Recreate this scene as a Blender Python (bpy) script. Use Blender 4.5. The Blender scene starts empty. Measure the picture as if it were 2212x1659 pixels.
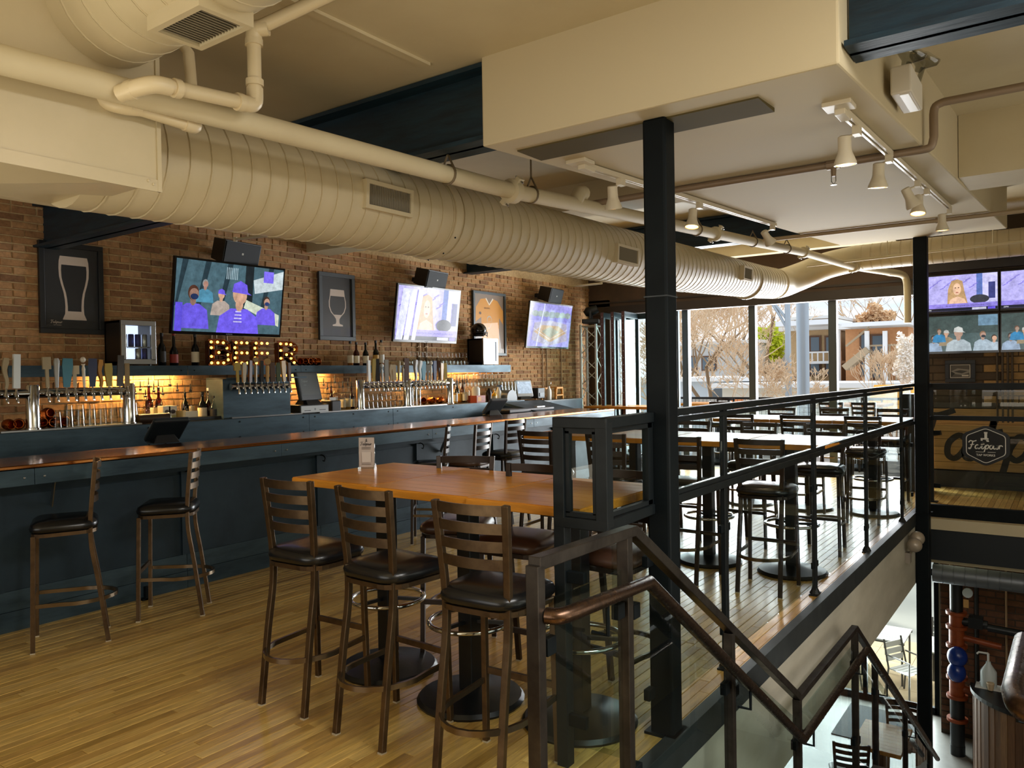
import bpy, math, random
from mathutils import Vector, Matrix
random.seed(7)
PI = math.pi
SC = bpy.context.scene
COL = SC.collection
# ------------------------------------------------------------------ camera, world, lights, exposure
# world axes: X to the right of the bar, Y along the bar towards the windows, Z up; upper floor at z = 0
IW, IH, FPX = 2212, 1659, 1675.0644
R0 = ((0.81107, -0.00566, -0.58493), (0.58475, -0.01982, 0.81097), (-0.01618, -0.99979, -0.01277))
CAM = Vector((0, 0, 1.65))
def _ortho():
    x = Vector(R0[0]); y = Vector(R0[1])
    x.normalize(); y = (y - x * y.dot(x)).normalized(); z = x.cross(y)
    return x, y, z
RX, RY, RZ = _ortho()
def ray(p):
    d = Vector((p[0] - IW / 2, p[1] - IH / 2, FPX))
    return Vector((RX.dot(d), RY.dot(d), RZ.dot(d)))
def az(px, py, z):
    d = ray((px, py)); return CAM + d * ((z - CAM.z) / d.z)
def ax(px, py, x):
    d = ray((px, py)); return CAM + d * (x / d.x)
def ay(px, py, y):
    d = ray((px, py)); return CAM + d * (y / d.y)
cd = bpy.data.cameras.new('camera'); cam = bpy.data.objects.new('camera', cd); COL.objects.link(cam)
cd.sensor_fit = 'HORIZONTAL'; cd.sensor_width = 36.0; cd.lens = 36.0 * FPX / IW
cd.clip_start = 0.05; cd.clip_end = 600
# camera axes in world: right = column 0, up = -column 1, back = -column 2 of the pixel-to-world matrix
m = Matrix(((RX[0], -RX[1], -RX[2]), (RY[0], -RY[1], -RY[2]), (RZ[0], -RZ[1], -RZ[2]))).to_4x4()
m.translation = CAM
cam.matrix_world = m
SC.camera = cam
vs = SC.view_settings
vs.view_transform = 'Standard'; vs.look = 'None'; vs.gamma = 1.0; vs.use_curve_mapping = False
vs.exposure = 0.72
SC.cycles.max_bounces = 10; SC.cycles.diffuse_bounces = 5; SC.cycles.glossy_bounces = 4
SC.cycles.transparent_max_bounces = 24; SC.cycles.transmission_bounces = 6
SC.cycles.caustics_reflective = False; SC.cycles.caustics_refractive = False
SC.cycles.sample_clamp_indirect = 6.0
# sky: pale blue with soft white cloud
W = bpy.data.worlds.new('sky'); SC.world = W; W.use_nodes = True
nt = W.node_tree; nt.nodes.clear()
tc = nt.nodes.new('ShaderNodeTexCoord'); mp = nt.nodes.new('ShaderNodeMapping'); mp.inputs['Scale'].default_value = (1.5, 1.5, 6.0)
nz = nt.nodes.new('ShaderNodeTexNoise'); nz.inputs['Scale'].default_value = 2.2; nz.inputs['Detail'].default_value = 6
rp = nt.nodes.new('ShaderNodeValToRGB')
rp.color_ramp.elements[0].position = 0.36; rp.color_ramp.elements[0].color = (0.50, 0.68, 0.92, 1)
rp.color_ramp.elements[1].position = 0.58; rp.color_ramp.elements[1].color = (0.95, 0.97, 1.0, 1)
bg = nt.nodes.new('ShaderNodeBackground'); bg.inputs['Strength'].default_value = 0.9
wo = nt.nodes.new('ShaderNodeOutputWorld')
nt.links.new(tc.outputs['Generated'], mp.inputs['Vector']); nt.links.new(mp.outputs[0], nz.inputs['Vector'])
nt.links.new(nz.outputs[0], rp.inputs[0]); nt.links.new(rp.outputs[0], bg.inputs[0]); nt.links.new(bg.outputs[0], wo.inputs[0])
def area(name, loc, size, power, color, rot):
    l = bpy.data.lights.new(name, 'AREA'); l.shape = 'RECTANGLE'; l.size, l.size_y = size; l.energy = power; l.color = color
    o = bpy.data.objects.new(name, l); COL.objects.link(o); o.location = loc; o.rotation_euler = rot
    return o
sl = bpy.data.lights.new('sun', 'SUN'); sl.energy = 2.5; sl.angle = math.radians(6); sl.color = (1.0, 0.93, 0.82)
so = bpy.data.objects.new('sun', sl); COL.objects.link(so); so.rotation_euler = (math.radians(48), 0, math.radians(-118))
area('skylight_over_stair', (1.2, 1.5, 3.15), (1.2, 2.6), 140, (1.0, 0.98, 0.94), (0, math.radians(8), 0))
area('rear_fill_light', (-2.6, -4.8, 1.6), (5.2, 1.8), 35, (1.0, 0.88, 0.70), (math.radians(90), 0, 0))  # warm fill added behind the camera, not a known window
area('rear_up_fill', (-1.8, -1.4, 0.7), (4.5, 2.4), 85, (1.0, 0.89, 0.68), (math.radians(180), 0, 0))  # added upward fill that washes the ceiling; the room has no cove lamp
area('side_fill_light', (2.5, 4.2, 0.8), (2.6, 5.0), 34, (1.0, 0.96, 0.88), (0, math.radians(92), 0))  # added fill for the fascia and column sides; the right wall has no window
area('patio_door_light', (-4.0, 13.2, 1.5), (4.6, 2.6), 440, (0.95, 0.98, 1.0), (math.radians(-90), 0, 0))
area('lower_storefront_light', (-4.0, 13.2, -2.2), (4.6, 2.2), 300, (0.95, 0.98, 1.0), (math.radians(-90), 0, 0))
area('under_balcony_fill', (-3.2, 14.4, -0.25), (4.0, 2.0), 160, (1.0, 0.97, 0.92), (0, 0, 0))  # added fill that brightens the lower patio; no fixture hangs there
# ------------------------------------------------------------------ materials
def lin(c):
    if isinstance(c, str):
        c = c.lstrip('#'); c = [int(c[i:i + 2], 16) / 255 for i in (0, 2, 4)]
    return tuple((v / 12.92 if v <= 0.04045 else ((v + 0.055) / 1.055) ** 2.4) for v in c) + (1.0,)
MATS = {}
def M(name, color=None, rough=0.5, metal=0.0, emit=0.0, noise=None, color2=None, bump=0.0, coat=0.0, alpha=None, stretch=(1, 1, 1), spec=None, objvar=0.0, rough2=None):
    """principled material; noise = scale of a noise that blends color -> color2 and drives a fine bump; objvar = brightness spread between objects"""
    if name in MATS: return MATS[name]
    mt = bpy.data.materials.new(name); mt.use_nodes = True; MATS[name] = mt
    n = mt.node_tree.nodes; L = mt.node_tree.links
    b = n['Principled BSDF']
    b.inputs['Roughness'].default_value = rough; b.inputs['Metallic'].default_value = metal
    b.inputs['Base Color'].default_value = lin(color)
    if spec is not None: b.inputs['Specular IOR Level'].default_value = spec
    if coat: b.inputs['Coat Weight'].default_value = coat; b.inputs['Coat Roughness'].default_value = 0.12
    if emit: b.inputs['Emission Color'].default_value = lin(color); b.inputs['Emission Strength'].default_value = emit
    src = None
    if noise:
        t = n.new('ShaderNodeTexCoord'); mpn = n.new('ShaderNodeMapping'); mpn.inputs['Scale'].default_value = stretch
        nz = n.new('ShaderNodeTexNoise'); nz.inputs['Scale'].default_value = noise; nz.inputs['Detail'].default_value = 5; nz.inputs['Roughness'].default_value = 0.6
        L.new(t.outputs['Object'], mpn.inputs[0]); L.new(mpn.outputs[0], nz.inputs['Vector'])
        if objvar:
            oi0 = n.new('ShaderNodeObjectInfo'); va = n.new('ShaderNodeVectorMath'); va.operation = 'ADD'
            sc_ = n.new('ShaderNodeVectorMath'); sc_.operation = 'SCALE'; sc_.inputs[0].default_value = (13, 7, 5)
            L.new(oi0.outputs['Random'], sc_.inputs['Scale']); L.new(mpn.outputs[0], va.inputs[0]); L.new(sc_.outputs[0], va.inputs[1]); L.new(va.outputs[0], nz.inputs['Vector'])
        r = n.new('ShaderNodeValToRGB'); r.color_ramp.elements[0].position = 0.3; r.color_ramp.elements[1].position = 0.7
        r.color_ramp.elements[0].color = lin(color); r.color_ramp.elements[1].color = lin(color2 or color)
        L.new(nz.outputs[0], r.inputs[0]); src = r.outputs[0]
        if bump:
            bp = n.new('ShaderNodeBump'); bp.inputs['Strength'].default_value = bump; bp.inputs['Distance'].default_value = 0.004
            L.new(nz.outputs[0], bp.inputs['Height']); L.new(bp.outputs[0], b.inputs['Normal'])
        if rough2 is not None:
            mr = n.new('ShaderNodeMapRange'); mr.inputs[1].default_value = 0.3; mr.inputs[2].default_value = 0.7
            mr.inputs[3].default_value = rough; mr.inputs[4].default_value = rough2
            L.new(nz.outputs[0], mr.inputs[0]); L.new(mr.outputs[0], b.inputs['Roughness'])
    if objvar:
        oi = n.new('ShaderNodeObjectInfo'); mr2 = n.new('ShaderNodeMapRange')
        mr2.inputs[3].default_value = 1 - objvar; mr2.inputs[4].default_value = 1 + objvar
        hv = n.new('ShaderNodeHueSaturation'); L.new(oi.outputs['Random'], mr2.inputs[0]); L.new(mr2.outputs[0], hv.inputs['Value'])
        if src: L.new(src, hv.inputs['Color'])
        else: hv.inputs['Color'].default_value = lin(color)
        src = hv.outputs[0]
    if src: L.new(src, b.inputs['Base Color'])
    return mt
def glass(name, tint='#f2f7f6', gloss=0.03, strength=1.0):
    """thin clear pane: straight-through transparency plus fresnel reflection"""
    if name in MATS: return MATS[name]
    mt = bpy.data.materials.new(name); mt.use_nodes = True; MATS[name] = mt
    n = mt.node_tree.nodes; L = mt.node_tree.links; n.clear()
    o = n.new('ShaderNodeOutputMaterial'); mx = n.new('ShaderNodeMixShader'); tr = n.new('ShaderNodeBsdfTransparent'); g = n.new('ShaderNodeBsdfGlossy')
    fr = n.new('ShaderNodeFresnel'); fr.inputs[0].default_value = 1.45
    mu = n.new('ShaderNodeMath'); mu.operation = 'MULTIPLY'; mu.inputs[1].default_value = strength
    tr.inputs[0].default_value = lin(tint); g.inputs['Roughness'].default_value = gloss
    ge = n.new('ShaderNodeNewGeometry'); cl = n.new('ShaderNodeMath'); cl.operation = 'MULTIPLY'; iv = n.new('ShaderNodeMath'); iv.operation = 'SUBTRACT'; iv.inputs[0].default_value = 1.0; L.new(ge.outputs['Backfacing'], iv.inputs[1]); L.new(iv.outputs[0], cl.inputs[0]); L.new(fr.outputs[0], cl.inputs[1])
    mu.use_clamp = True; L.new(cl.outputs[0], mu.inputs[0]); L.new(mu.outputs[0], mx.inputs[0]); L.new(tr.outputs[0], mx.inputs[1]); L.new(g.outputs[0], mx.inputs[2]); L.new(mx.outputs[0], o.inputs[0])
    return mt
def art_mat(name, emit=0.0, rough=0.35, gloss=True):
    """flat print or lit screen: colours come from the mesh's colour attribute"""
    if name in MATS: return MATS[name]
    mt = bpy.data.materials.new(name); mt.use_nodes = True; MATS[name] = mt
    n = mt.node_tree.nodes; L = mt.node_tree.links; b = n['Principled BSDF']
    a = n.new('ShaderNodeAttribute'); a.attribute_name = 'ink'
    b.inputs['Roughness'].default_value = rough
    if emit:
        b.inputs['Base Color'].default_value = (0.01, 0.01, 0.012, 1)
        t = n.new('ShaderNodeTexCoord'); z1 = n.new('ShaderNodeTexNoise'); z1.inputs['Scale'].default_value = 16; z1.inputs['Detail'].default_value = 8; z1.inputs['Roughness'].default_value = 0.7; L.new(t.outputs['Object'], z1.inputs['Vector'])
        r1 = n.new('ShaderNodeMapRange'); r1.inputs[1].default_value = .3; r1.inputs[2].default_value = .7; r1.inputs[3].default_value = .62; r1.inputs[4].default_value = 1.25; L.new(z1.outputs[0], r1.inputs[0])
        hv = n.new('ShaderNodeHueSaturation'); L.new(a.outputs['Color'], hv.inputs['Color']); L.new(r1.outputs[0], hv.inputs['Value'])
        b.inputs['Specular IOR Level'].default_value = 0.25; L.new(hv.outputs[0], b.inputs['Emission Color']); b.inputs['Emission Strength'].default_value = emit
    else: L.new(a.outputs['Color'], b.inputs['Base Color'])
    return mt
# ------------------------------------------------------------------ objects
MW = {}
def mat_of(o): return MW.get(o.name, Matrix.Identity(4))
def tag(o, label=None, cat=None, group=None, kind=None):
    if label: o['label'] = label
    if cat: o['category'] = cat
    if group: o['group'] = group
    if kind: o['kind'] = kind
    return o
def thing(name, label, cat, loc=(0, 0, 0), rz=0.0, group=None, kind=None):
    o = bpy.data.objects.new(name, None); COL.objects.link(o); o.empty_display_size = 0.1
    o.location = loc; o.rotation_euler = (0, 0, rz)
    MW[o.name] = Matrix.Translation(Vector(loc)) @ Matrix.Rotation(rz, 4, 'Z')
    return tag(o, label, cat, group, kind)
class B:
    """collects vertices and faces of one mesh"""
    def __init__(s): s.v = []; s.f = []; s.c = None
    def add(s, vs, fs, M4=None):
        k = len(s.v)
        s.v += [tuple(M4 @ Vector(p)) if M4 else tuple(p) for p in vs]
        s.f += [tuple(i + k for i in f) for f in fs]; return s
    def box(s, c, d, M4=None):
        x, y, z = c; a, b_, e = d[0] / 2, d[1] / 2, d[2] / 2
        vs = [(x + i * a, y + j * b_, z + k * e) for i in (-1, 1) for j in (-1, 1) for k in (-1, 1)]
        return s.add(vs, [(0, 1, 3, 2), (4, 6, 7, 5), (0, 4, 5, 1), (2, 3, 7, 6), (0, 2, 6, 4), (1, 5, 7, 3)], M4)
    def b2(s, p, q, M4=None):
        return s.box([(p[i] + q[i]) / 2 for i in range(3)], [abs(q[i] - p[i]) for i in range(3)], M4)
    def bar(s, p, q, w, h, up=(0, 0, 1)):
        p = Vector(p); q = Vector(q); d = (q - p).normalized(); u = Vector(up)
        if abs(d.dot(u)) > 0.999: u = Vector((0, 1, 0))
        x = d.cross(u).normalized() * (w / 2); y = x.cross(d).normalized() * (h / 2)
        vs = [p + x * i + y * j for i, j in ((-1, -1), (1, -1), (1, 1), (-1, 1))] + [q + x * i + y * j for i, j in ((-1, -1), (1, -1), (1, 1), (-1, 1))]
        return s.add(vs, [(3, 2, 1, 0), (4, 5, 6, 7), (0, 1, 5, 4), (1, 2, 6, 5), (2, 3, 7, 6), (3, 0, 4, 7)])
    def sweep(s, pts, prof, closed=False, up=(0, 0, 1), cap=True, scale=None):
        """sweep a closed profile [(a,b)] along points"""
        P = [Vector(p) for p in pts]; n = len(P); m_ = len(prof); k = len(s.v); U = Vector(up); prev = None
        for i in range(n):
            if closed: d = (P[(i + 1) % n] - P[i - 1])
            else: d = (P[min(i + 1, n - 1)] - P[max(i - 1, 0)])
            d.normalize()
            if prev is None:
                u = U if abs(d.dot(U)) < 0.97 else (Vector((0, 1, 0)) if abs(d.y) < 0.9 else Vector((1, 0, 0)))
                x = d.cross(u).normalized()
            else:
                x = prev - d * prev.dot(d)
                x = x.normalized() if x.length > 1e-5 else d.orthogonal().normalized()
            prev = x; y = x.cross(d)
            # miter correction
            f = 1.0
            if not closed and 0 < i < n - 1 or closed:
                a = (P[i] - P[i - 1]).normalized(); c_ = max(0.35, a.dot(d)); f = 1.0 / c_ if len(prof) == 4 else 1.0
            sc = scale[i] if scale else 1.0
            s.v += [tuple(P[i] + x * (q[0] * sc) + y * (q[1] * sc)) for q in prof]
        rng = n if closed else n - 1
        for i in range(rng):
            j = (i + 1) % n
            for t in range(m_):
                t2 = (t + 1) % m_
                s.f.append((k + i * m_ + t, k + j * m_ + t, k + j * m_ + t2, k + i * m_ + t2))
        if cap and not closed:
            s.f.append(tuple(k + t for t in range(m_))); s.f.append(tuple(k + (n - 1) * m_ + t for t in reversed(range(m_))))
        return s
    def tube(s, pts, r, n=8, closed=False, cap=True, scale=None):
        return s.sweep(pts, [(r * math.cos(2 * PI * i / n), r * math.sin(2 * PI * i / n)) for i in range(n)], closed, cap=cap, scale=scale)
    def sq(s, pts, w, h=None, up=(0, 0, 1), closed=False):
        h = h or w
        return s.sweep(pts, [(-w / 2, -h / 2), (w / 2, -h / 2), (w / 2, h / 2), (-w / 2, h / 2)], closed, up)
    def lathe(s, prof, c=(0, 0, 0), n=16, M4=None):
        """prof [(r,z)] about a vertical axis through c"""
        vs = []; fs = []; m_ = len(prof)
        for i in range(n):
            a = 2 * PI * i / n
            vs += [(c[0] + r * math.cos(a), c[1] + r * math.sin(a), c[2] + z) for r, z in prof]
        for i in range(n):
            j = (i + 1) % n
            for t in range(m_ - 1): fs.append((i * m_ + t, j * m_ + t, j * m_ + t + 1, i * m_ + t + 1))
        if prof[0][0] > 1e-6: fs.append(tuple(i * m_ for i in reversed(range(n))))
        if prof[-1][0] > 1e-6: fs.append(tuple(i * m_ + m_ - 1 for i in range(n)))
        return s.add(vs, fs, M4)
    def ball(s, c, r, n=12, m_=8, sz=1.0):
        pr = [(r * math.sin(PI * i / m_), -r * sz * math.cos(PI * i / m_)) for i in range(m_ + 1)]
        pr[0] = (1e-7, pr[0][1]); pr[-1] = (1e-7, pr[-1][1])
        return s.lathe(pr, c, n)
    def prism(s, poly, h, M4=None):
        """poly [(x,y)] extruded from z=0 to h, optional transform"""
        n = len(poly)
        vs = [(x, y, 0) for x, y in poly] + [(x, y, h) for x, y in poly]
        fs = [tuple(reversed(range(n))), tuple(range(n, 2 * n))] + [(i, (i + 1) % n, n + (i + 1) % n, n + i) for i in range(n)]
        return s.add(vs, fs, M4)
    def build(s, name, mat, parent=None, world=False, smooth=None, bevel=0.0, kind=None, at=None):
        """link the mesh; world=True: vertices were given in world space"""
        vs = s.v; off = None
        if parent is not None and world:
            inv = mat_of(parent).inverted(); vs = [tuple(inv @ Vector(p)) for p in vs]
        if parent is None:
            if at is None:
                xs = [p[0] for p in vs]; ys = [p[1] for p in vs]; zs = [p[2] for p in vs]
                at = ((min(xs) + max(xs)) / 2, (min(ys) + max(ys)) / 2, min(zs))
            vs = [(p[0] - at[0], p[1] - at[1], p[2] - at[2]) for p in vs]
        me = bpy.data.meshes.new(name); me.from_pydata(vs, [], s.f); me.update()
        if mat: me.materials.append(mat)
        if s.c:
            ca = me.color_attributes.new('ink', 'FLOAT_COLOR', 'CORNER')
            for pl in me.polygons:
                for li in pl.loop_indices: ca.data[li].color = s.c[pl.index]
        if smooth is not None:
            me.polygons.foreach_set('use_smooth', [True] * len(me.polygons))
            me.set_sharp_from_angle(angle=math.radians(smooth))
        o = bpy.data.objects.new(name, me); COL.objects.link(o)
        if parent is not None:
            o.parent = parent; MW[o.name] = mat_of(parent)
        else:
            o.location = at; MW[o.name] = Matrix.Translation(Vector(at))
        if bevel:
            bm_ = o.modifiers.new('bevel', 'BEVEL'); bm_.width = bevel; bm_.segments = 2; bm_.limit_method = 'ANGLE'; bm_.harden_normals = False
        if kind: o['kind'] = kind
        return o
    def one(s, name, mat, label, cat, group=None, **k):
        o = s.build(name, mat, **k); return tag(o, label, cat, group)
def struct(name, b, mat, label=None, **k):
    o = b.build(name, mat, **k); o['kind'] = 'structure'
    if label: o['label'] = label
    return o
def kids(o): return [c for c in o.children]
def dup(root, loc=None, rz=None, label=None, group=None):
    """a copy of a thing with copies of its parts and sub-parts"""
    r = root.copy(); COL.objects.link(r)
    if loc is not None: r.location = loc
    if rz is not None: r.rotation_euler = (0, 0, rz)
    MW[r.name] = Matrix.Translation(Vector(r.location)) @ Matrix.Rotation(r.rotation_euler[2], 4, 'Z')
    if label: r['label'] = label
    if group: r['group'] = group
    for ch in kids(root):
        c = ch.copy(); COL.objects.link(c); c.parent = r
        for g in kids(ch):
            d = g.copy(); COL.objects.link(d); d.parent = c
    return r
def frame(o, x, y):
    """matrix with origin o, x axis, y axis (z = x cross y)"""
    x = Vector(x).normalized(); y = Vector(y); y = (y - x * y.dot(x)).normalized(); z = x.cross(y)
    m4 = Matrix((x, y, z)).transposed().to_4x4(); m4.translation = Vector(o); return m4
def clip_poly(pts, w, h):
    for ax_, lim, sg in ((0, 0, 1), (0, w, -1), (1, 0, 1), (1, h, -1)):
        out = []
        for i in range(len(pts)):
            p, q = pts[i - 1], pts[i]; a, c = sg * (p[ax_] - lim), sg * (q[ax_] - lim)
            if (a < 0) != (c < 0): t = a / (a - c); out.append((p[0] + (q[0] - p[0]) * t, p[1] + (q[1] - p[1]) * t))
            if c >= 0: out.append(q)
        pts = out
        if not pts: break
    return pts
ORD = 'first second third fourth fifth sixth seventh eighth ninth tenth eleventh twelfth thirteenth fourteenth fifteenth sixteenth seventeenth eighteenth nineteenth twentieth twenty-first twenty-second twenty-third twenty-fourth twenty-fifth twenty-sixth'.split()
class Art(B):
    """stack of flat coloured shapes, each a hair in front of the one before"""
    def __init__(s, M4, step=0.0004): super().__init__(); s.M = M4; s.k = 0; s.c = []; s.step = step; s.clip = None
    def poly(s, pts, col, same=False):
        if not same: s.k += 1
        z = s.k * s.step; c = lin(col)
        if s.clip: pts = clip_poly(pts, *s.clip)
        if len(pts) < 3: return s
        s.add([(x, y, z) for x, y in pts], [tuple(range(len(pts)))], s.M); s.c += [c]; return s
    def rect(s, x0, y0, x1, y1, col, **k): return s.poly([(x0, y0), (x1, y0), (x1, y1), (x0, y1)], col, **k)
    def ell(s, cx, cy, rx, ry, col, a=0.0, n=20, **k):
        ca, sa = math.cos(a), math.sin(a)
        return s.poly([(cx + rx * math.cos(t) * ca - ry * math.sin(t) * sa, cy + rx * math.cos(t) * sa + ry * math.sin(t) * ca) for t in [2 * PI * i / n for i in range(n)]], col, **k)
    def stroke(s, pts, w, col):
        s.k += 1; z = s.k * s.step; c = lin(col)
        P = [Vector((p[0], p[1])) for p in pts]; n = len(P); L_ = []; Rr = []
        for i in range(n):
            d = (P[min(i + 1, n - 1)] - P[max(i - 1, 0)]).normalized(); nn = Vector((-d.y, d.x))
            ww = w[i] if isinstance(w, (list, tuple)) else w
            L_.append(P[i] + nn * ww / 2); Rr.append(P[i] - nn * ww / 2)
        k = 0
        vs = [(p.x, p.y, z) for p in L_] + [(p.x, p.y, z) for p in Rr]
        s.add(vs, [(n + i, n + i + 1, i + 1, i) for i in range(n - 1)], s.M); s.c += [c] * (n - 1); return s
    def text(s, body, x, y, size, col, align='LEFT', shear=0.0, bold=0.0, sx=1.0):
        s.k += 1; z = s.k * s.step; c = lin(col)
        cu = bpy.data.curves.new('t', 'FONT'); cu.body = body; cu.size = size; cu.align_x = align; cu.shear = shear; cu.offset = bold
        cu.resolution_u = 3; cu.fill_mode = 'FRONT'
        o = bpy.data.objects.new('t', cu); COL.objects.link(o)
        me = o.to_mesh(); vs = [(x + v.co.x * sx, y + v.co.y, z) for v in me.vertices]; fs = [tuple(p.vertices) for p in me.polygons]
        s.add(vs, fs, s.M); s.c += [c] * len(fs)
        o.to_mesh_clear(); bpy.data.objects.remove(o); bpy.data.curves.remove(cu); return s
def bez(pts, n=8):
    """smooth curve through points (Catmull-Rom)"""
    P = [Vector(p) for p in pts]; out = []
    for i in range(len(P) - 1):
        p0 = P[max(i - 1, 0)]; p1 = P[i]; p2 = P[i + 1]; p3 = P[min(i + 2, len(P) - 1)]
        for k in range(n):
            t = k / n
            out.append(0.5 * ((2 * p1) + (p2 - p0) * t + (2 * p0 - 5 * p1 + 4 * p2 - p3) * t * t + (3 * p1 - p0 - 3 * p2 + p3) * t ** 3))
    out.append(P[-1]); return out
# ------------------------------------------------------------------ common materials
def piece_mat(name, cols, rough, noise, stretch=(1, 1, 1), bump=0.3, grain=0.35, coat=0.0, dark=None):
    """for bricks, planks and slats: a colour per piece (object and mesh island) plus grain"""
    mt = bpy.data.materials.new(name); mt.use_nodes = True; MATS[name] = mt
    n = mt.node_tree.nodes; L = mt.node_tree.links; b = n['Principled BSDF']; b.inputs['Roughness'].default_value = rough
    if coat: b.inputs['Coat Weight'].default_value = coat; b.inputs['Coat Roughness'].default_value = 0.15
    oi = n.new('ShaderNodeObjectInfo'); ge = n.new('ShaderNodeNewGeometry'); ad = n.new('ShaderNodeMath'); fr = n.new('ShaderNodeMath'); fr.operation = 'FRACT'
    L.new(oi.outputs['Random'], ad.inputs[0]); L.new(ge.outputs['Random Per Island'], ad.inputs[1]); L.new(ad.outputs[0], fr.inputs[0])
    r = n.new('ShaderNodeValToRGB'); e = r.color_ramp.elements
    for i, c in enumerate(cols):
        p = i / max(1, len(cols) - 1)
        if i == 0: e[0].position = 0; e[0].color = lin(c)
        elif i == len(cols) - 1: e[-1].position = 1; e[-1].color = lin(c)
        else: q = e.new(p); q.color = lin(c)
    L.new(fr.outputs[0], r.inputs[0])
    t = n.new('ShaderNodeTexCoord'); mpn = n.new('ShaderNodeMapping'); mpn.inputs['Scale'].default_value = stretch
    sc_ = n.new('ShaderNodeVectorMath'); sc_.operation = 'SCALE'; sc_.inputs[0].default_value = (17, 23, 11); L.new(fr.outputs[0], sc_.inputs['Scale'])
    va = n.new('ShaderNodeVectorMath'); L.new(t.outputs['Object'], mpn.inputs[0]); L.new(mpn.outputs[0], va.inputs[0]); L.new(sc_.outputs[0], va.inputs[1])
    nz = n.new('ShaderNodeTexNoise'); nz.inputs['Scale'].default_value = noise; nz.inputs['Detail'].default_value = 6; nz.inputs['Roughness'].default_value = 0.65
    L.new(va.outputs[0], nz.inputs['Vector'])
    mr = n.new('ShaderNodeMapRange'); mr.inputs[1].default_value = 0.25; mr.inputs[2].default_value = 0.75; mr.inputs[3].default_value = 1 - grain; mr.inputs[4].default_value = 1 + grain * 0.6
    L.new(nz.outputs[0], mr.inputs[0])
    hv = n.new('ShaderNodeHueSaturation'); L.new(r.outputs[0], hv.inputs['Color']); L.new(mr.outputs[0], hv.inputs['Value']); L.new(hv.outputs[0], b.inputs['Base Color'])
    if bump:
        bp = n.new('ShaderNodeBump'); bp.inputs['Strength'].default_value = bump; bp.inputs['Distance'].default_value = 0.003
        L.new(nz.outputs[0], bp.inputs['Height']); L.new(bp.outputs[0], b.inputs['Normal'])
    return mt
CREAM = M('cream_paint', '#cbbf9f', 0.6, noise=2.0, color2='#c2b493', bump=0.05)
CREAMD = M('duct_paint', '#c4b697', 0.42, noise=3.0, color2='#baad8c', bump=0.02)
MAUVE = M('mauve_ceiling', '#a89684', 0.7, noise=1.5, color2='#9c8a78')
BEAM = M('blue_black_beam', '#12303f', 0.5, noise=9, color2='#0a1d29', bump=0.5, stretch=(0.5, 3, 3))
BLACK = M('black_steel', '#0b1215', 0.45, 0.0, noise=6, color2='#070c0f', rough2=0.55, spec=0.14)
BLACKP = M('black_plastic', '#121416', 0.42)
STEEL = M('blued_steel', '#465a64', 0.38, 0.5, noise=3.5, color2='#22343e', stretch=(1, 0.5, 2.5), rough2=0.55, bump=0.05)
STEELD = M('blued_steel_dark', '#243742', 0.45, 0.35, noise=2.5, color2='#172730', rough2=0.6)
COPPER = M('copper_top', '#cf8a50', 0.14, 1.0, noise=14, color2='#b87038', stretch=(1, 0.3, 1), rough2=0.2)
CHROME = M('chrome', '#c9cbcc', 0.12, 1.0)
BRUSHED = M('brushed_steel', '#a9abac', 0.3, 1.0)
BROWN = M('brown_wall', '#5a4636', 0.75, noise=3, color2='#4b3a2d')
MORTAR = M('mortar', '#c4aa80', 0.95, noise=30, color2='#a88c64', bump=0.6)
BRICK = piece_mat('chicago_brick', ['#a87e55', '#b88a5c', '#956c48', '#c4986a', '#ad8058', '#845f42', '#ba8e62'], 0.9, 22, bump=0.9, grain=0.4)
BRICKD = piece_mat('dark_painted_brick', ['#4e4236', '#57493b', '#473a30', '#5d4d3d'], 0.8, 16, bump=0.7, grain=0.25)
BRICKY = piece_mat('yellow_brick', ['#a68456', '#b39060', '#9a7a50'], 0.85, 18, bump=0.7, grain=0.3)
FLOORW = piece_mat('maple_plank', ['#bf9a52', '#c9a55c', '#b08a48', '#d2b068', '#c4a056', '#a17d3c'], 0.30, 9, stretch=(6, 0.55, 6), bump=0.10, grain=0.46, coat=0.25)
TABLEW = piece_mat('honey_butcher_block', ['#d0882a', '#da9434', '#c47c22', '#e09c3c'], 0.34, 7, stretch=(0.6, 7, 5), bump=0.03, grain=0.3, coat=0.12)
TABLEW.node_tree.nodes['Principled BSDF'].inputs['Specular IOR Level'].default_value = 0.3
RUBBER = M('dark_base', '#15191b', 0.7)
CONC = M('lower_concrete', '#8d8a84', 0.35, noise=2.5, color2='#77746e')
SLOPE = 0.05
def zc(y, z0): return z0 + SLOPE * max(0.0, y - 3.06)
def cuboid8(b, low, high):
    """hexahedron from 4 low and 4 high corners (same order)"""
    return b.add(list(low) + list(high), [(3, 2, 1, 0), (4, 5, 6, 7), (0, 1, 5, 4), (1, 2, 6, 5), (2, 3, 7, 6), (3, 0, 4, 7)])
# ------------------------------------------------------------------ floors
XW, YW, XE = -7.40, 12.78, -1.45
b = B(); b.b2((XW - .2, -5, -0.24), (XE, YW, -0.020)); b.b2((XE, -5, -0.24), (2.6, 1.88, -0.020)); b.b2((XE, 10.5, -0.24), (2.6, 12.25, -0.020))
floor_o = struct('floor', b, M('subfloor', '#1e1409', 0.9), at=(0, 0, -0.02))
pv = []                                                     # plank list: x centre, y0, y1
def planks(x0, x1, y0, y1, w, rnd):
    n = int(round((x1 - x0) / w)); w = (x1 - x0) / n
    for i in range(n):
        y = y0 - rnd.random() * 0.9
        while y < y1:
            l = rnd.choice((0.55, 0.8, 1.0, 1.25, 1.5)) * (0.8 + 0.4 * rnd.random())
            a, c = max(y, y0), min(y + l, y1)
            if c - a > 0.03: pv.append((x0 + (i + 0.5) * w, a, c, w))
            y += l
rnd = random.Random(3)
planks(-5.75, XE, 0.6, YW, 0.0585, rnd)
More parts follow.
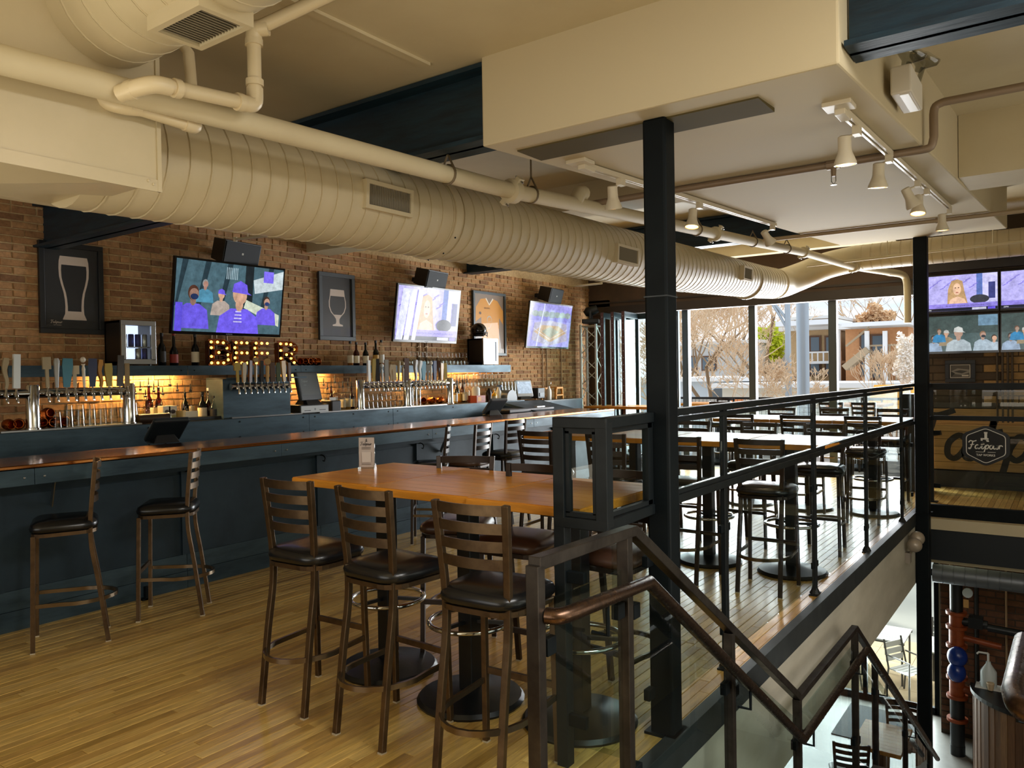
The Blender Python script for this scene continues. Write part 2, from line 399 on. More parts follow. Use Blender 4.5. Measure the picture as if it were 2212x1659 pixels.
planks(XE, 1.2, 0.6, 1.88, 0.0585, rnd)
planks(XE, 2.5, 10.5, 12.2, 0.0585, rnd)
def vis_key(p):                                             # distance from the camera to the plank, only those the frame can see
    x, a, c, w = p; y = (a + c) / 2
    d = Vector((x, y, 0)) - CAM; f = -0.584 * d.x + 0.811 * d.y - 0.013 * d.z
    u = (0.811 * d.x + 0.584 * d.y - 0.016 * d.z) / max(f, 0.01); v = (-0.006 * d.x - 0.02 * d.y - d.z) / max(f, 0.01)
    seen = f > 0.2 and abs(u) < 0.68 and abs(v) < 0.51
    return (0 if seen else 1, d.length)
pv.sort(key=vis_key)
def plank_box(b, p, c0=(0, 0)):
    x, a, c, w = p; g = 0.0012; dz = rnd.uniform(-0.0012, 0.0006); e = 0.0015; x0, x1 = x - w / 2 + g - c0[0], x + w / 2 - g - c0[0]; a2, c2 = a + 0.001 - c0[1], c - 0.001 - c0[1]; z0, z1 = -0.02, dz
    low = [(x0, a2, z0), (x1, a2, z0), (x1, c2, z0), (x0, c2, z0)]; mid = [(x0, a2, z1 - e), (x1, a2, z1 - e), (x1, c2, z1 - e), (x0, c2, z1 - e)]
    top = [(x0 + e, a2 + e, z1), (x1 - e, a2 + e, z1), (x1 - e, c2 - e, z1), (x0 + e, c2 - e, z1)]
    k = [(4, 5, 9, 8), (5, 6, 10, 9), (6, 7, 11, 10), (7, 4, 8, 11), (8, 9, 10, 11), (0, 1, 5, 4), (1, 2, 6, 5), (2, 3, 7, 6), (3, 0, 4, 7)]
    b.add(low + mid + top, k)
rest = B()
for i, p in enumerate(pv):
    if i < 300:
        b = B(); c0 = (p[0], (p[1] + p[2]) / 2); plank_box(b, p, c0)
        o = b.build('plank', FLOORW, floor_o); o.location = (c0[0], c0[1], 0.02)
    else: plank_box(rest, p)
o = rest.build('planking', FLOORW, floor_o, world=True, kind='stuff')
# border board and steel edge angle of the mezzanine, cream fascia under it
b = B(); b.b2((XE, 2.0, -0.135), (XE + 0.018, 10.5, 0.012)); b.b2((XE - 0.04, 1.9, 0.001), (XE, 10.5, 0.012)); struct('trim_1', b, M('edge_angle_steel', '#34393b', 0.5, 0.2, noise=9, color2='#24292b'), 'dark steel angle along the mezzanine floor edge')
FASC = M('fascia_paint', '#c2bdae', 0.6, noise=1.6, color2='#aca798', stretch=(1, 1, 3), bump=0.05)
b = B(); b.b2((XE - 0.12, 1.6, -0.80), (XE + 0.004, 11.8, -0.12)); b.b2((XE - 0.3, 1.2, -3.45), (XE, 3.0, -0.8)); struct('wall_atrium', b, FASC)
b = B(); b.b2((XE, 10.42, -0.135), (2.6, 10.5, 0.012)); struct('trim_2', b, BLACK)
b = B(); b.b2((XE + 0.02, 10.30, -0.262), (2.6, 10.5, -0.135)); struct('trim_3', b, CREAM)
b = B(); b.b2((XE + 0.02, 10.34, -0.63), (2.6, 10.5, -0.262)); struct('beam_landing', b, M('black_beam_paint', '#11181d', 0.45))
# ------------------------------------------------------------------ brick wall behind the bar
wall_left = struct('wall_left', B().b2((XW - 0.25, -5, -0.2), (XW, YW + 0.3, 3.9)), MORTAR)
POST_R = []                                                 # rectangles on the wall covered by pictures and screens: y0, y1, z0, z1
COVER = [(3.10, 3.72, 2.06, 2.92), (5.6, 6.5, 2.0, 2.9), (9.1, 9.9, 1.8, 2.8)]
rnd = random.Random(11)
bricks = []
CO, BL = 0.0665, 0.207
nrow = int((3.25 - 0.85) / CO)
for r in range(nrow):
    z = 0.85 + (r + 0.5) * CO; y = 2.3 - (BL / 2 if r % 2 else 0); head = (r % 6 == 5)
    while y < YW:
        l = BL if not head else BL / 2
        bricks.append((y + l / 2, z, l)); y += l
def brick_box(b, y, z, l, c0=(0, 0)):
    j = 0.0062; p = rnd.uniform(0.006, 0.016); hy, hz = l / 2 - j, CO / 2 - j
    q = [(y - hy, z - hz), (y + hy, z - hz), (y + hy, z + hz), (y - hy, z + hz)]
    q = [(a + rnd.uniform(-.004, .004) - c0[0], c + rnd.uniform(-.003, .003) - c0[1]) for a, c in q]; cyy = sum(a for a, c in q) / 4; czz = sum(c for a, c in q) / 4
    vs = [(0, a, c) for a, c in q] + [(p, a + (cyy - a) * 0.03, c + (czz - c) * 0.10) for a, c in q]
    b.add(vs, [(4, 5, 6, 7), (0, 1, 5, 4), (1, 2, 6, 5), (2, 3, 7, 6), (3, 0, 4, 7)])
def bk(bk_):
    y, z, l = bk_
    hid = any(a < y < c and d < z < e for a, c, d, e in COVER) or y < 2.85 or z < 1.82 or z > 2.95
    return (1 if hid else 0, y * y + (z - 1.65) ** 2)
bricks.sort(key=bk)
rest = B()
for i, (y, z, l) in enumerate(bricks):
    if i < 300:
        b = B(); brick_box(b, y, z, l, (y, z)); o = b.build('brick', BRICK, wall_left)
        o.location = Vector((XW, y, z)) - wall_left.location
    else:
        k = len(rest.v); brick_box(rest, y, z, l); rest.v[k:] = [(p[0] + XW, p[1], p[2]) for p in rest.v[k:]]
rest.build('brickwork', BRICK, wall_left, world=True, kind='stuff')
# ------------------------------------------------------------------ window wall at the far end, with the folded doors open to the balcony
b = B(); b.b2((XW, YW, 2.86), (-1.70, YW + 0.25, 3.9)); b.b2((XW, YW, -0.2), (-6.95, YW + 0.25, 3.0)); struct('wall_far', b, BROWN)
b = B(); b.b2((XW, YW - 0.06, 2.72), (-1.72, YW + 0.1, 2.87)); b.b2((XW, YW - 0.02, 2.93), (-1.72, YW + 0.02, 2.96)); struct('beam_window_head', b, M('dark_brown_steel', '#332a24', 0.5))
b = B()
for x0, w in ((-5.48, .11), (-4.30, .11), (-3.03, .12), (-1.80, .10)): b.b2((x0 - w / 2, YW + 0.02, -0.02), (x0 + w / 2, YW + 0.14, 2.75))
struct('window_1', b, M('grey_mullion', '#4a5157', 0.45, 0.3), 'dark grey mullions of the open window wall')
# wall with the screens, right of the windows
YT = 12.2
wall_tv = struct('wall_screens', B().b2((-1.76, YT, 0.0), (2.6, YT + 0.5, 3.9)), M('dark_mortar', '#463b31', 0.9))
rest = B(); rn = []; rnd = random.Random(5)
for r in range(int((3.2 - 1.15) / 0.105)):
    z = 1.15 + (r + 0.5) * 0.105; x = -1.76 - (0.2 if r % 2 else 0)
    while x < 1.0:
        x0, x1 = max(x, -1.76), x + 0.4
        if x1 - x0 > 0.06: rn.append(((x0 + x1) / 2, z, x1 - x0))
        x += 0.4
for i, (x, z, l) in enumerate(rn):
    b = B(); p = rnd.uniform(.004, .009); h = 0.047; hl = l / 2 - 0.005
    vs = [(-hl, 0, -h), (hl, 0, -h), (hl, 0, h), (-hl, 0, h), (-hl + .004, -p, -h + .004), (hl - .004, -p, -h + .004), (hl - .004, -p, h - .004), (-hl + .004, -p, h - .004)]
    fs = [(5, 4, 7, 6), (1, 0, 4, 5), (2, 1, 5, 6), (3, 2, 6, 7), (0, 3, 7, 4)]
    b.add(vs, fs); o = b.build('brick', BRICKY if x > -0.78 and z < 1.85 else BRICKD, wall_tv); o.location = Vector((x, YT, z)) - wall_tv.location
# ------------------------------------------------------------------ ceiling, beams, soffit
b = B()
for x0, x1 in ((XW - .2, -2.3), (-2.3, 3.0)):
    b.add([(x0, -5, 3.22), (x1, -5, 3.22), (x1, 3.06, 3.22), (x0, 3.06, 3.22), (x0, 13.0, zc(13, 3.22)), (x1, 13.0, zc(13, 3.22))], [(3, 2, 1, 0), (5, 2, 3, 4)])
    b.add([(x0, -5, 3.42), (x1, -5, 3.42), (x1, 13.1, 3.9), (x0, 13.1, 3.9)], [(0, 1, 2, 3)])
struct('ceiling', b, CREAM)
sl_ = [(-2.365, 3.06, 2.78), (-0.69, 3.06, 2.78), (-0.545, 9.85, 3.12), (-2.22, 9.85, 3.12)]
b = B(); cuboid8(b, sl_, [(x, y, z + 0.47) for x, y, z in sl_]); struct('ceiling_soffit', b, M('soffit_paint', '#c4b696', 0.8, spec=0.2, noise=1.2, color2='#c2b598', stretch=(0.6, 4, 1)), bevel=0.01)
def ibeam(name, x0, x1, y, z0, z1, w=0.20, t=0.022, mat=BEAM):
    b = B(); b.b2((x0, y - w / 2, z0), (x1, y + w / 2, z0 + t)); b.b2((x0, y - w / 2, z1 - t), (x1, y + w / 2, z1)); b.b2((x0, y - 0.012, z0), (x1, y + 0.012, z1))
    return struct(name, b, mat)
ibeam('beam_ceiling', XW, -2.37, 3.19, 2.83, 3.215)
ibeam('beam_ceiling', -0.68, 2.6, 3.19, 2.85, 3.215)
ibeam('beam_ceiling', XW, -2.25, 9.15, 3.17, 3.51)
b = B(); b.b2((XW, 6.1, 3.14), (-2.32, 6.45, 3.38)); struct('beam_boxed', b, CREAM)
b = B(); b.b2((XW, 12.0, 3.45), (-2.0, 12.2, 3.66)); struct('beam_boxed', b, CREAM)
b = B(); cuboid8(b, [(-0.62, 6.15, 2.95), (2.6, 6.15, 2.95), (2.6, 6.75, 2.97), (-0.62, 6.75, 2.97)], [(-0.62, 6.15, 3.40), (2.6, 6.15, 3.40), (2.6, 6.75, 3.40), (-0.62, 6.75, 3.40)]); struct('beam_boxed', b, CREAM)
# plates recessed round the column head
b = B(); b.b2((-2.28, 3.24, 2.782), (-1.05, 3.46, 2.80)); struct('trim_4', b, M('olive_plate', '#5a5034', 0.8, spec=0.1))
b = B(); b.b2((-2.65, 1.95, 3.205), (-2.60, 2.95, 3.222)); struct('trim_5', b, CREAM)
# other walls of the room, behind and beside the camera
b = B(); b.b2((XW, -5.2, -0.2), (-6.2, -5, 3.4)); b.b2((-0.4, -5.2, -0.2), (2.8, -5, 3.4)); b.b2((-6.2, -5.2, -0.2), (-0.4, -5, 0.9)); b.b2((-6.2, -5.2, 2.9), (-0.4, -5, 3.4)); struct('wall_back', b, CREAM)
b = B(); b.b2((2.6, -5.2, -3.45), (2.8, 12.8, 3.9)); struct('wall_right', b, CREAM)
# ------------------------------------------------------------------ the long bar
Y0, Y1 = 0.6, 10.1
bar = thing('bar_counter', 'long blued steel bar counter with a polished copper top', 'bar counter', (-5.9, 5.3, 0))
b = B(); b.b2((-6.0, Y0, 0.0), (-5.70, Y1 - 0.12, 1.05)); b.b2((-6.75, Y1 - 0.62, 0.0), (-5.9, Y1 - 0.12, 1.05)); b.build('body', STEELD, bar, world=True)
b = B(); b.b2((-6.10, Y0, 1.092), (-5.44, Y1, 1.118)); o = b.build('copper_top', COPPER, bar, world=True, bevel=0.006); o['label'] = 'polished copper top'
b = B(); b.b2((-6.74, Y1 - 0.66, 1.09), (-6.10, Y1, 1.112)); b.add([(-6.74, 9.1, 1.24), (-6.74, Y1, 1.24), (-6.1, Y1, 1.112), (-6.1, 9.1, 1.112), (-6.74, 9.1, 1.2), (-6.74, Y1, 1.2), (-6.1, Y1, 1.09), (-6.1, 9.1, 1.09)], [(0, 3, 2, 1), (4, 5, 6, 7), (0, 1, 5, 4), (1, 2, 6, 5), (2, 3, 7, 6), (3, 0, 4, 7)])
b.build('return_top', STEEL, bar, world=True)
ys = [Y0, 2.25, 4.18, 6.1, 8.0, Y1]
for i in range(5):
    b = B(); b.b2((-5.475, ys[i] + .002, 0.985), (-5.44, ys[i + 1] - .002, 1.090)); o = b.build('apron_plate', STEEL, bar, world=True, bevel=0.002)
    b = B()
    for yy in (ys[i] + 0.06, ys[i + 1] - 0.06): b.lathe([(0.0075, 0), (0.0075, 0.003), (0.004, 0.006)], n=8, M4=frame((-5.44, yy, 1.035), (0, 1, 0), (0, 0, 1)))
    b.build('bolt', BRUSHED, o, world=True)
b = B(); b.b2((-5.475, Y1 - 0.035, 0.985), (-6.7, Y1, 1.09)); b.build('apron_plate', STEEL, bar, world=True)
b = B(); b.b2((-5.70, Y0, 0.985), (-5.475, Y1 - 0.04, 1.03)); b.build('underside', STEELD, bar, world=True)
yb = [Y0, 2.1, 3.45, 4.8, 6.15, 7.5, 8.85, Y1 - 0.14]
for i in range(7):
    b = B(); b.b2((-5.70, yb[i] + .004, 0.27), (-5.692, yb[i + 1] - .004, 0.90)); b.build('front_panel', STEELD, bar, world=True)
    b = B(); b.b2((-5.70, yb[i] + .002, 0.135), (-5.690, yb[i + 1] - .002, 0.268)); b.build('kick_plate', STEEL, bar, world=True)
    b = B(); b.b2((-5.70, yb[i] + .002, 0.0), (-5.686, yb[i + 1] - .002, 0.132)); b.build('kick_plate', STEEL, bar, world=True)
for yy in yb[1:]:
    b = B(); b.b2((-5.70, yy - 0.045, 0.27), (-5.672, yy + 0.045, 0.95)); o = b.build('batten', STEELD, bar, world=True)
    b = B(); b.tube([(-5.67, yy, 0.93), (-5.63, yy, 0.92), (-5.61, yy, 0.90), (-5.62, yy, 0.87), (-5.64, yy, 0.875)], 0.006, 6); b.lathe([(0.012, 0), (0.012, 0.008)], n=8, M4=frame((-5.672, yy, 0.93), (0, 1, 0), (0, 0, 1))); b.build('purse_hook', BLACK, o, world=True, smooth=40)
b = B(); b.b2((-5.70, Y0, 0.93), (-5.66, Y1 - 0.14, 0.985)); b.build('top_rail', STEELD, bar, world=True)
for yy in (2.45, 6.5):
    b = B(); b.bar((-5.68, yy, 0.80), (-5.56, yy - 0.03, 0.98), 0.035, 0.006, (0, 1, 0)); b.build('bracket', BRUSHED, bar, world=True)
b = B(); b.b2((-5.69, 3.05, 0), (-5.63, 3.13, 0.012)); b.b2((-5.66, 3.075, 0), (-5.63, 3.105, 0.10)); b.build('foot_post', BLACK, bar, world=True)
# ------------------------------------------------------------------ back bar
bb = thing('back_bar', 'blued steel back bar counter carrying the tap towers along the brick wall', 'counter', (-7.1, 6.2, 0))
b = B(); b.b2((XW + .018, 0.8, 0), (-6.815, 9.75, 1.225)); b.b2((XW + .018, 9.75, 0), (-6.815, 11.5, 1.20)); b.build('body', STEELD, bb, world=True)
b = B(); b.b2((XW + .018, 0.8, 1.225), (-6.80, 9.75, 1.25)); b.b2((XW + .018, 9.75, 1.20), (-6.80, 11.5, 1.22)); b.build('worktop', M('back_bar_top', '#2a2f31', 0.3, 0.4), bb, world=True)
ys = [0.8, 3.85, 5.6, 6.9, 9.2, 9.75]
for i in range(5):
    b = B(); b.b2((-6.815, ys[i] + .002, 0.9), (-6.795, ys[i + 1] - .002, 1.246)); o = b.build('front_plate', STEEL, bb, world=True, bevel=0.002)
    b = B()
    n = 3 if ys[i + 1] - ys[i] > 1 else 2
    for k in range(n):
        for zz in (1.215, 1.06): b.lathe([(0.009, 0), (0.009, 0.004)], n=8, M4=frame((-6.795, ys[i] + 0.08 + (ys[i + 1] - ys[i] - 0.16) * k / (n - 1), zz), (0, 1, 0), (0, 0, 1)))
    b.build('bolt', BLACK, o, world=True)
b = B(); b.b2((-7.15, ax(482, 860, -6.86).y, 1.25), (-6.86, ax(627, 850, -6.86).y, 1.655)); b.b2((-7.15, ax(482, 860, -6.86).y, 1.645), (-6.80, ax(640, 850, -6.86).y + .1, 1.662)); b.build('tap_panel', STEEL, bb, world=True, bevel=0.003)
for p0, p1 in ((500, 652), (690, 965), (0, 305)):
    a, c = ax(p0, 900, -6.83).y, ax(p1, 880, -6.83).y
    b = B(); b.b2((-6.98, a, 1.25), (-6.82, c, 1.262)); o = b.build('drip_tray', BRUSHED, bb, world=True); o['label'] = 'brushed steel drip tray'
# wall shelf over the back bar
sh = thing('wall_shelf', 'blued steel shelf on the brick wall holding bottles and lit letters', 'shelf', (-7.25, 5.8, 1.69))
b = B(); b.b2((XW + .018, 2.75, 1.755), (-7.105, 8.25, 1.785)); b.b2((XW + .018, 8.2, 1.757), (-7.105, 9.79, 1.79)); b.build('shelf_board', STEELD, sh, world=True)
ys = [2.75, 4.35, 5.74, 7.0, 8.25]
for i in range(4):
    b = B(); b.b2((-7.105, ys[i] + .002, 1.69), (-7.09, ys[i + 1] - .002, 1.787)); o = b.build('edge_plate', STEEL, sh, world=True)
    b = B()
    for yy in (ys[i] + .07, ys[i + 1] - .07): b.lathe([(0.007, 0), (0.007, 0.004)], n=8, M4=frame((-7.09, yy, 1.738), (0, 1, 0), (0, 0, 1)))
    b.build('bolt', BLACK, o, world=True)
b = B(); b.b2((-7.105, 8.26, 1.685), (-7.08, 9.79, 1.792)); b.build('edge_plate', STEEL, sh, world=True)
b = B()
for k in range(7): b.b2((XW + .03, 8.75 + k * 0.15, 1.66), (-7.12, 8.78 + k * 0.15, 1.675))
b.build('glass_rack', M('rack_wood', '#8a5a2c', 0.5), sh, world=True)
# warm strip lamps under the shelf
WARM = M('warm_strip', '#ffb24a', 0.4, emit=9)
for k, (a, c, pw) in enumerate(((3.55, 4.35, 13), (5.75, 6.3, 7.5), (7.6, 8.0, 6.5), (8.6, 9.3, 4.0))):
    t = thing('strip_lamp', ['warm strip lamp under the shelf above the left bottles', 'warm strip lamp under the shelf beside the register', 'warm strip lamp under the shelf behind the right taps', 'warm strip lamp under the right end of the shelf'][k], 'lamp', (-7.3, (a + c) / 2, 1.735))
    b = B(); b.b2((-7.33, a, 1.742), (-7.28, c, 1.755)); b.build('housing', BLACK, t, world=True)
    b = B(); b.b2((-7.322, a + .01, 1.736), (-7.288, c - .01, 1.743)); b.build('diffuser', WARM, t, world=True)
    l = bpy.data.lights.new('strip_light', 'AREA'); l.shape = 'RECTANGLE'; l.size = 0.04; l.size_y = c - a; l.energy = pw; l.color = (1.0, 0.62, 0.22)
    lo = bpy.data.objects.new('strip_light', l); COL.objects.link(lo); lo.parent = t; lo.location = (0, 0, -0.01)
# ------------------------------------------------------------------ beer taps
def handle(b_style, h, w):
    b = B(); z0 = 0.0
    if b_style == 'round': b.lathe([(w * .3, 0), (w * .32, h * .2), (w * .5, h * .75), (w * .55, h * .9), (w * .35, h), (0.001, h)], n=10)
    elif b_style == 'paddle':
        b.prism([(-w * .3, 0), (w * .3, 0), (w * .5, h * .75), (w * .45, h), (-w * .45, h), (-w * .5, h * .75)], 0.022, frame((-0.011, 0, 0), (0, 1, 0), (0, 0, 1)))
    elif b_style == 'square': b.box((0, 0, h / 2), (0.026, w, h))
    elif b_style == 'bulb':
        b.lathe([(w * .22, 0), (w * .3, h * .5), (w * .34, h * .55), (w * .2, h * .66), (w * .4, h * .72)], n=10); b.ball((0, 0, h * .85), w * .5, 10, 6, sz=1.1)
    elif b_style == 'wave':
        pts = [(0, 0.008 * math.sin(i * 1.1), h * i / 7) for i in range(8)]
        b.sweep(pts, [(-w * .3, -.012), (w * .3, -.012), (w * .3, .012), (-w * .3, .012)], scale=[.8, .9, 1, 1.1, 1.2, 1.5, 1.7, 1.4])
    elif b_style == 'sign':
        b.box((0, 0, h * .3), (0.022, w * .4, h * .6)); b.box((0, 0, h * .8), (0.03, w, h * .4))
    elif b_style == 'disc':
        b.lathe([(w * .25, 0), (w * .33, h * .6), (w * .25, h * .68)], n=8); b.lathe([(w * .55, 0), (w * .55, .02)], n=16, M4=frame((-.01, 0, h * .84), (0, 1, 0), (0, 0, 1)))
    return b
TC = {'tan': '#9a8a6a', 'steel': '#9c9c98', 'teal': '#1d6f86', 'cream': '#b8a88c', 'pale': '#cfc6b4', 'navy': '#152a55', 'amber': '#a8742c', 'straw': '#a08a3c', 'black': '#17181a',
      'wood': '#8c7448', 'white': '#cfd3d2', 'brown': '#4a2c18', 'green': '#3c4c2c', 'red': '#7a2a1c', 'blue': '#2b5f96', 'gold': '#b08a4a', 'dark': '#2a2522'}
def faucet(parent, y, z, style, col, h=0.23, w=0.045, x=-6.74):
    b = B(); b.tube([(x - .05, y, z), (x, y, z), (x + .012, y, z - .02), (x + .016, y, z - .065)], 0.010, 8); b.lathe([(.016, -.015), (.016, .012), (.009, .02), (.007, .055)], (x - .005, y, z), 8)
    f = b.build('faucet', CHROME, parent, world=True, smooth=40)
    hb = handle(style, h, w); M4 = Matrix.Translation(Vector((x - .005, y, z + .05))) @ Matrix.Rotation(rnd.uniform(-.05, .05), 4, 'X') @ Matrix.Rotation(rnd.uniform(-.5, .2), 4, 'Z')
    hb.v = [tuple(M4 @ Vector(p)) for p in hb.v]
    hh = hb.build('tap_handle', M('tap_' + col, TC[col], 0.4, 0.0, noise=25, color2=TC[col], bump=0.05), f, world=True, smooth=40)
    hh['label'] = col + ' tap handle'
rnd = random.Random(21)
def tower(label, cols, y0, y1, z, fs, n_tube=1):
    t = thing('tap_tower', label, 'beer taps', (-6.86, (y0 + y1) / 2, 1.262))
    for yc in cols:
        b = B(); b.lathe([(.062, 0), (.062, .012), (.052, .016), (.052, z - 1.262 + .055), (.044, z - 1.262 + .07), (0.001, z - 1.262 + .07)], (-6.86, yc, 1.262), 20); b.build('column', CHROME, t, world=True, smooth=40)
    b = B(); b.tube([(-6.86, y0, z), (-6.86, y1, z)], 0.038, 14); b.build('manifold', CHROME, t, world=True, smooth=40)
    for f in fs: faucet(t, ax(f[0], 845, -6.74).y, z - .005, *f[1:])
    return t
tower('left tap tower, chrome columns beside the copper mugs', [ax(71, 880, -6.86).y, ax(279, 880, -6.86).y], 2.2, ax(285, 850, -6.86).y, 1.555,
      [(-30, 'paddle', 'black'), (14, 'wave', 'tan', .24), (36, 'square', 'white', .27, .05), (104, 'sign', 'tan', .25, .06), (124, 'round', 'steel', .24, .045), (145, 'paddle', 'teal', .24, .08), (163, 'sign', 'cream', .18, .07), (183, 'bulb', 'pale', .27, .045), (201, 'paddle', 'navy', .24, .07), (219, 'wave', 'amber', .23, .045), (237, 'paddle', 'straw', .20, .065), (260, 'square', 'dark', .27, .05), (276, 'square', 'wood', .2, .04)])
t = thing('tap_tower', 'middle row of taps on the steel panel under the lit letters', 'beer taps', (-6.84, 5.0, 1.56))
y0, y1 = ax(500, 840, -6.8).y, ax(622, 838, -6.8).y
b = B(); b.tube([(-6.81, y0, 1.565), (-6.81, y1, 1.565)], 0.032, 12); b.b2((-6.86, y0 + .05, 1.54), (-6.81, y0 + .1, 1.59)); b.b2((-6.86, y1 - .1, 1.54), (-6.81, y1 - .05, 1.59)); b.build('manifold', CHROME, t, world=True, smooth=40)
for i, f in enumerate([('sign', 'straw', .2, .06), ('paddle', 'tan', .2, .05), ('square', 'brown', .22, .035), ('disc', 'wood', .27, .05), ('square', 'black', .22, .035), ('disc', 'gold', .25, .06), ('square', 'brown', .2, .05), ('square', 'green', .2, .04), ('paddle', 'gold', .22, .06), ('square', 'brown', .2, .035)]):
    faucet(t, y0 + .03 + (y1 - y0 - .06) * i / 9, 1.56, f[0], f[1], f[2], f[3], x=-6.73)
tower('right tap tower, three chrome columns with twenty taps', [ax(778, 850, -6.86).y, ax(880, 850, -6.86).y, ax(971, 850, -6.86).y], ax(775, 830, -6.86).y, ax(978, 828, -6.86).y, 1.545,
      [(798, 'square', 'white', .25, .04), (808, 'paddle', 'straw', .27, .05), (817, 'square', 'black', .27, .05), (827, 'bulb', 'white', .22, .05), (836, 'square', 'steel', .26, .05), (845, 'wave', 'cream', .2, .04), (853, 'square', 'cream', .2, .05), (862, 'round', 'tan', .25, .04), (872, 'bulb', 'tan', .25, .05), (879, 'square', 'brown', .28, .07),
       (899, 'wave', 'steel', .26, .05), (908, 'wave', 'white', .25, .05), (916, 'paddle', 'teal', .24, .08), (925, 'sign', 'steel', .2, .06), (932, 'bulb', 'pale', .26, .05), (940, 'paddle', 'navy', .25, .06), (948, 'wave', 'brown', .25, .05), (955, 'paddle', 'gold', .22, .06), (963, 'square', 'straw', .22, .05)])
# ------------------------------------------------------------------ bottles and glasses
GCLEAR = glass('clear_glass', '#f2f4f1', 0.05, 1.8); GBROWN = glass('amber_glass', '#8a4a14', 0.05, 1.6); GGREEN = glass('green_glass', '#2c4a2a', 0.05, 1.6)
GDARK = M('dark_bottle', '#0e0f10', 0.08); LIQ = {'amber': M('amber_spirit', '#a8611c', 0.1), 'gold': M('gold_spirit', '#c8963c', 0.1), 'clear': GCLEAR}
PAPER = {k: M('paper_' + k, c, 0.6) for k, c in dict(cream='#d8ccb0', white='#dcdcd8', black='#1c1a1a', red='#8c2a20', gold='#b88c3c', blue='#2a4c7c').items()}
def bottle(label, loc, h=0.30, r=0.037, gl=GCLEAR, lab='cream', cap='black', liq=None, neck=0.3, group='bottles behind the bar', pour=False, name='bottle', cat='bottle'):
    t = thing(name, label, cat, loc, rnd.uniform(-.4, .4), group)
    s = h * (1 - neck - .18)
    b = B(); b.lathe([(r * .9, 0), (r, .006), (r, s), (r * .75, s + h * .08), (r * .38, s + h * .16), (r * .34, h * .93)], n=14); b.build('body', gl, t, smooth=40)
    if liq: b = B(); b.lathe([(r * .86, .006), (r * .9, .01), (r * .9, s * rnd.uniform(.4, .95))], n=12); b.build('liquid', LIQ[liq], t, smooth=40)
    if lab: b = B(); b.lathe([(r * 1.015, s * .2), (r * 1.02, s * .21), (r * 1.02, s * .8), (r * 1.015, s * .81)], n=14); b.f = b.f[:-2]; b.build('paper_label', PAPER[lab], t, smooth=40)
    b = B()
    if pour: b.lathe([(r * .36, h * .9), (r * .4, h * .96), (r * .2, h * .98), (r * .1, h * 1.18)], n=8)
    else: b.lathe([(r * .36, h * .9), (r * .42, h * .91), (r * .42, h), (.001, h)], n=10)
    b.build('cap', PAPER[cap] if not pour else BLACKP, t, smooth=40)
    return t
rnd = random.Random(31)
def on_shelf(px, x=-7.2): return (x, ax(px, 780, x).y, 1.787)
bottle('dark wine bottle on the shelf, nearest the left fridge', on_shelf(350), .32, .038, GDARK, 'black', 'black', neck=.28, group='wine bottles on the shelf')
bottle('dark sloping wine bottle on the shelf, second from the fridge', on_shelf(376), .33, .04, GDARK, 'red', 'red', neck=.4, group='wine bottles on the shelf')
bottle('dark wine bottle with cream label beside the letter B', on_shelf(422), .32, .038, GDARK, 'cream', 'black', neck=.28, group='wine bottles on the shelf')
for px, h, gl, lab, liq, nm in ((757, .30, GCLEAR, 'cream', 'amber', 'clear whiskey bottle, leftmost of five on the shelf'), (770, .29, GBROWN, 'cream', None, 'brown bottle, second of five on the shelf'), (790, .29, GGREEN, 'cream', 'gold', 'olive bottle, third of five on the shelf'), (812, .32, GGREEN, 'gold', None, 'tall green bottle, fourth of five on the shelf'), (824, .33, GCLEAR, 'white', 'amber', 'clear bottle with dark band, rightmost of five on the shelf')):
    bottle(nm, on_shelf(px), h, .038, gl, lab, 'black', liq, group='spirit bottles on the shelf')
def back(px, x): return (x, ax(px, 880, x).y, 1.25)
def backs(px, x): return (x, ax(px, 880, x).y, 1.28)
k = 0
for px, x, h, gl, lab, liq in ((293, -7.25, .29, GCLEAR, None, 'gold'), (304, -7.3, .33, GCLEAR, None, 'gold'), (315, -7.2, .26, GCLEAR, None, 'amber'), (322, -7.3, .36, GBROWN, None, None), (333, -7.25, .31, GCLEAR, 'cream', 'gold'), (343, -7.3, .34, GBROWN, None, 'amber'), (352, -7.22, .28, GCLEAR, None, 'amber'), (368, -7.3, .37, GCLEAR, None, 'gold'), (384, -7.3, .31, GCLEAR, None, 'clear'), (400, -7.25, .28, GGREEN, None, None), (412, -7.3, .3, GCLEAR, 'cream', 'amber')):
    k += 1; bottle(('amber' if gl is GBROWN else 'green' if gl is GGREEN else 'clear') + ' pour-spout bottle, ' + ORD[k - 1] + ' from the left in the glowing row by the left taps', back(px, x), h, .036, gl, lab, 'black', liq, group='glowing bottles left of the tap panel', pour=True)
bottle('dark bottle with a cream oval label left of the tap panel', back(437, -7.1), .27, .045, GDARK, 'cream', 'black', group='dark bottles beside the tap panel')
bottle('tall dark bottle with a glass stopper beside the tap panel', back(452, -7.12), .31, .05, GBROWN, None, 'white', 'amber', neck=.35, group='dark bottles beside the tap panel')
bottle('squat dark bottle with a black label at the tap panel edge', back(463, -7.02), .23, .045, GCLEAR, 'black', 'black', 'amber', group='dark bottles beside the tap panel')
k = 0
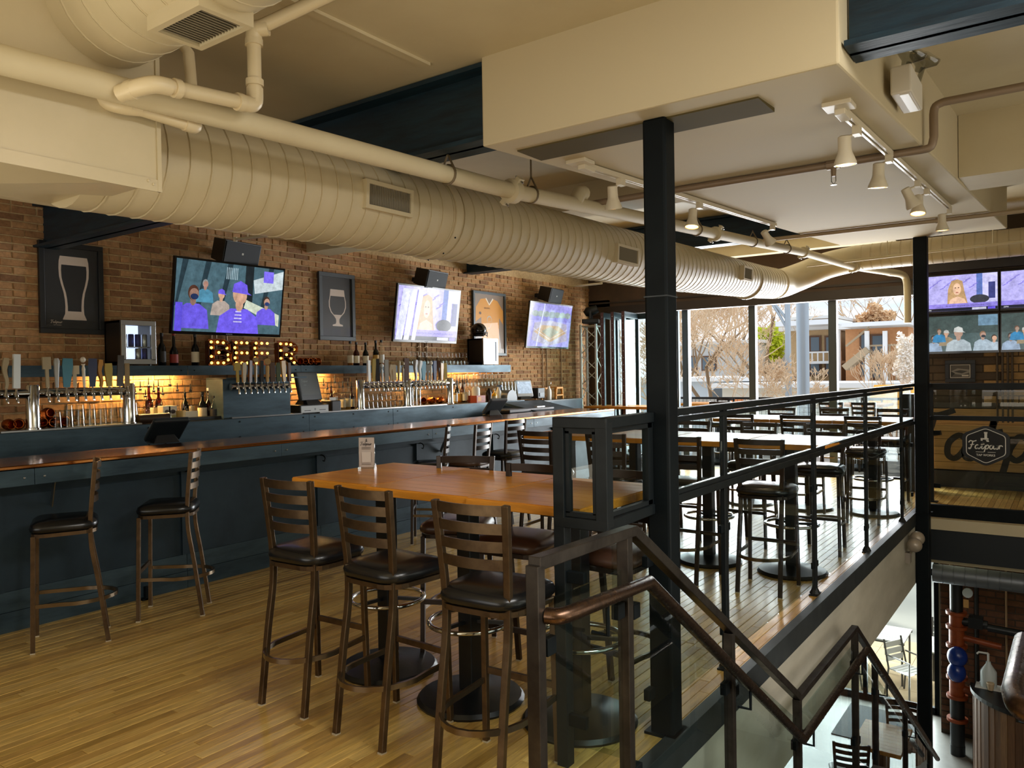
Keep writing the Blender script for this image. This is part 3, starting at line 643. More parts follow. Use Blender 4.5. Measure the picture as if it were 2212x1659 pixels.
for px, x, h, gl, lab, liq in ((700, -7.25, .33, GCLEAR, 'cream', 'gold'), (708, -7.15, .28, GCLEAR, 'white', 'amber'), (716, -7.25, .30, GBROWN, 'gold', None), (724, -7.2, .36, GCLEAR, 'white', 'amber'), (733, -7.25, .29, GCLEAR, None, 'gold'), (741, -7.15, .3, GCLEAR, 'cream', 'clear'), (752, -7.15, .32, GCLEAR, 'cream', 'gold'), (760, -7.2, .29, GBROWN, 'cream', None)):
    k += 1; bottle(('brown' if gl is GBROWN else 'clear') + ' pour-spout bottle, ' + ORD[k - 1] + ' from the left between register and right taps', back(px, x), h, .034, gl, lab, 'black', liq, group='bottles right of the register', pour=True)
k = 0
for px, x, h, gl, lab, liq in ((984, -7.0, .29, GCLEAR, 'white', 'gold'), (988, -7.2, .33, GGREEN, 'cream', None), (994, -7.1, .31, GCLEAR, 'gold', 'amber'), (1000, -7.25, .34, GBROWN, 'cream', None), (1004, -7.05, .30, GCLEAR, 'white', 'clear'), (1010, -7.2, .32, GCLEAR, 'cream', 'amber')):
    k += 1; bottle(('brown' if gl is GBROWN else 'green' if gl is GGREEN else 'clear') + ' pour-spout bottle, ' + ORD[k - 1] + ' from the left after the last tap column', back(px, x), h, .034, gl, lab, 'black', liq, group='bottles right of the taps', pour=True)
bottle('yellow liquid soap bottle with white cap near the bar end', (-6.9, ax(1068, 880, -6.9).y, 1.25), .19, .04, M('yellow_liquid', '#e0a82a', 0.2), 'cream', 'white', group=None)
def tumbler(label, loc, h=.145, r=.043, group=None, inv=True, mat=None):
    b = B(); pr = [(r * .72, 0), (r * .76, .008), (r, h), (r * .95, h), (r * .7, .014), (.001, .014)]
    if inv: pr = [(q, h - z) for q, z in pr]
    b.lathe(pr, n=14)
    o = b.build('pint_glass', mat or GPINT, smooth=40, at=(0, 0, 0)); o.location = loc
    return tag(o, label, 'glass', group)
GPINT = glass('pint_glass_clear', '#f6f8f7', 0.04, 2.5)
rnd = random.Random(41)
proto = None
def glasses(pts, label, group, **k):
    global proto
    first = None
    for p, w_ in pts:
        if first is None: c = first = tumbler(label, p, group=group, **k)
        else: c = first.copy(); COL.objects.link(c); c.location = p
        c['label'] = label + ', ' + w_
pts = []; top = []
for i in range(8):
    for r_, xx in (('front', -6.93), ('back', -7.03)):
        y = 3.05 + i * .094; pts.append(((xx, y, 1.262), r_ + ' row, ' + ORD[i] + ' from the left'))
        if i >= 1 and r_ == 'front': top.append(((xx, y, 1.262 + .052), ORD[i - 1] + ' from the left'))
glasses(pts, 'upturned pint glass between the left tap columns', 'pint glasses under the left taps')
glasses(top, 'pint glass nested over the front row between the left tap columns', 'pint glasses under the left taps')
pts = [((-6.95, ax(792 + 9.5 * i, 850, -6.95).y, 1.262 + lv * .095), ['bottom', 'middle', 'top'][lv] + ' layer, ' + ORD[i] + ' from the left') for i in range(9) for lv in range(3) if not (i < 4 and lv == 2)]
glasses(pts, 'short rocks glass under the right taps', 'rocks glasses under the right taps', h=.09, r=.04)
pts = [((-6.95, ax(887 + 8 * i, 850, -6.95).y, 1.262 + lv * .05), ['left', 'middle', 'right'][i] + ' column, ' + ORD[lv] + ' from the bottom') for i in range(3) for lv in range(5)]
glasses(pts, 'nested pint glass between the right tap columns', 'nested pint columns under the right taps')
pts = [((-7.15, ax(1082 + 7 * i, 850, -7.15).y, 1.25 + lv * .05), ORD[i] + ' column from the left, ' + ORD[lv] + ' from the bottom') for i in range(6) for lv in range(4)]
glasses(pts, 'nested pint glass near the bar end', 'nested pint columns near the bar end')
def wineglass(loc, flip, label, group, first):
    if first: c = first.copy(); COL.objects.link(c); c.location = loc; return c
    b = B(); pr = [(.034, 0), (.034, .003), (.005, .008), (.004, .07), (.02, .085), (.038, .12), (.036, .155), (.031, .185)]
    if flip: pr = [(q, .185 - z) for q, z in pr]
    b.lathe(pr, n=12); b.f = b.f[:-1]
    o = b.build('wine_glass', GPINT, smooth=40, at=(0, 0, 0)); o.location = loc; return tag(o, label, 'glass', group)
w = w2 = None
for i in range(16):
    for r_, xx in (('front', -7.16), ('back', -7.28)):
        p = (xx, 7.62 + i * .079, 1.787); n_ = 'stemmed glass upturned on the shelf by the right fridge, ' + r_ + ' row, ' + ORD[i] + ' from the left'
        if w is None: w = wineglass(p, True, n_, 'stemmed glasses on the shelf', None)
        else: wineglass(p, True, '', '', w)['label'] = n_
for i in range(14):
    for r_, xx in (('front', -7.18), ('back', -7.3)):
        p = (xx, 8.55 + i * .085, 1.475); n_ = 'wine glass hanging under the shelf, ' + r_ + ' row, ' + ORD[i] + ' from the left'
        if w2 is None: w2 = wineglass(p, True, n_, 'wine glasses hanging in the rack', None)
        else: wineglass(p, True, '', '', w2)['label'] = n_
# copper mugs
HAMMER = M('hammered_copper', '#a85a26', 0.22, 1.0, noise=90, color2='#8c4418', bump=0.9)
def mug(loc, rx, rz, label, group):
    t = thing('copper_mug', label, 'mug', loc, rz, group); Rm = Matrix.Rotation(rx, 4, 'X')
    b = B(); b.lathe([(.03, -.045), (.042, -.03), (.047, 0), (.042, .03), (.036, .045), (.032, .044), (.03, .0), (.001, -.03)], n=16, M4=Rm); b.build('cup', HAMMER, t, smooth=50)
    b = B(); b.tube([tuple(Rm @ Vector(p)) for p in bez([(.04, 0, .03), (.075, 0, .02), (.078, 0, -.02), (.042, 0, -.03)], 4)], .005, 6); b.build('handle', HAMMER, t, smooth=50)
    return t
for i, (px, zz, rx) in enumerate(((92, .047, 1.4), (108, .047, 1.57), (122, .047, 1.6), (140, .047, 1.5), (103, .125, 1.5), (88, .1, .2), (40, .047, 1.5), (18, .047, 1.6))):
    mug((-6.95, ax(px, 895, -6.95).y, 1.262 + zz), rx, 1.2 + .5 * (i % 3), 'hammered copper mug piled by the left chrome column, ' + ['bottom left', 'bottom second', 'bottom third', 'bottom right', 'on top', 'upright at the back', 'right of two beyond it', 'left of two beyond it'][i], 'copper mugs by the left taps')
for i in range(5):
    mug((-7.2, ax(648 + 9 * i, 780, -7.2).y, 1.787 + .047), 1.5, 1.0 + .3 * i, 'copper mug lying on the shelf after the letter R, ' + ORD[i] + ' from the left', 'copper mugs on the shelf')
for i in range(6):
    mug((-7.0 - .1 * (i % 2), ax(915 + 9 * i, 870, -7.0).y, 1.262 + .047), 1.2, .8 + .5 * i, 'copper mug under the right taps, ' + ORD[i] + ' from the left', 'copper mugs under the right taps')
# ------------------------------------------------------------------ lit letters on the shelf
RUST = M('rusted_letter', '#6a3a1c', 0.55, 0.4, noise=20, color2='#331b0d'); BULB = M('lit_bulb', '#ffb040', 0.3, emit=5)
def letter(ch, px0, px1, bars, bulbs):
    X = -7.14; p0, p1 = ax(px0, 760, X).y, ax(px1, 760, X).y; z0, z1 = 1.788, 2.055; W_ = p1 - p0; H = z1 - z0
    t = thing('marquee_letter', f'rusted metal letter {ch[0]} with amber bulbs, {ch[1]}', 'sign', (X, (p0 + p1) / 2, z0), 0, 'BEER letters on the shelf')
    b = B(); rim = B(); s = .062; A = lambda u, v: (p0 + u * W_, z0 + v * H)
    for q in bars:
        for i in range(len(q) - 1):
            a, c = A(*q[i]), A(*q[i + 1]); b.bar((X - .03, a[0], a[1]), (X - .03, c[0], c[1]), s, .006, (1, 0, 0))
            d = Vector((0, c[0] - a[0], c[1] - a[1])).normalized(); n = Vector((0, -d.z, d.y)) * (s / 2)
            for sg in (-1, 1): rim.bar(Vector((X, a[0], a[1])) + n * sg - d * .01, Vector((X, c[0], c[1])) + n * sg + d * .01, .004, .07, (1, 0, 0))
    b.build('back_plate', RUST, t, world=True); rim.build('rim', RUST, t, world=True)
    for q in bulbs:
        a = A(*q); bb_ = B(); bb_.ball((X + .012, a[0], a[1]), .014, 8, 6); bb_.build('bulb', BULB, t, world=True, smooth=60)
E_ = [[(.16, .1), (.16, .9)], [(.16, .9), (.98, .9)], [(.16, .5), (.92, .5)], [(.16, .1), (.98, .1)]]
EB = [(.25, .9), (.55, .9), (.85, .9), (.25, .5), (.55, .5), (.85, .5), (.25, .1), (.55, .1), (.85, .1), (.18, .7), (.18, .3)]
letter(('B', 'the first of four on the shelf'), 446, 496, [[(.15, .1), (.15, .9)], [(.15, .9), (.65, .9), (.85, .8), (.85, .62), (.65, .5), (.15, .5)], [(.65, .5), (.9, .4), (.9, .2), (.65, .1), (.15, .1)]], [(.18, .9), (.45, .9), (.7, .88), (.85, .68), (.5, .5), (.18, .68), (.18, .35), (.88, .42), (.9, .22), (.45, .1), (.18, .1), (.7, .1)])
letter(('E', 'the second of four on the shelf'), 499, 538, E_, EB)
letter(('E', 'the third of four on the shelf'), 542, 582, E_, EB)
letter(('R', 'the last of four on the shelf'), 596, 640, [[(.15, .1), (.15, .9)], [(.15, .9), (.65, .9), (.88, .78), (.88, .6), (.65, .45), (.15, .45)], [(.5, .45), (.88, .1)]], [(.2, .9), (.48, .9), (.7, .88), (.86, .68), (.2, .62), (.48, .45), (.72, .48), (.2, .3), (.7, .3), (.85, .12)])
# ------------------------------------------------------------------ fridges
def fridge(name_label, py0, py1, x0, x1, z0, h, lit):
    t = thing('mini_fridge', name_label, 'fridge', ((x0 + x1) / 2, (py0 + py1) / 2, z0))
    b = B(); w = .022
    b.b2((x0, py0, z0 + .012), (x0 + w, py1, z0 + h)); b.b2((x0, py0, z0 + .012), (x1, py0 + w, z0 + h)); b.b2((x0, py1 - w, z0 + .012), (x1, py1, z0 + h)); b.b2((x0, py0, z0 + h - w), (x1, py1, z0 + h)); b.b2((x0, py0, z0 + .012), (x1, py1, z0 + .04))
    b.build('cabinet', M('fridge_black', '#26201c', 0.4, 0.2), t, world=True)
    b = B()
    for yy in (py0 + .03, py1 - .03): b.lathe([(.012, 0), (.012, .013)], ((x1 - .04), yy, z0), 8)
    b.build('foot', BLACKP, t, world=True)
    d = B(); e = .045; xs = x1; b = B()
    for q in (((py0, z0 + .012), (py1, z0 + .06)), ((py0, z0 + h - e), (py1, z0 + h)), ((py0, z0 + .05), (py0 + e, z0 + h - e)), ((py1 - e, z0 + .05), (py1, z0 + h - e))): b.b2((xs, q[0][0], q[0][1]), (xs + .025, q[1][0], q[1][1]))
    door = b.build('door', BRUSHED, t, world=True, bevel=0.002)
    b = B(); b.b2((xs + .008, py0 + e, z0 + .06), (xs + .012, py1 - e, z0 + h - e))
    if lit:
        b.build('pane', GCLEAR, door, world=True)
        b = B(); b.b2((x0 + .03, py0 + e - .01, z0 + .17), (x1 - .03, py1 - e + .01, z0 + .178)); b.build('shelf', BRUSHED, t, world=True)
        b = B(); b.b2((x0 + .024, py0 + .024, z0 + .05), (x0 + .028, py1 - .024, z0 + h - .03)); b.build('lit_liner', M('fridge_light', '#c8d8ff', 0.4, emit=1.2), t, world=True)
        CAN = M('blue_can', '#1c2c86', 0.3, 0.6); CANS = M('silver_can', '#c4c8d0', 0.3, 0.8)
        for lv, zz in ((0, z0 + .178), (1, z0 + .045)):
            for i in range(4):
                yy = py0 + .07 + i * (py1 - py0 - .14) / 3
                if lv == 1 and i < 2: continue
                c = B(); c.lathe([(.022, 0), (.026, .006), (.026, .11), (.021, .118), (.001, .118)], (x1 - .06, yy, zz), 12)
                tag(c.build('energy_can', CAN if (i + lv) % 3 else CANS, smooth=40), ('blue' if (i + lv) % 3 else 'silver') + ' slim can in the lit fridge, ' + ('upper' if lv == 0 else 'lower') + ' shelf, ' + ORD[i if lv == 0 else i - 2] + ' from the left', 'can', 'cans in the left fridge')
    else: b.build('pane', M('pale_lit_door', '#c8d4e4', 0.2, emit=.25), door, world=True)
    return t
fridge('small glass-fronted fridge of blue cans, left on the shelf', ax(262, 760, -7.08).y, ax(337, 760, -7.08).y, -7.38, -7.10, 1.787, .42, True)
fridge('small silver fridge on the right end of the shelf under a helmet', ax(1044, 760, -7.08).y, ax(1074, 760, -7.08).y + .02, -7.38, -7.10, 1.79, .40, False)
# helmet on the right fridge
t = thing('football_helmet', 'black football helmet on top of the right fridge', 'helmet', (-7.2, ax(1034, 720, -7.2).y, 2.19))
b = B(); b.ball((0, 0, .12), .115, 16, 10, sz=1.0); b.v = [(p[0] * 1.1, p[1], max(p[2], .035)) for p in b.v]; b.build('shell', M('gloss_black', '#0c0d0e', 0.12), t, smooth=60)
b = B()
for zz, rr in ((.05, .13), (.085, .135)): b.tube([(rr * math.cos(a), rr * math.sin(a), zz) for a in [(-1.2 + 2.4 * i / 8) for i in range(9)]], .006, 6)
for a in (-.35, .35): b.tube([(.13 * math.cos(a), .13 * math.sin(a), .02), (.135 * math.cos(a), .135 * math.sin(a), .1)], .006, 6)
b.build('face_guard', BLACKP, t, smooth=60)
Art(frame((0, 0, 0), (0, 1, 0), (0, 0, 1))).c
a = Art(frame((.128, -.03, .13), (0, 1, 0), (0, 0, 1))); a.stroke([(0, 0), (.012, .012), (.02, .002), (.032, .012), (.045, .004), (.06, .01)], .004, '#d8d8d4'); a.build('emblem', art_mat('print_matt', 0, .6), t)
# ------------------------------------------------------------------ screens over the bar
SCREEN = art_mat('lit_screen', emit=0.75, rough=0.12); PRINT = art_mat('print_matt', 0, .6); PRINTG = art_mat('framed_print', 0, .5)
def screen(label, y0, y1, z0, z1, xb, xt, draw, bez_=.018):
    W_ = y1 - y0; Hh = math.hypot(z1 - z0, xt - xb); up = Vector((xt - xb, 0, z1 - z0)).normalized()
    M4 = frame((xb, y0, z0), (0, 1, 0), up)
    t = thing('television', label, 'television', (xb - .05, (y0 + y1) / 2, z0 - .02))
    b = B(); b.add([(-.02, -.03, -.035), (W_ + .02, -.03, -.035), (W_ + .02, Hh + .02, -.035), (-.02, Hh + .02, -.035), (-.02, -.03, 0), (W_ + .02, -.03, 0), (W_ + .02, Hh + .02, 0), (-.02, Hh + .02, 0)], [(3, 2, 1, 0), (4, 5, 6, 7), (0, 1, 5, 4), (1, 2, 6, 5), (2, 3, 7, 6), (3, 0, 4, 7)], M4); b.build('bezel', M('gloss_bezel', '#0a0b0d', 0.15), t, world=True)
    A = Art(M4); A.k = 1; A.clip = (W_, Hh); draw(A, W_, Hh); A.build('screen', SCREEN, t, world=True)
    A = Art(M4); A.k = 2; A.text('SAMSUNG', W_ / 2, -.022, .016, '#9a9aa0', 'CENTER'); A.build('maker_mark', PRINT, t, world=True) if W_ > 1.2 else None
    c = M4 @ Vector((W_ / 2, Hh / 2, -.035)); b = B(); b.bar(c, (XW, c.y, c.z + .03), .10, .10); b.b2((XW, c.y - .2, c.z - .15), (XW + .02, c.y + .2, c.z + .2)); b.build('wall_mount', BLACK, t, world=True)
    return t
def person(A, x, y, s, shirt, cap=None, skin='#c49a80', hair='#3a2c24', mask=None):
    A.poly([(x - s * .95, y - s * .2), (x - s * .8, y + s * .75), (x - s * .35, y + s * 1.05), (x + s * .35, y + s * 1.05), (x + s * .8, y + s * .75), (x + s * .95, y - s * .2)], shirt)
    A.ell(x, y + s * 1.2, s * .16, s * .25, skin); A.ell(x, y + s * 1.6, s * .3, s * .38, hair if not cap else skin); A.ell(x + s * .04, y + s * 1.52, s * .26, s * .3, skin)
    if mask: A.ell(x + s * .06, y + s * 1.4, s * .22, s * .15, mask)
    if cap: A.poly([(x - s * .33, y + s * 1.65), (x - s * .28, y + s * 1.95), (x, y + s * 2.08), (x + s * .28, y + s * 1.95), (x + s * .33, y + s * 1.68), (x + s * .5, y + s * 1.58), (x + s * .3, y + s * 1.6)], cap)
def dugout(A, W_, H, dim=1.0):
    A.rect(0, 0, W_, H, '#45606a')
    for i in range(5): A.poly([(W_ * (.05 + .2 * i), H), (W_ * (.10 + .2 * i), H), (W_ * (.02 + .2 * i), H * .35), (W_ * (-.02 + .2 * i) if i else 0, H * .35)], '#22343c')
    A.rect(W_ * .62, H * .45, W_ * .70, H, '#1b2428'); A.poly([(W_ * .7, H * .8), (W_, H * .98), (W_, H * .70), (W_ * .72, H * .6)], '#bcc8cc'); A.rect(W_ * .8, H * .78, W_ * .9, H * .95, '#7a6ae8')
    A.poly([(W_ * .62, H * .38), (W_ * .98, H * .12), (W_ * .98, H * .3), (W_ * .64, H * .5)], '#c4ccb8')
    for i in range(7): A.rect(W_ * (.44 + .016 * i), H * .78, W_ * (.447 + .016 * i), H * .95, '#9fb4bc')
    A.rect(W_ * .2, H * .45, W_ * .3, H * .58, '#1f8aa8')
    person(A, W_ * .84, H * .18, H * .2, '#6a58d8', None, '#b08a78', '#3c2c24', '#2c3c6c'); person(A, W_ * .40, H * .28, H * .17, '#a89a90', '#6a58d8')
    person(A, W_ * .25, H * .45, H * .15, '#4c86a0', None, '#a0786a', '#8a8a88'); person(A, W_ * .15, H * .10, H * .28, '#6656d6', None, '#8a6a5c', '#4a2c20', '#1c2c50')
    person(A, W_ * .57, -H * .06, H * .40, '#6c5ae0', '#6a58d8')
    for i in range(4): A.rect(W_ * (.52 + .005 * i), H * (.16 + .05 * i), W_ * (.60 - .003 * i), H * (.178 + .05 * i), '#c8c4f0')
    A.rect(0, 0, W_ * .06, H * .4, '#5a4cd0')
def anchor(A, W_, H, refl=False):
    A.rect(0, 0, W_, H, '#b4aeea'); A.rect(W_ * .72, H * .2, W_ * .8, H, '#5c74b8'); A.rect(W_ * .8, H * .2, W_, H, '#c9c6f2')
    for i in range(14): A.stroke([(W_ * (.02 + .05 * i), H * (.62 + .07 * (i % 4))), (W_ * (.09 + .05 * i), H * (.68 + .07 * (i % 4)))], H * .018, '#7c70d4')
    A.rect(W_ * .88, H * .3, W_ * .97, H * .75, '#3a3f78'); A.ell(W_ * .76, H * .3, W_ * .13, H * .12, '#3a3c44')
    A.poly([(W_ * .32, H * .2), (W_ * .33, H * .6), (W_ * .38, H * .84), (W_ * .46, H * .88), (W_ * .53, H * .82), (W_ * .56, H * .5), (W_ * .6, H * .2)], '#b8956a')
    A.poly([(W_ * .33, H * .12), (W_ * .36, H * .32), (W_ * .46, H * .4), (W_ * .56, H * .32), (W_ * .6, H * .12)], '#e0b89c'); A.ell(W_ * .455, H * .6, W_ * .055, H * .17, '#e4bb9c')
    for sx in (-1, 1): A.ell(W_ * (.455 + .022 * sx), H * .64, W_ * .011, H * .013, '#4a3428')
    A.ell(W_ * .455, H * .51, W_ * .02, H * .014, '#a85c50')
    A.rect(0, H * .08, W_, H * .2, '#8c80d8'); A.text('IN NORTH TO SPEAK ON EMOTION AND FAITH', W_ * .3, H * .12, H * .05, '#241f5c', shear=.2); A.rect(0, 0, W_, H * .08, '#1c2030')
    A.rect(W_ * .66, H * .01, W_ * .85, H * .07, '#c2c2d8'); A.rect(W_ * .87, H * .01, W_ * .97, H * .07, '#6a58e0'); A.text('ESPN', W_ * .03, H * .02, H * .05, '#e8e8f0', shear=.25)
    if refl:
        for x0, x1 in ((.0, .1), (.12, .2), (.24, .3)): A.poly([(W_ * x0, 0), (W_ * x1, 0), (W_ * (x1 + .08), H * .95), (W_ * (x0 + .06), H * .95)], '#d2d4ee')
def field(A, W_, H):
    A.rect(0, 0, W_, H, '#9a96dc'); A.rect(0, H * .6, W_, H * .72, '#8480cc')
    for i in range(7): A.ell(W_ * (.12 + .13 * i), H * .76, W_ * .08, H * .07, '#8f9c98')
    A.rect(W_ * .46, H * .68, W_ * .58, H * .82, '#6c7480'); A.poly([(W_ * .08, H * .15), (W_ * .12, H * .55), (W_ * .5, H * .62), (W_ * .9, H * .55), (W_ * .94, H * .15), (W_ * .5, H * .02)], '#a8a2b8')
    A.poly([(W_ * .12, H * .34), (W_ * .3, H * .5), (W_ * .7, H * .5), (W_ * .9, H * .34), (W_ * .55, H * .12), (W_ * .48, H * .12)], '#b89c78'); A.poly([(W_ * .3, H * .36), (W_ * .5, H * .47), (W_ * .72, H * .36), (W_ * .52, H * .2)], '#9c9c88')
    A.stroke([(W_ * .1, H * .42), (W_ * .51, H * .17), (W_ * .92, H * .42)], H * .012, '#d8d0cc'); A.stroke([(W_ * .2, 0), (W_ * .32, H)], W_ * .02, '#c8ccec')
screen('left wall television showing purple-shirted ball players', 4.20, 5.45, 2.127, 2.825, -7.09, -6.99, dugout)
screen('middle wall television showing a blonde presenter', 7.27, 8.50, 2.127, 2.825, -7.11, -7.01, lambda A, w, h: anchor(A, w, h, True))
screen('right wall television showing a baseball field', 10.28, 11.54, 2.10, 2.80, -7.11, -7.01, field)
# speakers above them
for k, (yc, zc_) in enumerate(((4.92, 2.98), (7.98, 2.98), (11.0, 2.98))):
    t = thing('loudspeaker', ['black box loudspeaker above the left television', 'black box loudspeaker above the middle television', 'black box loudspeaker above the right television'][k], 'loudspeaker', (-7.12, yc, zc_ - .12), 0.12)
    M4 = Matrix.Translation((0, 0, .12)) @ Matrix.Rotation(-.28, 4, 'Y').inverted()
    b = B(); vs = [(-.13, -.17, -.11), (.13, -.24, -.125), (.13, .24, -.125), (-.13, .17, -.11), (-.13, -.17, .11), (.13, -.24, .125), (.13, .24, .125), (-.13, .17, .11)]
    b.add(vs, [(3, 2, 1, 0), (4, 5, 6, 7), (0, 1, 5, 4), (1, 2, 6, 5), (2, 3, 7, 6), (3, 0, 4, 7)], M4); b.build('cabinet', BLACKP, t, bevel=.008)
    b = B(); b.b2((.131, -.225, -.112), (.138, .225, .112), M4); b.build('grille', M('speaker_grille', '#20242a', .7, .2), t, bevel=.003)
    A = Art(M4 @ frame((.139, -.012, -.01), (0, 1, 0), (0, 0, 1))); A.rect(0, 0, .022, .02, '#d8d8d0'); A.text('JBL', .002, .004, .012, '#20242a'); A.build('badge', PRINT, t)
    b = B(); b.bar((-.12, 0, .12), (-.27, 0, .12), .06, .06); b.build('bracket', BLACKP, t)
# ------------------------------------------------------------------ framed pictures
def picture(label, y0, y1, z0, z1, draw, fcol='#15171a', w=.045, cat='picture', tilt=.0, fm=None):
    x = XW + .03; W_ = y1 - y0; Hh = z1 - z0
    t = thing('framed_picture', label, cat, (x, (y0 + y1) / 2, z0)); M4 = frame((x, y0, z0), (0, 1, 0), (tilt, 0, 1)); b = B()
    for q in (((0, 0), (W_, w)), ((0, Hh - w), (W_, Hh)), ((0, w), (w, Hh - w)), ((W_ - w, w), (W_, Hh - w))): b.b2((q[0][0], q[0][1], -.012), (q[1][0], q[1][1], .022), M4)
    b.build('frame', fm or M('frame' + fcol, fcol, .4), t, world=True, bevel=.003)
    A = Art(M4); A.rect(w * .9, w * .9, W_ - w * .9, Hh - w * .9, '#24262a'); draw(A, W_, Hh); A.build('print', PRINTG, t, world=True)
    b = B(); b.b2((w * .9, w * .9, .008), (W_ - w * .9, Hh - w * .9, .0095), M4); b.build('glazing', glass('picture_glass', '#fdfdfd', .02, .35), t, world=True)
def fatpour(A, x, y, s, col):
    """the bar's script name as brush strokes; s = height of a small letter"""
    w = s * .26; A.k += 1
    def st(p, ww=w): A.stroke([(x + u * s, y + v * s) for u, v in bez([(q[0], q[1], 0) for q in p], 5) for u, v in [(u, v)]] if False else [(x + q.x * s, y + q.y * s) for q in bez([(q[0], q[1], 0) for q in p], 5)], ww, col)
    st([(.1, .25), (-.1, .0), (.25, -.05), (.6, .8), (.95, 2.0)]); st([(-.1, 1.6), (.3, 2.1), (1.0, 1.95), (1.75, 2.2)]); st([(.25, 1.0), (.7, 1.05), (1.2, 1.15)], w * .8)
    st([(2.2, .85), (1.9, 1.05), (1.5, .7), (1.45, .15), (1.75, .0), (2.1, .4), (2.3, 1.0), (2.1, .2), (2.35, .0), (2.65, .3)])
    st([(2.65, .3), (3.15, 1.2), (3.3, 1.9), (3.0, .6), (2.95, .1), (3.2, .0), (3.5, .3)]); st([(2.75, 1.2), (3.1, 1.2), (3.6, 1.3)], w * .75)
    st([(3.5, .3), (3.95, 1.0), (3.7, -.1), (3.5, -.85)]); st([(3.85, .5), (4.2, 1.05), (4.55, .85), (4.45, .3), (4.1, .0), (3.8, .2)])
    st([(5.2, .95), (4.85, .8), (4.8, .2), (5.1, .0), (5.45, .3), (5.5, .8), (5.2, .98), (5.6, .85)])
    st([(5.7, .9), (5.65, .3), (5.85, .02), (6.2, .35), (6.4, 1.0), (6.25, .25), (6.5, .0), (6.75, .35)]); st([(6.75, .35), (7.0, 1.05), (6.95, .05)]); st([(7.0, .55), (7.25, 1.0), (7.6, .9), (7.65, .7)])
CR = '#d8c8bc'
def pint_art(A, W_, H):
    A.rect(W_ * .1, H * .07, W_ * .9, H * .93, '#26282b'); cx = W_ * .54
    prof = [(.17, .855), (.185, .80), (.19, .72), (.185, .63), (.165, .55), (.135, .46), (.12, .38), (.115, .30), (.12, .22), (.145, .17), (.15, .155)]
    A.poly([(cx - r * W_ * 1.25, v * H) for r, v in prof] + [(cx + r * W_ * 1.25, v * H) for r, v in reversed(prof)], CR)
    inn = [(.155, .76), (.16, .70), (.155, .62), (.135, .54), (.105, .45), (.092, .38), (.085, .30), (.085, .25)]
    A.poly([(cx - r * W_ * 1.25, v * H) for r, v in inn] + [(cx + r * W_ * 1.25, v * H) for r, v in reversed(inn)], '#232427')
    fatpour(A, W_ * .17, H * .115, W_ * .022, '#cfc4b8'); A.text('TAP WORKS', W_ * .2, H * .088, W_ * .022, '#cfc4b8')
def goblet_art(A, W_, H):
    cx = W_ * .52; A.rect(W_ * .08, H * .06, W_ * .92, H * .94, '#2b2826')
    prof = [(.20, .76), (.22, .66), (.25, .58), (.25, .50), (.20, .42), (.10, .36), (.05, .32), (.045, .28), (.06, .25), (.15, .235), (.15, .215)]
    A.poly([(cx - r * W_ * .95, v * H) for r, v in prof] + [(cx + r * W_ * .95, v * H) for r, v in reversed(prof)], CR)
    inn = [(.20, .66), (.225, .58), (.225, .505), (.18, .43), (.11, .385)]
    A.poly([(cx - r * W_ * .95, v * H) for r, v in inn] + [(cx + r * W_ * .95, v * H) for r, v in reversed(inn)], '#2a2725')
def jersey_art(A, W_, H):
    A.rect(W_ * .05, H * .04, W_ * .95, H * .96, '#8c7a6c'); Yl = '#d8921c'
    A.poly([(W_ * .28, H * .05), (W_ * .25, H * .6), (W_ * .08, H * .52), (W_ * .1, H * .75), (W_ * .24, H * .88), (W_ * .42, H * .9), (W_ * .5, H * .82), (W_ * .6, H * .9), (W_ * .76, H * .87), (W_ * .93, H * .72), (W_ * .93, H * .5), (W_ * .8, H * .6), (W_ * .78, H * .05)], Yl)
    A.stroke([(W_ * .40, H * .9), (W_ * .5, H * .8), (W_ * .62, H * .9)], W_ * .03, '#efe6d4'); A.text('9', W_ * .41, H * .42, H * .3, '#b8b4a8'); A.text('9', W_ * .425, H * .43, H * .26, '#d8921c')
    A.ell(W_ * .22, H * .66, W_ * .035, H * .022, '#5a3a14'); A.text('BROWN', W_ * .34, H * .73, H * .04, '#8c5c14')
picture('large framed print of a tall beer glass, leftmost on the brick wall', 3.116, 3.675, 2.08, 2.90, pint_art)
picture('framed print of a goblet between the left and middle televisions', 6.247, 6.825, 2.10, 2.93, goblet_art, '#3a4046', .05)
picture('framed yellow sports jersey between the middle and right televisions', 9.225, 10.06, 1.945, 2.935, jersey_art, '#3c4850', .04, 'framed jersey')
# conduits on the brick
CONDUIT = M('conduit', '#a48868', .5, .3)
for k, (px, z0, z1, lab) in enumerate(((457, 1.79, 2.15, 'grey conduit dropping behind the left television, first of three'), (467, 1.79, 2.15, 'grey conduit dropping behind the left television, second of three'), (490, 1.79, 2.15, 'grey conduit dropping behind the left television, third of three'), (906, 1.79, 2.15, 'left conduit below the middle television'), (922, 1.79, 2.15, 'right conduit below the middle television'), (1172, 1.0, 2.15, 'left conduit below the right television'), (1181, 1.0, 2.15, 'middle conduit below the right television'), (1212, 1.0, 2.15, 'right conduit below the right television'))):
    b = B(); y = ax(px, 760, XW + .03).y; b.tube([(XW + .03, y, z0), (XW + .03, y, z1)], .011, 8)
    for zz in (z0 + .12, z1 - .1): b.b2((XW + .012, y - .025, zz), (XW + .035, y + .025, zz + .015))
    b.one('conduit', CONDUIT, lab, 'conduit', 'conduits on the brick wall', smooth=40)
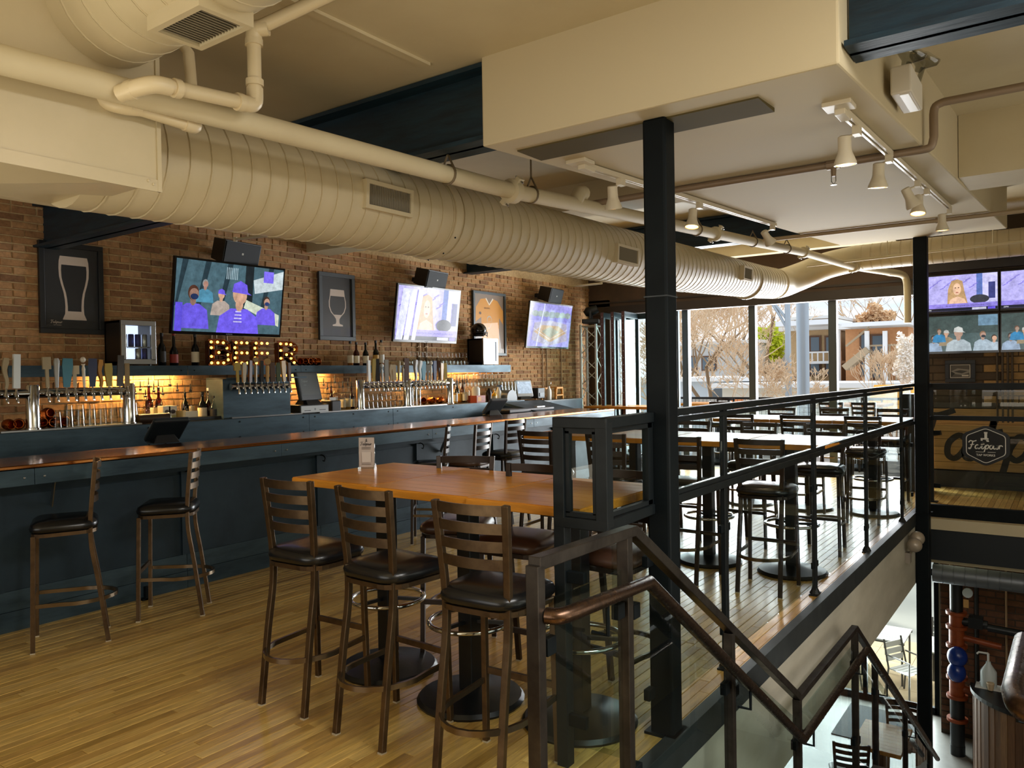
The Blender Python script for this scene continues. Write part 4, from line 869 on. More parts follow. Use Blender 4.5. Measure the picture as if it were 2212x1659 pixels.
# ------------------------------------------------------------------ registers, small gear
def terminal(label, x, y, z, rz, tilt, s=1.0, col='#3a4045', logo=True, name='register_screen', on=None):
    t = thing(name, label, 'register', (x, y, z), rz)
    b = B(); b.add([(-.10, -.13, 0), (.10, -.13, 0), (.10, .13, 0), (-.10, .13, 0), (-.06, -.08, .09), (.02, -.08, .07), (.02, .08, .07), (-.06, .08, .09)], [(3, 2, 1, 0), (4, 5, 6, 7), (0, 1, 5, 4), (1, 2, 6, 5), (2, 3, 7, 6), (3, 0, 4, 7)]); b.v = [(p[0] * s, p[1] * s, p[2] * s) for p in b.v]; b.build('base', BLACKP, t, bevel=.008)
    M4 = Matrix.Translation((.05 * s, 0, .05 * s)) @ Matrix.Rotation(-tilt, 4, 'Y')
    b = B(); b.b2((-.05 * s, -.17 * s, 0), (0, .17 * s, .33 * s), M4); b.build('shell', M('register_shell' + col, col, .45), t, bevel=.015)
    A = Art(M4 @ frame((.001, -.145 * s, .06 * s), (0, 1, 0), (0, 0, 1))); A.k = 2; A.rect(0, 0, .29 * s, .235 * s, on or '#4a5152')
    if logo: fatpour(A, .03 * s, .15 * s, .012 * s, '#8c9494'); A.rect(.05 * s, .11 * s, .09 * s, .116 * s, '#7c8484')
    A.build('screen', SCREEN if on else PRINTG, t)
    return t
terminal('large grey register screen on the back bar, above the cash drawer', -7.0, ax(668, 870, -7.0).y, 1.345, .12, .25, 1.0)
t = thing('cash_drawer', 'white-fronted cash drawer beneath the register screen', 'cash drawer', (-7.0, ax(672, 885, -6.9).y, 1.25))
b = B(); b.b2((-.2, -.2, 0), (.16, .2, .095)); b.build('case', BLACKP, t, bevel=.004)
b = B(); b.b2((.16, -.19, .012), (.168, .19, .085)); f = b.build('drawer_front', M('white_steel', '#c8ccce', .4), t); A = Art(frame((.1685, -.19, .012), (0, 1, 0), (0, 0, 1)))
A.rect(.04, .02, .13, .026, '#202428'); A.rect(.25, .02, .34, .026, '#202428'); A.ell(.19, .035, .012, .012, '#8a9094'); A.build('slots', PRINT, f)
t = thing('receipt_printer', 'black receipt printer right of the cash drawer', 'printer', (-6.95, ax(716, 890, -6.95).y, 1.25)); b = B(); b.b2((-.1, -.07, 0), (.09, .07, .13)); b.build('case', BLACKP, t, bevel=.012)
b = B(); b.b2((.02, -.045, .13), (.03, .045, .165)); b.build('paper', PAPER['white'], t)
terminal('black register screen seen from behind above the bar, left end', -6.45, ax(352, 935, -6.45).y, 1.10, 3.0, .9, .9, '#1c2225', False)
terminal('grey register screen seen from behind near the copper bar end', -6.35, ax(1062, 895, -6.35).y, 1.10, 2.9, .8, .85, '#565b60', False)
terminal('white lit register screen turned to the right by the bar end', -7.05, ax(1133, 850, -7.05).y, 1.25, -.5, .35, .85, '#c8ccd0', False, on='#b8c8d8')
t = thing('rubbish_bin_lid', 'black rubber mat and tray heap on the bar return', 'tray', (-6.45, 9.35, 1.11)); b = B(); b.prism([(-.25, -.7), (.2, -.75), (.25, .3), (-.2, .45)], .05); b.build('tray', BLACKP, t, bevel=.01); b = B(); b.b2((-.05, .05, .05), (.12, .25, .062)); b.build('caddy', BRUSHED, t)
# boxes and cups on the back bar
t = thing('wooden_rail', 'dark turned wood rail lying on the back bar beside glowing bottles', 'wooden roll', (-6.9, ax(330, 908, -6.9).y, 1.25)); b = B(); b.tube([(0.0, -.14, .045), (.02, .14, .045)], .044, 16); b.build('roll', M('dark_turned_wood', '#3a2818', .4, noise=6, color2='#2a1c10'), t, smooth=40); b = B(); b.tube([(.02 + .044 * math.cos(a), .142, .045 + .044 * math.sin(a)) for a in [i * PI / 8 for i in range(16)]], .003, 6, closed=True); b.build('rim', BRUSHED, t)
for px, c, lab, wd in ((357, '#cfc4a8', 'cream tea box with a dark crest, left of the straw jar', .075), (370, '#c8bca4', 'cream tea box with an oval crest beside the straw jar', .085)):
    t = thing('tea_box', lab, 'box', (-7.02, ax(px, 890, -7.0).y, 1.25)); b = B(); b.b2((-.05, -wd / 2, 0), (.05, wd / 2, .15)); b.build('carton', M('tea' + c, c, .6), t, bevel=.002); A = Art(frame((.0505, -wd / 2, 0), (0, 1, 0), (0, 0, 1))); A.ell(wd / 2, .095, wd * .3, .02, '#3a2c24'); A.rect(wd * .15, .02, wd * .85, .06, '#a8a060'); A.build('crest', PRINT, t)
t = thing('straw_jar', 'clear jar of garnish picks standing in a straw cup', 'jar', (-6.98, ax(389, 895, -6.98).y, 1.25)); b = B(); b.lathe([(.045, 0), (.05, .1), (.046, .1), (.042, .005)], n=14); b.build('cup', M('bamboo_cup', '#b8944c', .6), t, smooth=40); b = B(); b.lathe([(.04, .09), (.045, .16), (.04, .16)], n=12); b.build('jar', GCLEAR, t, smooth=40)
b = B()
for i in range(8): b.tube([(rnd.uniform(-.02, .02), rnd.uniform(-.02, .02), .02), (rnd.uniform(-.05, .05), rnd.uniform(-.05, .05), .2)], .003, 5)
b.build('pick', M('pick_wood', '#c89c54', .6), t)
t = thing('note_holder', 'black bar tray with a tilted paper card beside dark bottles', 'tray', (-6.98, ax(428, 905, -6.98).y, 1.25)); b = B(); b.b2((-.08, -.2, 0), (.08, .22, .03)); b.build('tray', BLACKP, t, bevel=.004); b = B(); b.b2((-.01, -.17, .03), (0.0, .0, .09)); b.build('paper_card', PAPER['cream'], t)
# right end clutter
t = thing('menu_box', 'red printed carton on the back bar right end', 'box', (-6.95, ax(1030, 860, -6.95).y, 1.25)); b = B(); b.b2((-.08, -.1, 0), (.08, .1, .1)); b.build('carton', M('red_carton', '#9c3a24', .5), t); A = Art(frame((.0805, -.1, 0), (0, 1, 0), (0, 0, 1))); A.rect(.02, .02, .1, .08, '#e0a060'); A.text('ICE', .12, .035, .035, '#f0e0c0'); A.build('printing', PRINT, t); b = B(); b.lathe([(.06, .1), (.06, .2), (.04, .23), (.001, .23)], (0, -.02, 0), 14); b.build('paper_roll', PAPER['white'], t, smooth=40)
t = thing('drink_shaker', 'dark shaker tin beside the yellow soap bottle', 'shaker', (-6.92, ax(1056, 862, -6.92).y, 1.25)); b = B(); b.lathe([(.035, 0), (.045, .13), (.03, .17), (.018, .2), (.001, .2)], n=14); b.build('tin', M('dark_tin', '#2a2422', .25, .8), t, smooth=40)
t = thing('spray_bottle', 'white spray bottle with blue trigger on the back bar', 'bottle', (-7.0, ax(1077, 862, -7.0).y, 1.25)); b = B(); b.lathe([(.04, 0), (.042, .14), (.018, .19), (.014, .21)], n=14); b.build('body', PAPER['white'], t, smooth=40); b = B(); b.b2((-.02, -.015, .21), (.06, .015, .24)); b.bar((.03, 0, .21), (.045, 0, .16), .012, .012); b.build('trigger', PAPER['blue'], t, bevel=.003)
t = thing('cap_bin', 'grey dome-lidded bin on the back bar beside the glass columns', 'bin', (-6.98, ax(1095, 858, -6.98).y, 1.25)); b = B(); b.prism([(-.13, 0), (.13, 0)] + [(.13 * math.cos(a), .03 + .13 * math.sin(a)) for a in [PI * i / 10 for i in range(11)]], .2, frame((-.1, -.0, 0), (0, 1, 0), (0, 0, 1))); b.build('shell', M('grey_shell', '#4c545c', .4), t, smooth=30)
t = thing('card_reader', 'black card printer beside the white register screen', 'printer', (-7.05, ax(1160, 860, -7.05).y, 1.25)); b = B(); b.b2((-.08, -.1, 0), (.09, .1, .17)); b.build('case', BLACKP, t, bevel=.01); b = B(); b.b2((.091, -.06, .03), (.1, .06, .09)); b.build('slot', M('grey_shell', '#4c545c', .4), t)
for k, px in enumerate((1178, 1208)):
    t = thing('napkin_stand', ['orange wooden stand left of the white dispenser', 'orange wooden stand right of the white dispenser'][k], 'stand', (-7.05, ax(px, 858, -7.05).y, 1.22)); b = B(); O = M('orange_wood', '#d8963c', .5)
    for sy in (-1, 1): b.bar((0, sy * .11, 0), (0, sy * .085, .2), .03, .03, (1, 0, 0))
    b.b2((-.02, -.1, .17), (.02, .1, .2)); b.b2((-.02, -.11, .05), (.02, .11, .075)); b.build('front', O, t, bevel=.003); b = B(); b.b2((-.14, -.09, .185), (-.02, .09, .2)); b.b2((-.14, -.1, 0), (-.12, -.07, .19)); b.b2((-.14, .07, 0), (-.12, .1, .19)); b.build('top', O, t)
t = thing('soap_dispenser', 'white pump dispenser wrapped in film between orange stands', 'dispenser', (-6.98, ax(1186, 858, -6.98).y, 1.22)); b = B(); b.lathe([(.04, 0), (.042, .15), (.02, .19), (.018, .22)], n=14); b.build('bottle', PAPER['white'], t, smooth=40); b = B(); b.ball((0, -.01, .27), .055, 10, 8); b.build('film_wrap', GCLEAR, t, smooth=60)
# truss tower with a moving head lamp
ALU = M('aluminium', '#c4c4c0', .35, .8)
yT, xT = 12.25, -7.05
t = thing('truss_tower', 'silver lattice truss tower in the corner by the folded doors', 'truss', (xT, yT, 0), .15)
H = 2.52; s_ = .145
for i, (sx, sy) in enumerate(((-1, -1), (1, -1), (1, 1), (-1, 1))):
    b = B(); b.tube([(sx * s_, sy * s_, 0), (sx * s_, sy * s_, H)], .025, 10); b.build('chord', ALU, t, smooth=40)
for f in range(4):
    b = B(); c_ = [(-s_, -s_), (s_, -s_), (s_, s_), (-s_, s_)]; p, q = c_[f], c_[(f + 1) % 4]; n = 9
    for i in range(n): a, c = (p, q) if i % 2 else (q, p); b.tube([(a[0], a[1], H * i / n + .03), (c[0], c[1], H * (i + 1) / n - .0)], .009, 6)
    for zz in (.03, H - .03): b.tube([(p[0], p[1], zz), (q[0], q[1], zz)], .014, 6)
    b.build('lacing', ALU, t, smooth=40)
t = thing('stage_lamp', 'black moving-head stage lamp on top of the truss tower', 'stage lamp', (xT, yT, H + .02), .4); b = B(); b.b2((-.15, -.13, 0), (.15, .13, .08)); b.build('base', BLACKP, t, bevel=.015)
b = B(); b.b2((-.02, -.12, .08), (.02, -.09, .22)); b.b2((-.02, .09, .08), (.02, .12, .22)); b.build('yoke', BLACKP, t, bevel=.006); b = B(); b.tube([(-.11, 0, .18), (-.06, 0, .21), (.07, 0, .25), (.12, 0, .27)], .085, 14, scale=[.6, 1, 1, .85]); b.build('head', BLACKP, t, smooth=50)
# ------------------------------------------------------------------ bar stools
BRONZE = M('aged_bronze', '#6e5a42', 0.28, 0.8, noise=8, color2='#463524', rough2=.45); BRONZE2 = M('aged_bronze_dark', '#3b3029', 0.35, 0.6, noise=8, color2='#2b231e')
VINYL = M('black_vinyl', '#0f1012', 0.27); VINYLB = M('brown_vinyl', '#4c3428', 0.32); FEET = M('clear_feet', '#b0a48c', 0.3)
def make_stool(label, loc, rz, group, metal, vinyl):
    t = thing('bar_stool', label, 'bar stool', loc, rz, group)
    pl = []                                                  # seat outline: rounded trapezoid
    for (cx_, cy_, r, a0) in ((.135, .135, .07, 0), (-.135, .135, .07, 90), (-.095, -.065, .10, 180), (.095, -.065, .10, 270)):
        for k in range(5):
            a = math.radians(a0 + 22.5 * k); pl.append((cx_ + r * math.cos(a), cy_ + r * math.sin(a)))
    n = len(pl); b = B(); rings = []
    for sc_, z in ((.93, .722), (1.0, .734), (1.02, .753), (.98, .774), (.86, .790), (.5, .799)): rings.append([(x * sc_, y * sc_, z) for x, y in pl])
    vs = [p for r in rings for p in r]; fs = [(i * n + k, i * n + (k + 1) % n, (i + 1) * n + (k + 1) % n, (i + 1) * n + k) for i in range(5) for k in range(n)] + [tuple(range(5 * n, 6 * n)), tuple(reversed(range(n)))]
    b.add(vs, fs); b.build('seat', vinyl, t, smooth=60)
    b = B(); b.sweep([(x * .95, y * .95, .711) for x, y in pl], [(-.004, -.011), (.004, -.011), (.004, .011), (-.004, .011)], closed=True); b.build('seat_frame', metal, t)
    for s in (-1, 1):
        b = B(); b.sq([(s * .185, .20, .006), (s * .175, .185, .71)], .026, up=(0, 1, 0)); f = b.build('leg', metal, t, bevel=.003); b = B(); b.box((s * .185, .20, .004), (.027, .027, .008)); b.build('foot', FEET, f)
        pts = bez([(s * .155, -.208, .006), (s * .152, -.160, .38), (s * .150, -.126, .60), (s * .152, -.122, .76), (s * .160, -.134, .92), (s * .172, -.158, 1.145)], 3)
        b = B(); b.sq(pts, .026, .030, up=(1, 0, 0)); f = b.build('leg', metal, t, bevel=.003); f['label'] = 'rear leg running up into the back post'; b = B(); b.box((s * .155, -.208, .004), (.027, .031, .008)); b.build('foot', FEET, f)
    for k in range(4):
        z = .905 + .072 * k; yb_ = -.134 - .024 * ((z - .9) / .245); hw = .158 + .012 * ((z - .9) / .245); h = .021
        pts = [(hw * (2 * i / 8 - 1), yb_ - .032 * (1 - (2 * i / 8 - 1) ** 2), z - .0) for i in range(9)]
        b = B(); b.sweep(pts, [(-.004, -h), (.004, -h), (.004, h), (-.004, h)]); b.build('back_slat', metal, t, smooth=30)
    pts = [(-.184, .19, .285), (-.184, .05, .28)] + [(-.19 * math.cos(PI * i / 12), -.03 - .235 * math.sin(PI * i / 12), .275) for i in range(13)] + [(.184, .05, .28), (.184, .19, .285)]
    b = B(); b.sweep(pts, [(-.007, -.012), (.007, -.012), (.007, .012), (-.007, .012)]); b.build('foot_ring', M('worn_ring', '#7a6a55', .22, .9), t, smooth=30)
    b = B(); b.bar((-.18, .197, .33), (.18, .197, .33), .016, .028); b.build('stretcher', metal, t)
    return t
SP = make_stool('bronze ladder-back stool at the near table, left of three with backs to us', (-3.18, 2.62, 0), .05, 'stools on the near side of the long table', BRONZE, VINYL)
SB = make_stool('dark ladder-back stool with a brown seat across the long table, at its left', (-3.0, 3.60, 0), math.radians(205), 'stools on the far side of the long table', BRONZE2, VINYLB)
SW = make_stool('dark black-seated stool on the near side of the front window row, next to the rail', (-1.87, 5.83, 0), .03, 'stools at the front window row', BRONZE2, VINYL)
dup(SP, (-2.60, 2.60, 0), -.04, 'bronze ladder-back stool at the near table, middle of three with backs to us')
dup(SP, (-1.945, 2.54, 0), .06, 'bronze ladder-back stool at the near table, right of three beside the glass rail')
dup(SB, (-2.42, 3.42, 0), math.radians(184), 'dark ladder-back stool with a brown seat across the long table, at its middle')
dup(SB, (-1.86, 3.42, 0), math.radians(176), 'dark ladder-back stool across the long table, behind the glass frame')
g = 'stools along the copper bar'
dup(SP, (-5.19, 2.34, 0), math.radians(154), 'bronze stool at the bar, first from the left, seen edge-on', g)
dup(SP, (-5.18, 3.04, 0), math.radians(139), 'bronze stool at the bar, second from the left, beside the floor post', g)
dup(SW, (-5.18, 5.80, 0), math.radians(128), 'dark stool at the bar behind the long table, seen edge-on', g)
dup(SB, (-5.05, 6.25, 0), math.radians(100), 'reddish-seated stool at the bar, middle of the far three', g)
dup(SW, (-5.17, 7.02, 0), math.radians(88), 'black-seated stool at the bar, furthest right of the far three', g)
# ------------------------------------------------------------------ pub tables
BASEM = M('cast_base', '#16191b', 0.35, 0.3, noise=20, color2='#101214')
def make_table(label, x0, x1, y0, y1, z=1.07, rz=0, group=None, bx=None, by=None, ring=True, th=.044, base=True):
    t = thing('pub_table', label, 'table', ((x0 + x1) / 2, (y0 + y1) / 2, 0), rz, group); w, d = (x1 - x0) / 2, (y1 - y0) / 2
    n = 9; top = None                                         # glued staves are the pieces of the top
    b = B(); b.b2((-w, -d, z - th), (w, d, z - .004)); top = b.build('tabletop', TABLEW, t, bevel=.004)
    for i in range(n):
        a = -d + 2 * d * i / n; b = B(); e = .0012; q = .004 if i in (0, n - 1) else 0
        b.b2((-w + .003, a + e + (q if i == 0 else 0), z - .006), (w - .003, a + 2 * d / n - e - (q if i == n - 1 else 0), z)); b.build('stave', TABLEW, top)
    if not base: return t
    bx = 0 if bx is None else bx - (x0 + x1) / 2; by = 0 if by is None else by - (y0 + y1) / 2
    b = B(); b.lathe([(.27, 0), (.275, .012), (.26, .03), (.10, .055), (.06, .065)], (bx, by, 0), 28); b.build('base_disc', BASEM, t, smooth=40)
    b = B(); b.b2((bx - .042, by - .042, .05), (bx + .042, by + .042, z - th)); b.build('column', BASEM, t, bevel=.004)
    b = B(); b.b2((bx - .2, by - .03, z - th - .012), (bx + .2, by + .03, z - th)); b.b2((bx - .03, by - .2, z - th - .012), (bx + .03, by + .2, z - th)); b.build('top_spider', BASEM, t)
    if ring:
        b = B(); b.tube([(bx + .205 * math.cos(a), by + .205 * math.sin(a), .40) for a in [2 * PI * i / 28 for i in range(28)]], .0125, 10, closed=True); r = b.build('foot_ring', CHROME, t, smooth=60); r['label'] = 'chrome foot ring'
        b = B()
        for a in (.4, .4 + PI * 2 / 3, .4 + PI * 4 / 3): b.bar((bx, by, .40), (bx + .2 * math.cos(a), by + .2 * math.sin(a), .40), .018, .018)
        b.build('spoke', BASEM, r)
    return t
g = 'honey wood tables pushed into one long table'
make_table('honey wood pub table with the menu card, left end of the long table', -3.69, -3.03, 2.905, 3.745, group=g, bx=-3.14, by=3.12)
make_table('honey wood pub table, middle of the long table', -3.028, -2.332, 2.86, 3.72, group=g, bx=-2.49, by=3.05)
make_table('honey wood pub table, right end of the long table behind the glass frame', -2.328, -1.70, 2.835, 3.68, group=g, bx=-1.90, by=3.14)
# menu card
t = thing('menu_card', 'clear acrylic stand with a printed menu card on the long table', 'menu card', az(793, 1013, 1.07), math.radians(28))
b = B(); b.b2((-.052, -.002, .0), (.052, .0025, .20)); b.prism([(-.03, 0), (.03, 0), (.0, .05)], .004, frame((-.054, 0, 0), (0, 1, 0), (0, 0, 1))); b.prism([(-.03, 0), (.03, 0), (.0, .05)], .004, frame((.05, 0, 0), (0, 1, 0), (0, 0, 1))); b.build('acrylic_stand', GCLEAR, t)
A = Art(frame((-.05, -.0025, .012), (1, 0, 0), (0, 0, 1))); A.rect(0, 0, .1, .185, '#b8aca4'); fatpour(A, .012, .138, .0095, '#26282c'); A.rect(.048, .163, .053, .178, '#26282c'); A.rect(.044, .16, .057, .165, '#26282c')
for i, yy in enumerate((.125, .119, .113)): A.rect(.02, yy, .08, yy + .0022, '#6c6660')
A.rect(.02, .03, .08, .095, '#c9c0b8'); A.rect(.02, .018, .08, .021, '#6c6660'); A.build('printed_card', PRINT, t)
# ------------------------------------------------------------------ tables and stools by the windows
g1, g2 = 'tables of the front row by the glass rail', 'tables of the second row by the glass rail'
for i, xc in enumerate((-1.85, -2.55, -3.25, -3.95)):
    make_table('pub table of the front row under the windows, ' + ['right end by the rail', 'second from the rail', 'third from the rail', 'left end'][i], xc - .345, xc + .345, 6.13, 7.05, group=g1, by=6.42)
for i, xc in enumerate((-1.83, -2.53, -3.23)):
    make_table('pub table of the second row under the windows, ' + ['right end by the rail', 'second from the rail', 'left end'][i], xc - .345, xc + .345, 9.15, 10.05, group=g2, by=9.5)
for i, xc in enumerate((-1.87, -2.49, -3.15, -3.85)):
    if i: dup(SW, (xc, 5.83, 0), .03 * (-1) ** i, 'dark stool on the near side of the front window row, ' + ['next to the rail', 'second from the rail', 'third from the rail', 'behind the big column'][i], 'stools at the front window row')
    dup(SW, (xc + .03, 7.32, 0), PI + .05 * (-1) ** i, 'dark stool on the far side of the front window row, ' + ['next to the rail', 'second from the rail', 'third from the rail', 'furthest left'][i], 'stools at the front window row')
for i, xc in enumerate((-1.80, -2.47, -3.15)):
    dup(SW, (xc, 8.98, 0), .04 * (-1) ** i, 'dark stool on the near side of the second window row, ' + ['next to the rail', 'second from the rail', 'furthest left'][i], 'stools at the second window row')
    dup(SW, (xc, 10.38, 0), PI - .05 * (-1) ** i, 'dark stool on the far side of the second window row, ' + ['next to the rail', 'second from the rail', 'furthest left'][i], 'stools at the second window row')
make_table('honey wood pub table by the folded doors, seen left of the big column', -6.9, -5.7, 11.7, 12.4, group=None)
make_table('pub table on the balcony seen over the rail', -3.3, -2.4, 13.4, 14.2, group='balcony tables')
make_table('orange pub table on the balcony behind the big column', -5.8, -4.6, 13.2, 13.9, group='balcony tables')
for i, (x, y, r) in enumerate(((-3.1, 13.05, .1), (-2.6, 13.1, -.1), (-2.85, 14.55, 3.1), (-4.9, 12.98, .2), (-5.4, 14.3, 3.0))):
    dup(SW, (x, y, -.02), r, 'dark stool on the balcony, ' + ['near left of the right table', 'near right of the right table', 'beyond the right table', 'in front of the left table', 'beyond the left table'][i], 'stools on the balcony')
# ------------------------------------------------------------------ columns
def column(label, x, y, z0, z1, a, seam=None):
    t = thing('steel_column', label, 'column', (x, y, 0)); b = B(); b.b2((x - a / 2, y - a / 2, z0), (x + a / 2, y + a / 2, z1)); b.build('shaft', BLACK, t, world=True, bevel=.012)
    b = B(); b.b2((x - a / 2 - .02, y - a / 2 - .02, 0.0), (x + a / 2 + .02, y + a / 2 + .02, .012)); b.build('base_plate', BLACK, t, world=True)
    if seam: b = B(); b.b2((x - a / 2 - .0015, y - a / 2 - .0015, seam - .003), (x + a / 2 + .0015, y + a / 2 + .0015, seam + .003)); b.build('weld_seam', M('weld', '#3a3f42', .5, .4), t, world=True)
    return t
column('black square steel column near the stair, from floor to soffit', -1.515, 3.27, 0, 2.79, .112, 1.99)
column('far black square steel column at the corner of the glass rails', -1.37, 9.82, -3.45, 3.12, .14)
# ------------------------------------------------------------------ glass guard rails
PANE = glass('guard_glass', '#eef4f3', 0.01, 1.0)
def rx(y): return -1.58 + 0.0185 * (y - 3.3)
def clip(parent, c, d=(.02, .05, .045)): b = B(); b.box(c, d); b.build('glass_clip', BLACK, parent, world=True, bevel=.003)
RAILB = M('rail_black', '#151b1e', 0.40, 0.1, noise=7, color2='#0e1315', rough2=.5, spec=.3)
t = thing('guard_rail', 'long black steel and glass guard rail between the two columns', 'railing', (-1.52, 6.5, 0))
ya, yb_ = 3.33, 9.75
P = lambda y, z: (rx(y), y, z)
b = B(); b.bar(P(ya, 1.452), P(yb_, 1.452), .055, .035); b.bar(P(ya, 1.414), P(yb_, 1.414), .03, .028); b.build('top_rail', RAILB, t, world=True, bevel=.004)
b = B(); b.bar(P(ya, 1.028), P(yb_, 1.028), .055, .04); b.bar(P(ya, 1.06), P(yb_, 1.06), .03, .026); b.build('middle_rail', RAILB, t, world=True, bevel=.004)
py = [4.16, 5.88, 7.50, 9.12]
for y in py:
    b = B(); b.b2((rx(y) - .014, y - .025, 0), (rx(y) + .014, y + .025, 1.44)); o = b.build('post', RAILB, t, world=True, bevel=.003)
    b = B(); b.b2((rx(y) - .03, y - .06, 0), (rx(y) + .03, y + .06, .01)); b.lathe([(.04, .01), (.02, .05)], (rx(y), y, 0), 10); b.build('foot_plate', RAILB, o, world=True)
ys = [ya] + py + [yb_]
for i in range(5):
    a, c = ys[i] + .03, ys[i + 1] - .03
    if c - a < .1: continue
    b = B(); b.bar(P(a, 1.237), P(c, 1.237), .008, .325); b.build('upper_pane', PANE, t, world=True)
    b = B(); b.bar(P(a + .02, .49), P(c - .02, .49), .009, .84); o = b.build('lower_pane', PANE, t, world=True)
    for yy in (a + .01, c - .01):
        for zz in (.22, .78): clip(t, (rx(yy), yy, zz))
# short return rail ending in the framed pane
t = thing('guard_rail', 'short black rail with a framed glass pane left of the big column', 'railing', (-1.6, 2.95, 0))
b = B(); b.bar((-1.535, 2.73, 1.445), (-1.555, 3.21, 1.445), .055, .045); b.bar((-1.765, 2.755, 1.445), (-1.51, 2.755, 1.445), .055, .045); b.build('top_rail', RAILB, t, world=True, bevel=.004)
b = B(); b.bar((-1.535, 2.73, 1.03), (-1.555, 3.21, 1.03), .055, .045); b.bar((-1.765, 2.755, 1.03), (-1.51, 2.755, 1.03), .055, .045); b.build('middle_rail', RAILB, t, world=True, bevel=.004)
b = B(); b.b2((-1.765, 2.728, 0), (-1.712, 2.782, 1.44)); b.build('post', RAILB, t, world=True, bevel=.003)
b = B(); b.b2((-1.562, 2.728, 1.02), (-1.508, 2.782, 1.45)); b.build('post', RAILB, t, world=True, bevel=.003)
b = B()
for q in (((-1.712, 1.055), (-1.562, 1.075)), ((-1.712, 1.40), (-1.562, 1.425)), ((-1.712, 1.07), (-1.692, 1.41)), ((-1.582, 1.07), (-1.562, 1.41))): b.b2((q[0][0], 2.742, q[0][1]), (q[1][0], 2.768, q[1][1]))
b.b2((-1.56, 2.79, 1.055), (-1.535, 3.2, 1.075)); b.b2((-1.56, 2.79, 1.4), (-1.535, 3.2, 1.42)); b.b2((-1.565, 3.16, 1.05), (-1.535, 3.21, 1.42)); b.build('pane_frame', RAILB, t, world=True)
b = B(); b.b2((-1.695, 2.751, 1.07), (-1.58, 2.758, 1.405)); b.build('upper_pane', PANE, t, world=True)
b = B(); b.b2((-1.551, 2.8, 1.07), (-1.545, 3.17, 1.405)); b.build('upper_pane', PANE, t, world=True)
b = B(); b.b2((-1.69, 2.751, .10), (-1.47, 2.759, .86)); b.build('lower_pane', PANE, t, world=True)
b = B(); b.b2((-1.553, 2.84, .10), (-1.545, 3.18, .93)); b.build('lower_pane', PANE, t, world=True)
for zz in (.2, .80): clip(t, (-1.675, 2.755, zz), (.09, .03, .05))
for zz in (.2, .8): clip(t, (-1.55, 3.17, zz), (.03, .06, .05))
# far landing rail with the round-cornered sign
t = thing('guard_rail', 'far black and glass rail of the landing carrying the hexagon sign', 'railing', (0.4, 10.72, 0))
xa, xb = -1.41, 2.5
b = B(); b.b2((xa, 10.69, 1.375), (xb, 10.75, 1.452)); b.bar((-1.41, 9.9, 1.43), (-1.41, 10.72, 1.43), .05, .05); b.build('top_rail', RAILB, t, world=True, bevel=.004)
b = B(); b.b2((xa, 10.69, 1.005), (xb, 10.75, 1.06)); b.bar((-1.41, 9.9, 1.03), (-1.41, 10.72, 1.03), .05, .05); b.build('middle_rail', RAILB, t, world=True, bevel=.004)
for x in (-1.395, .3, 2.0):
    b = B(); b.b2((x - .022, 10.695, 0), (x + .022, 10.745, 1.44)); o = b.build('post', RAILB, t, world=True, bevel=.003); b = B(); b.b2((x - .06, 10.66, 0), (x + .06, 10.78, .01)); b.build('foot_plate', RAILB, o, world=True)
for a, c in ((-1.37, .275), (.325, 1.975)):
    b = B(); b.b2((a, 10.716, 1.065), (c, 10.724, 1.37)); b.build('upper_pane', PANE, t, world=True)
    b = B(); b.b2((a + .01, 10.716, .09), (c - .01, 10.724, .95)); b.build('lower_pane', PANE, t, world=True)
for zz in (.2, .85): clip(t, (-1.345, 10.715, zz), (.09, .03, .05))
sg = thing('hexagon_sign', 'black hexagon sign with white border and lettering on the far glass rail', 'sign', (-.823, 10.69, .475))
hexp = [(0, .24), (.215, .135), (.215, -.115), (0, -.24), (-.215, -.115), (-.215, .135)]
def rounded(pts, r, n=4):
    out = []
    for i in range(len(pts)):
        p0, p1, p2 = Vector(pts[i - 1]), Vector(pts[i]), Vector(pts[(i + 1) % len(pts)]); a = p1 + (p0 - p1).normalized() * r; c = p1 + (p2 - p1).normalized() * r
        for k in range(n + 1): s = k / n; q = a * (1 - s) ** 2 + p1 * 2 * s * (1 - s) + c * s * s; out.append((q.x, q.y))
    return out
M4 = frame((-.823, 10.70, .712), (1, 0, 0), (0, 0, 1))
hp = rounded([(x * 1.12, y * 1.02) for x, y in hexp], .05)
b = B(); b.prism(hp, .02, M4); b.build('board', M('sign_black', '#101214', .35), sg, world=True)
A = Art(M4 @ Matrix.Translation((0, 0, .0205)), .0006)
s1 = rounded([(x * .94, y * .88) for x, y in hexp], .035); s2 = rounded([(x * .90, y * .845) for x, y in hexp], .033)
WHT = '#e4e4e0'
A.poly(s1, WHT); A.poly(s2, '#101214'); fatpour(A, -.17, -.035, .044, WHT)
A.rect(-.012, .085, .016, .15, WHT); A.poly([(-.018, .15), (.022, .15), (.018, .165), (-.014, .165)], WHT); A.rect(-.05, .075, .03, .092, WHT); A.rect(-.05, .06, -.03, .092, WHT); A.poly([(.0, .07), (.03, .07), (.036, .05), (.012, .05)], WHT)
A.rect(-.10, -.075, -.02, -.07, WHT); A.rect(.02, -.075, .10, -.07, WHT); A.text('TAP WORKS', 0, -.12, .034, WHT, 'CENTER', bold=.0008); A.build('lettering', PRINT, sg, world=True)
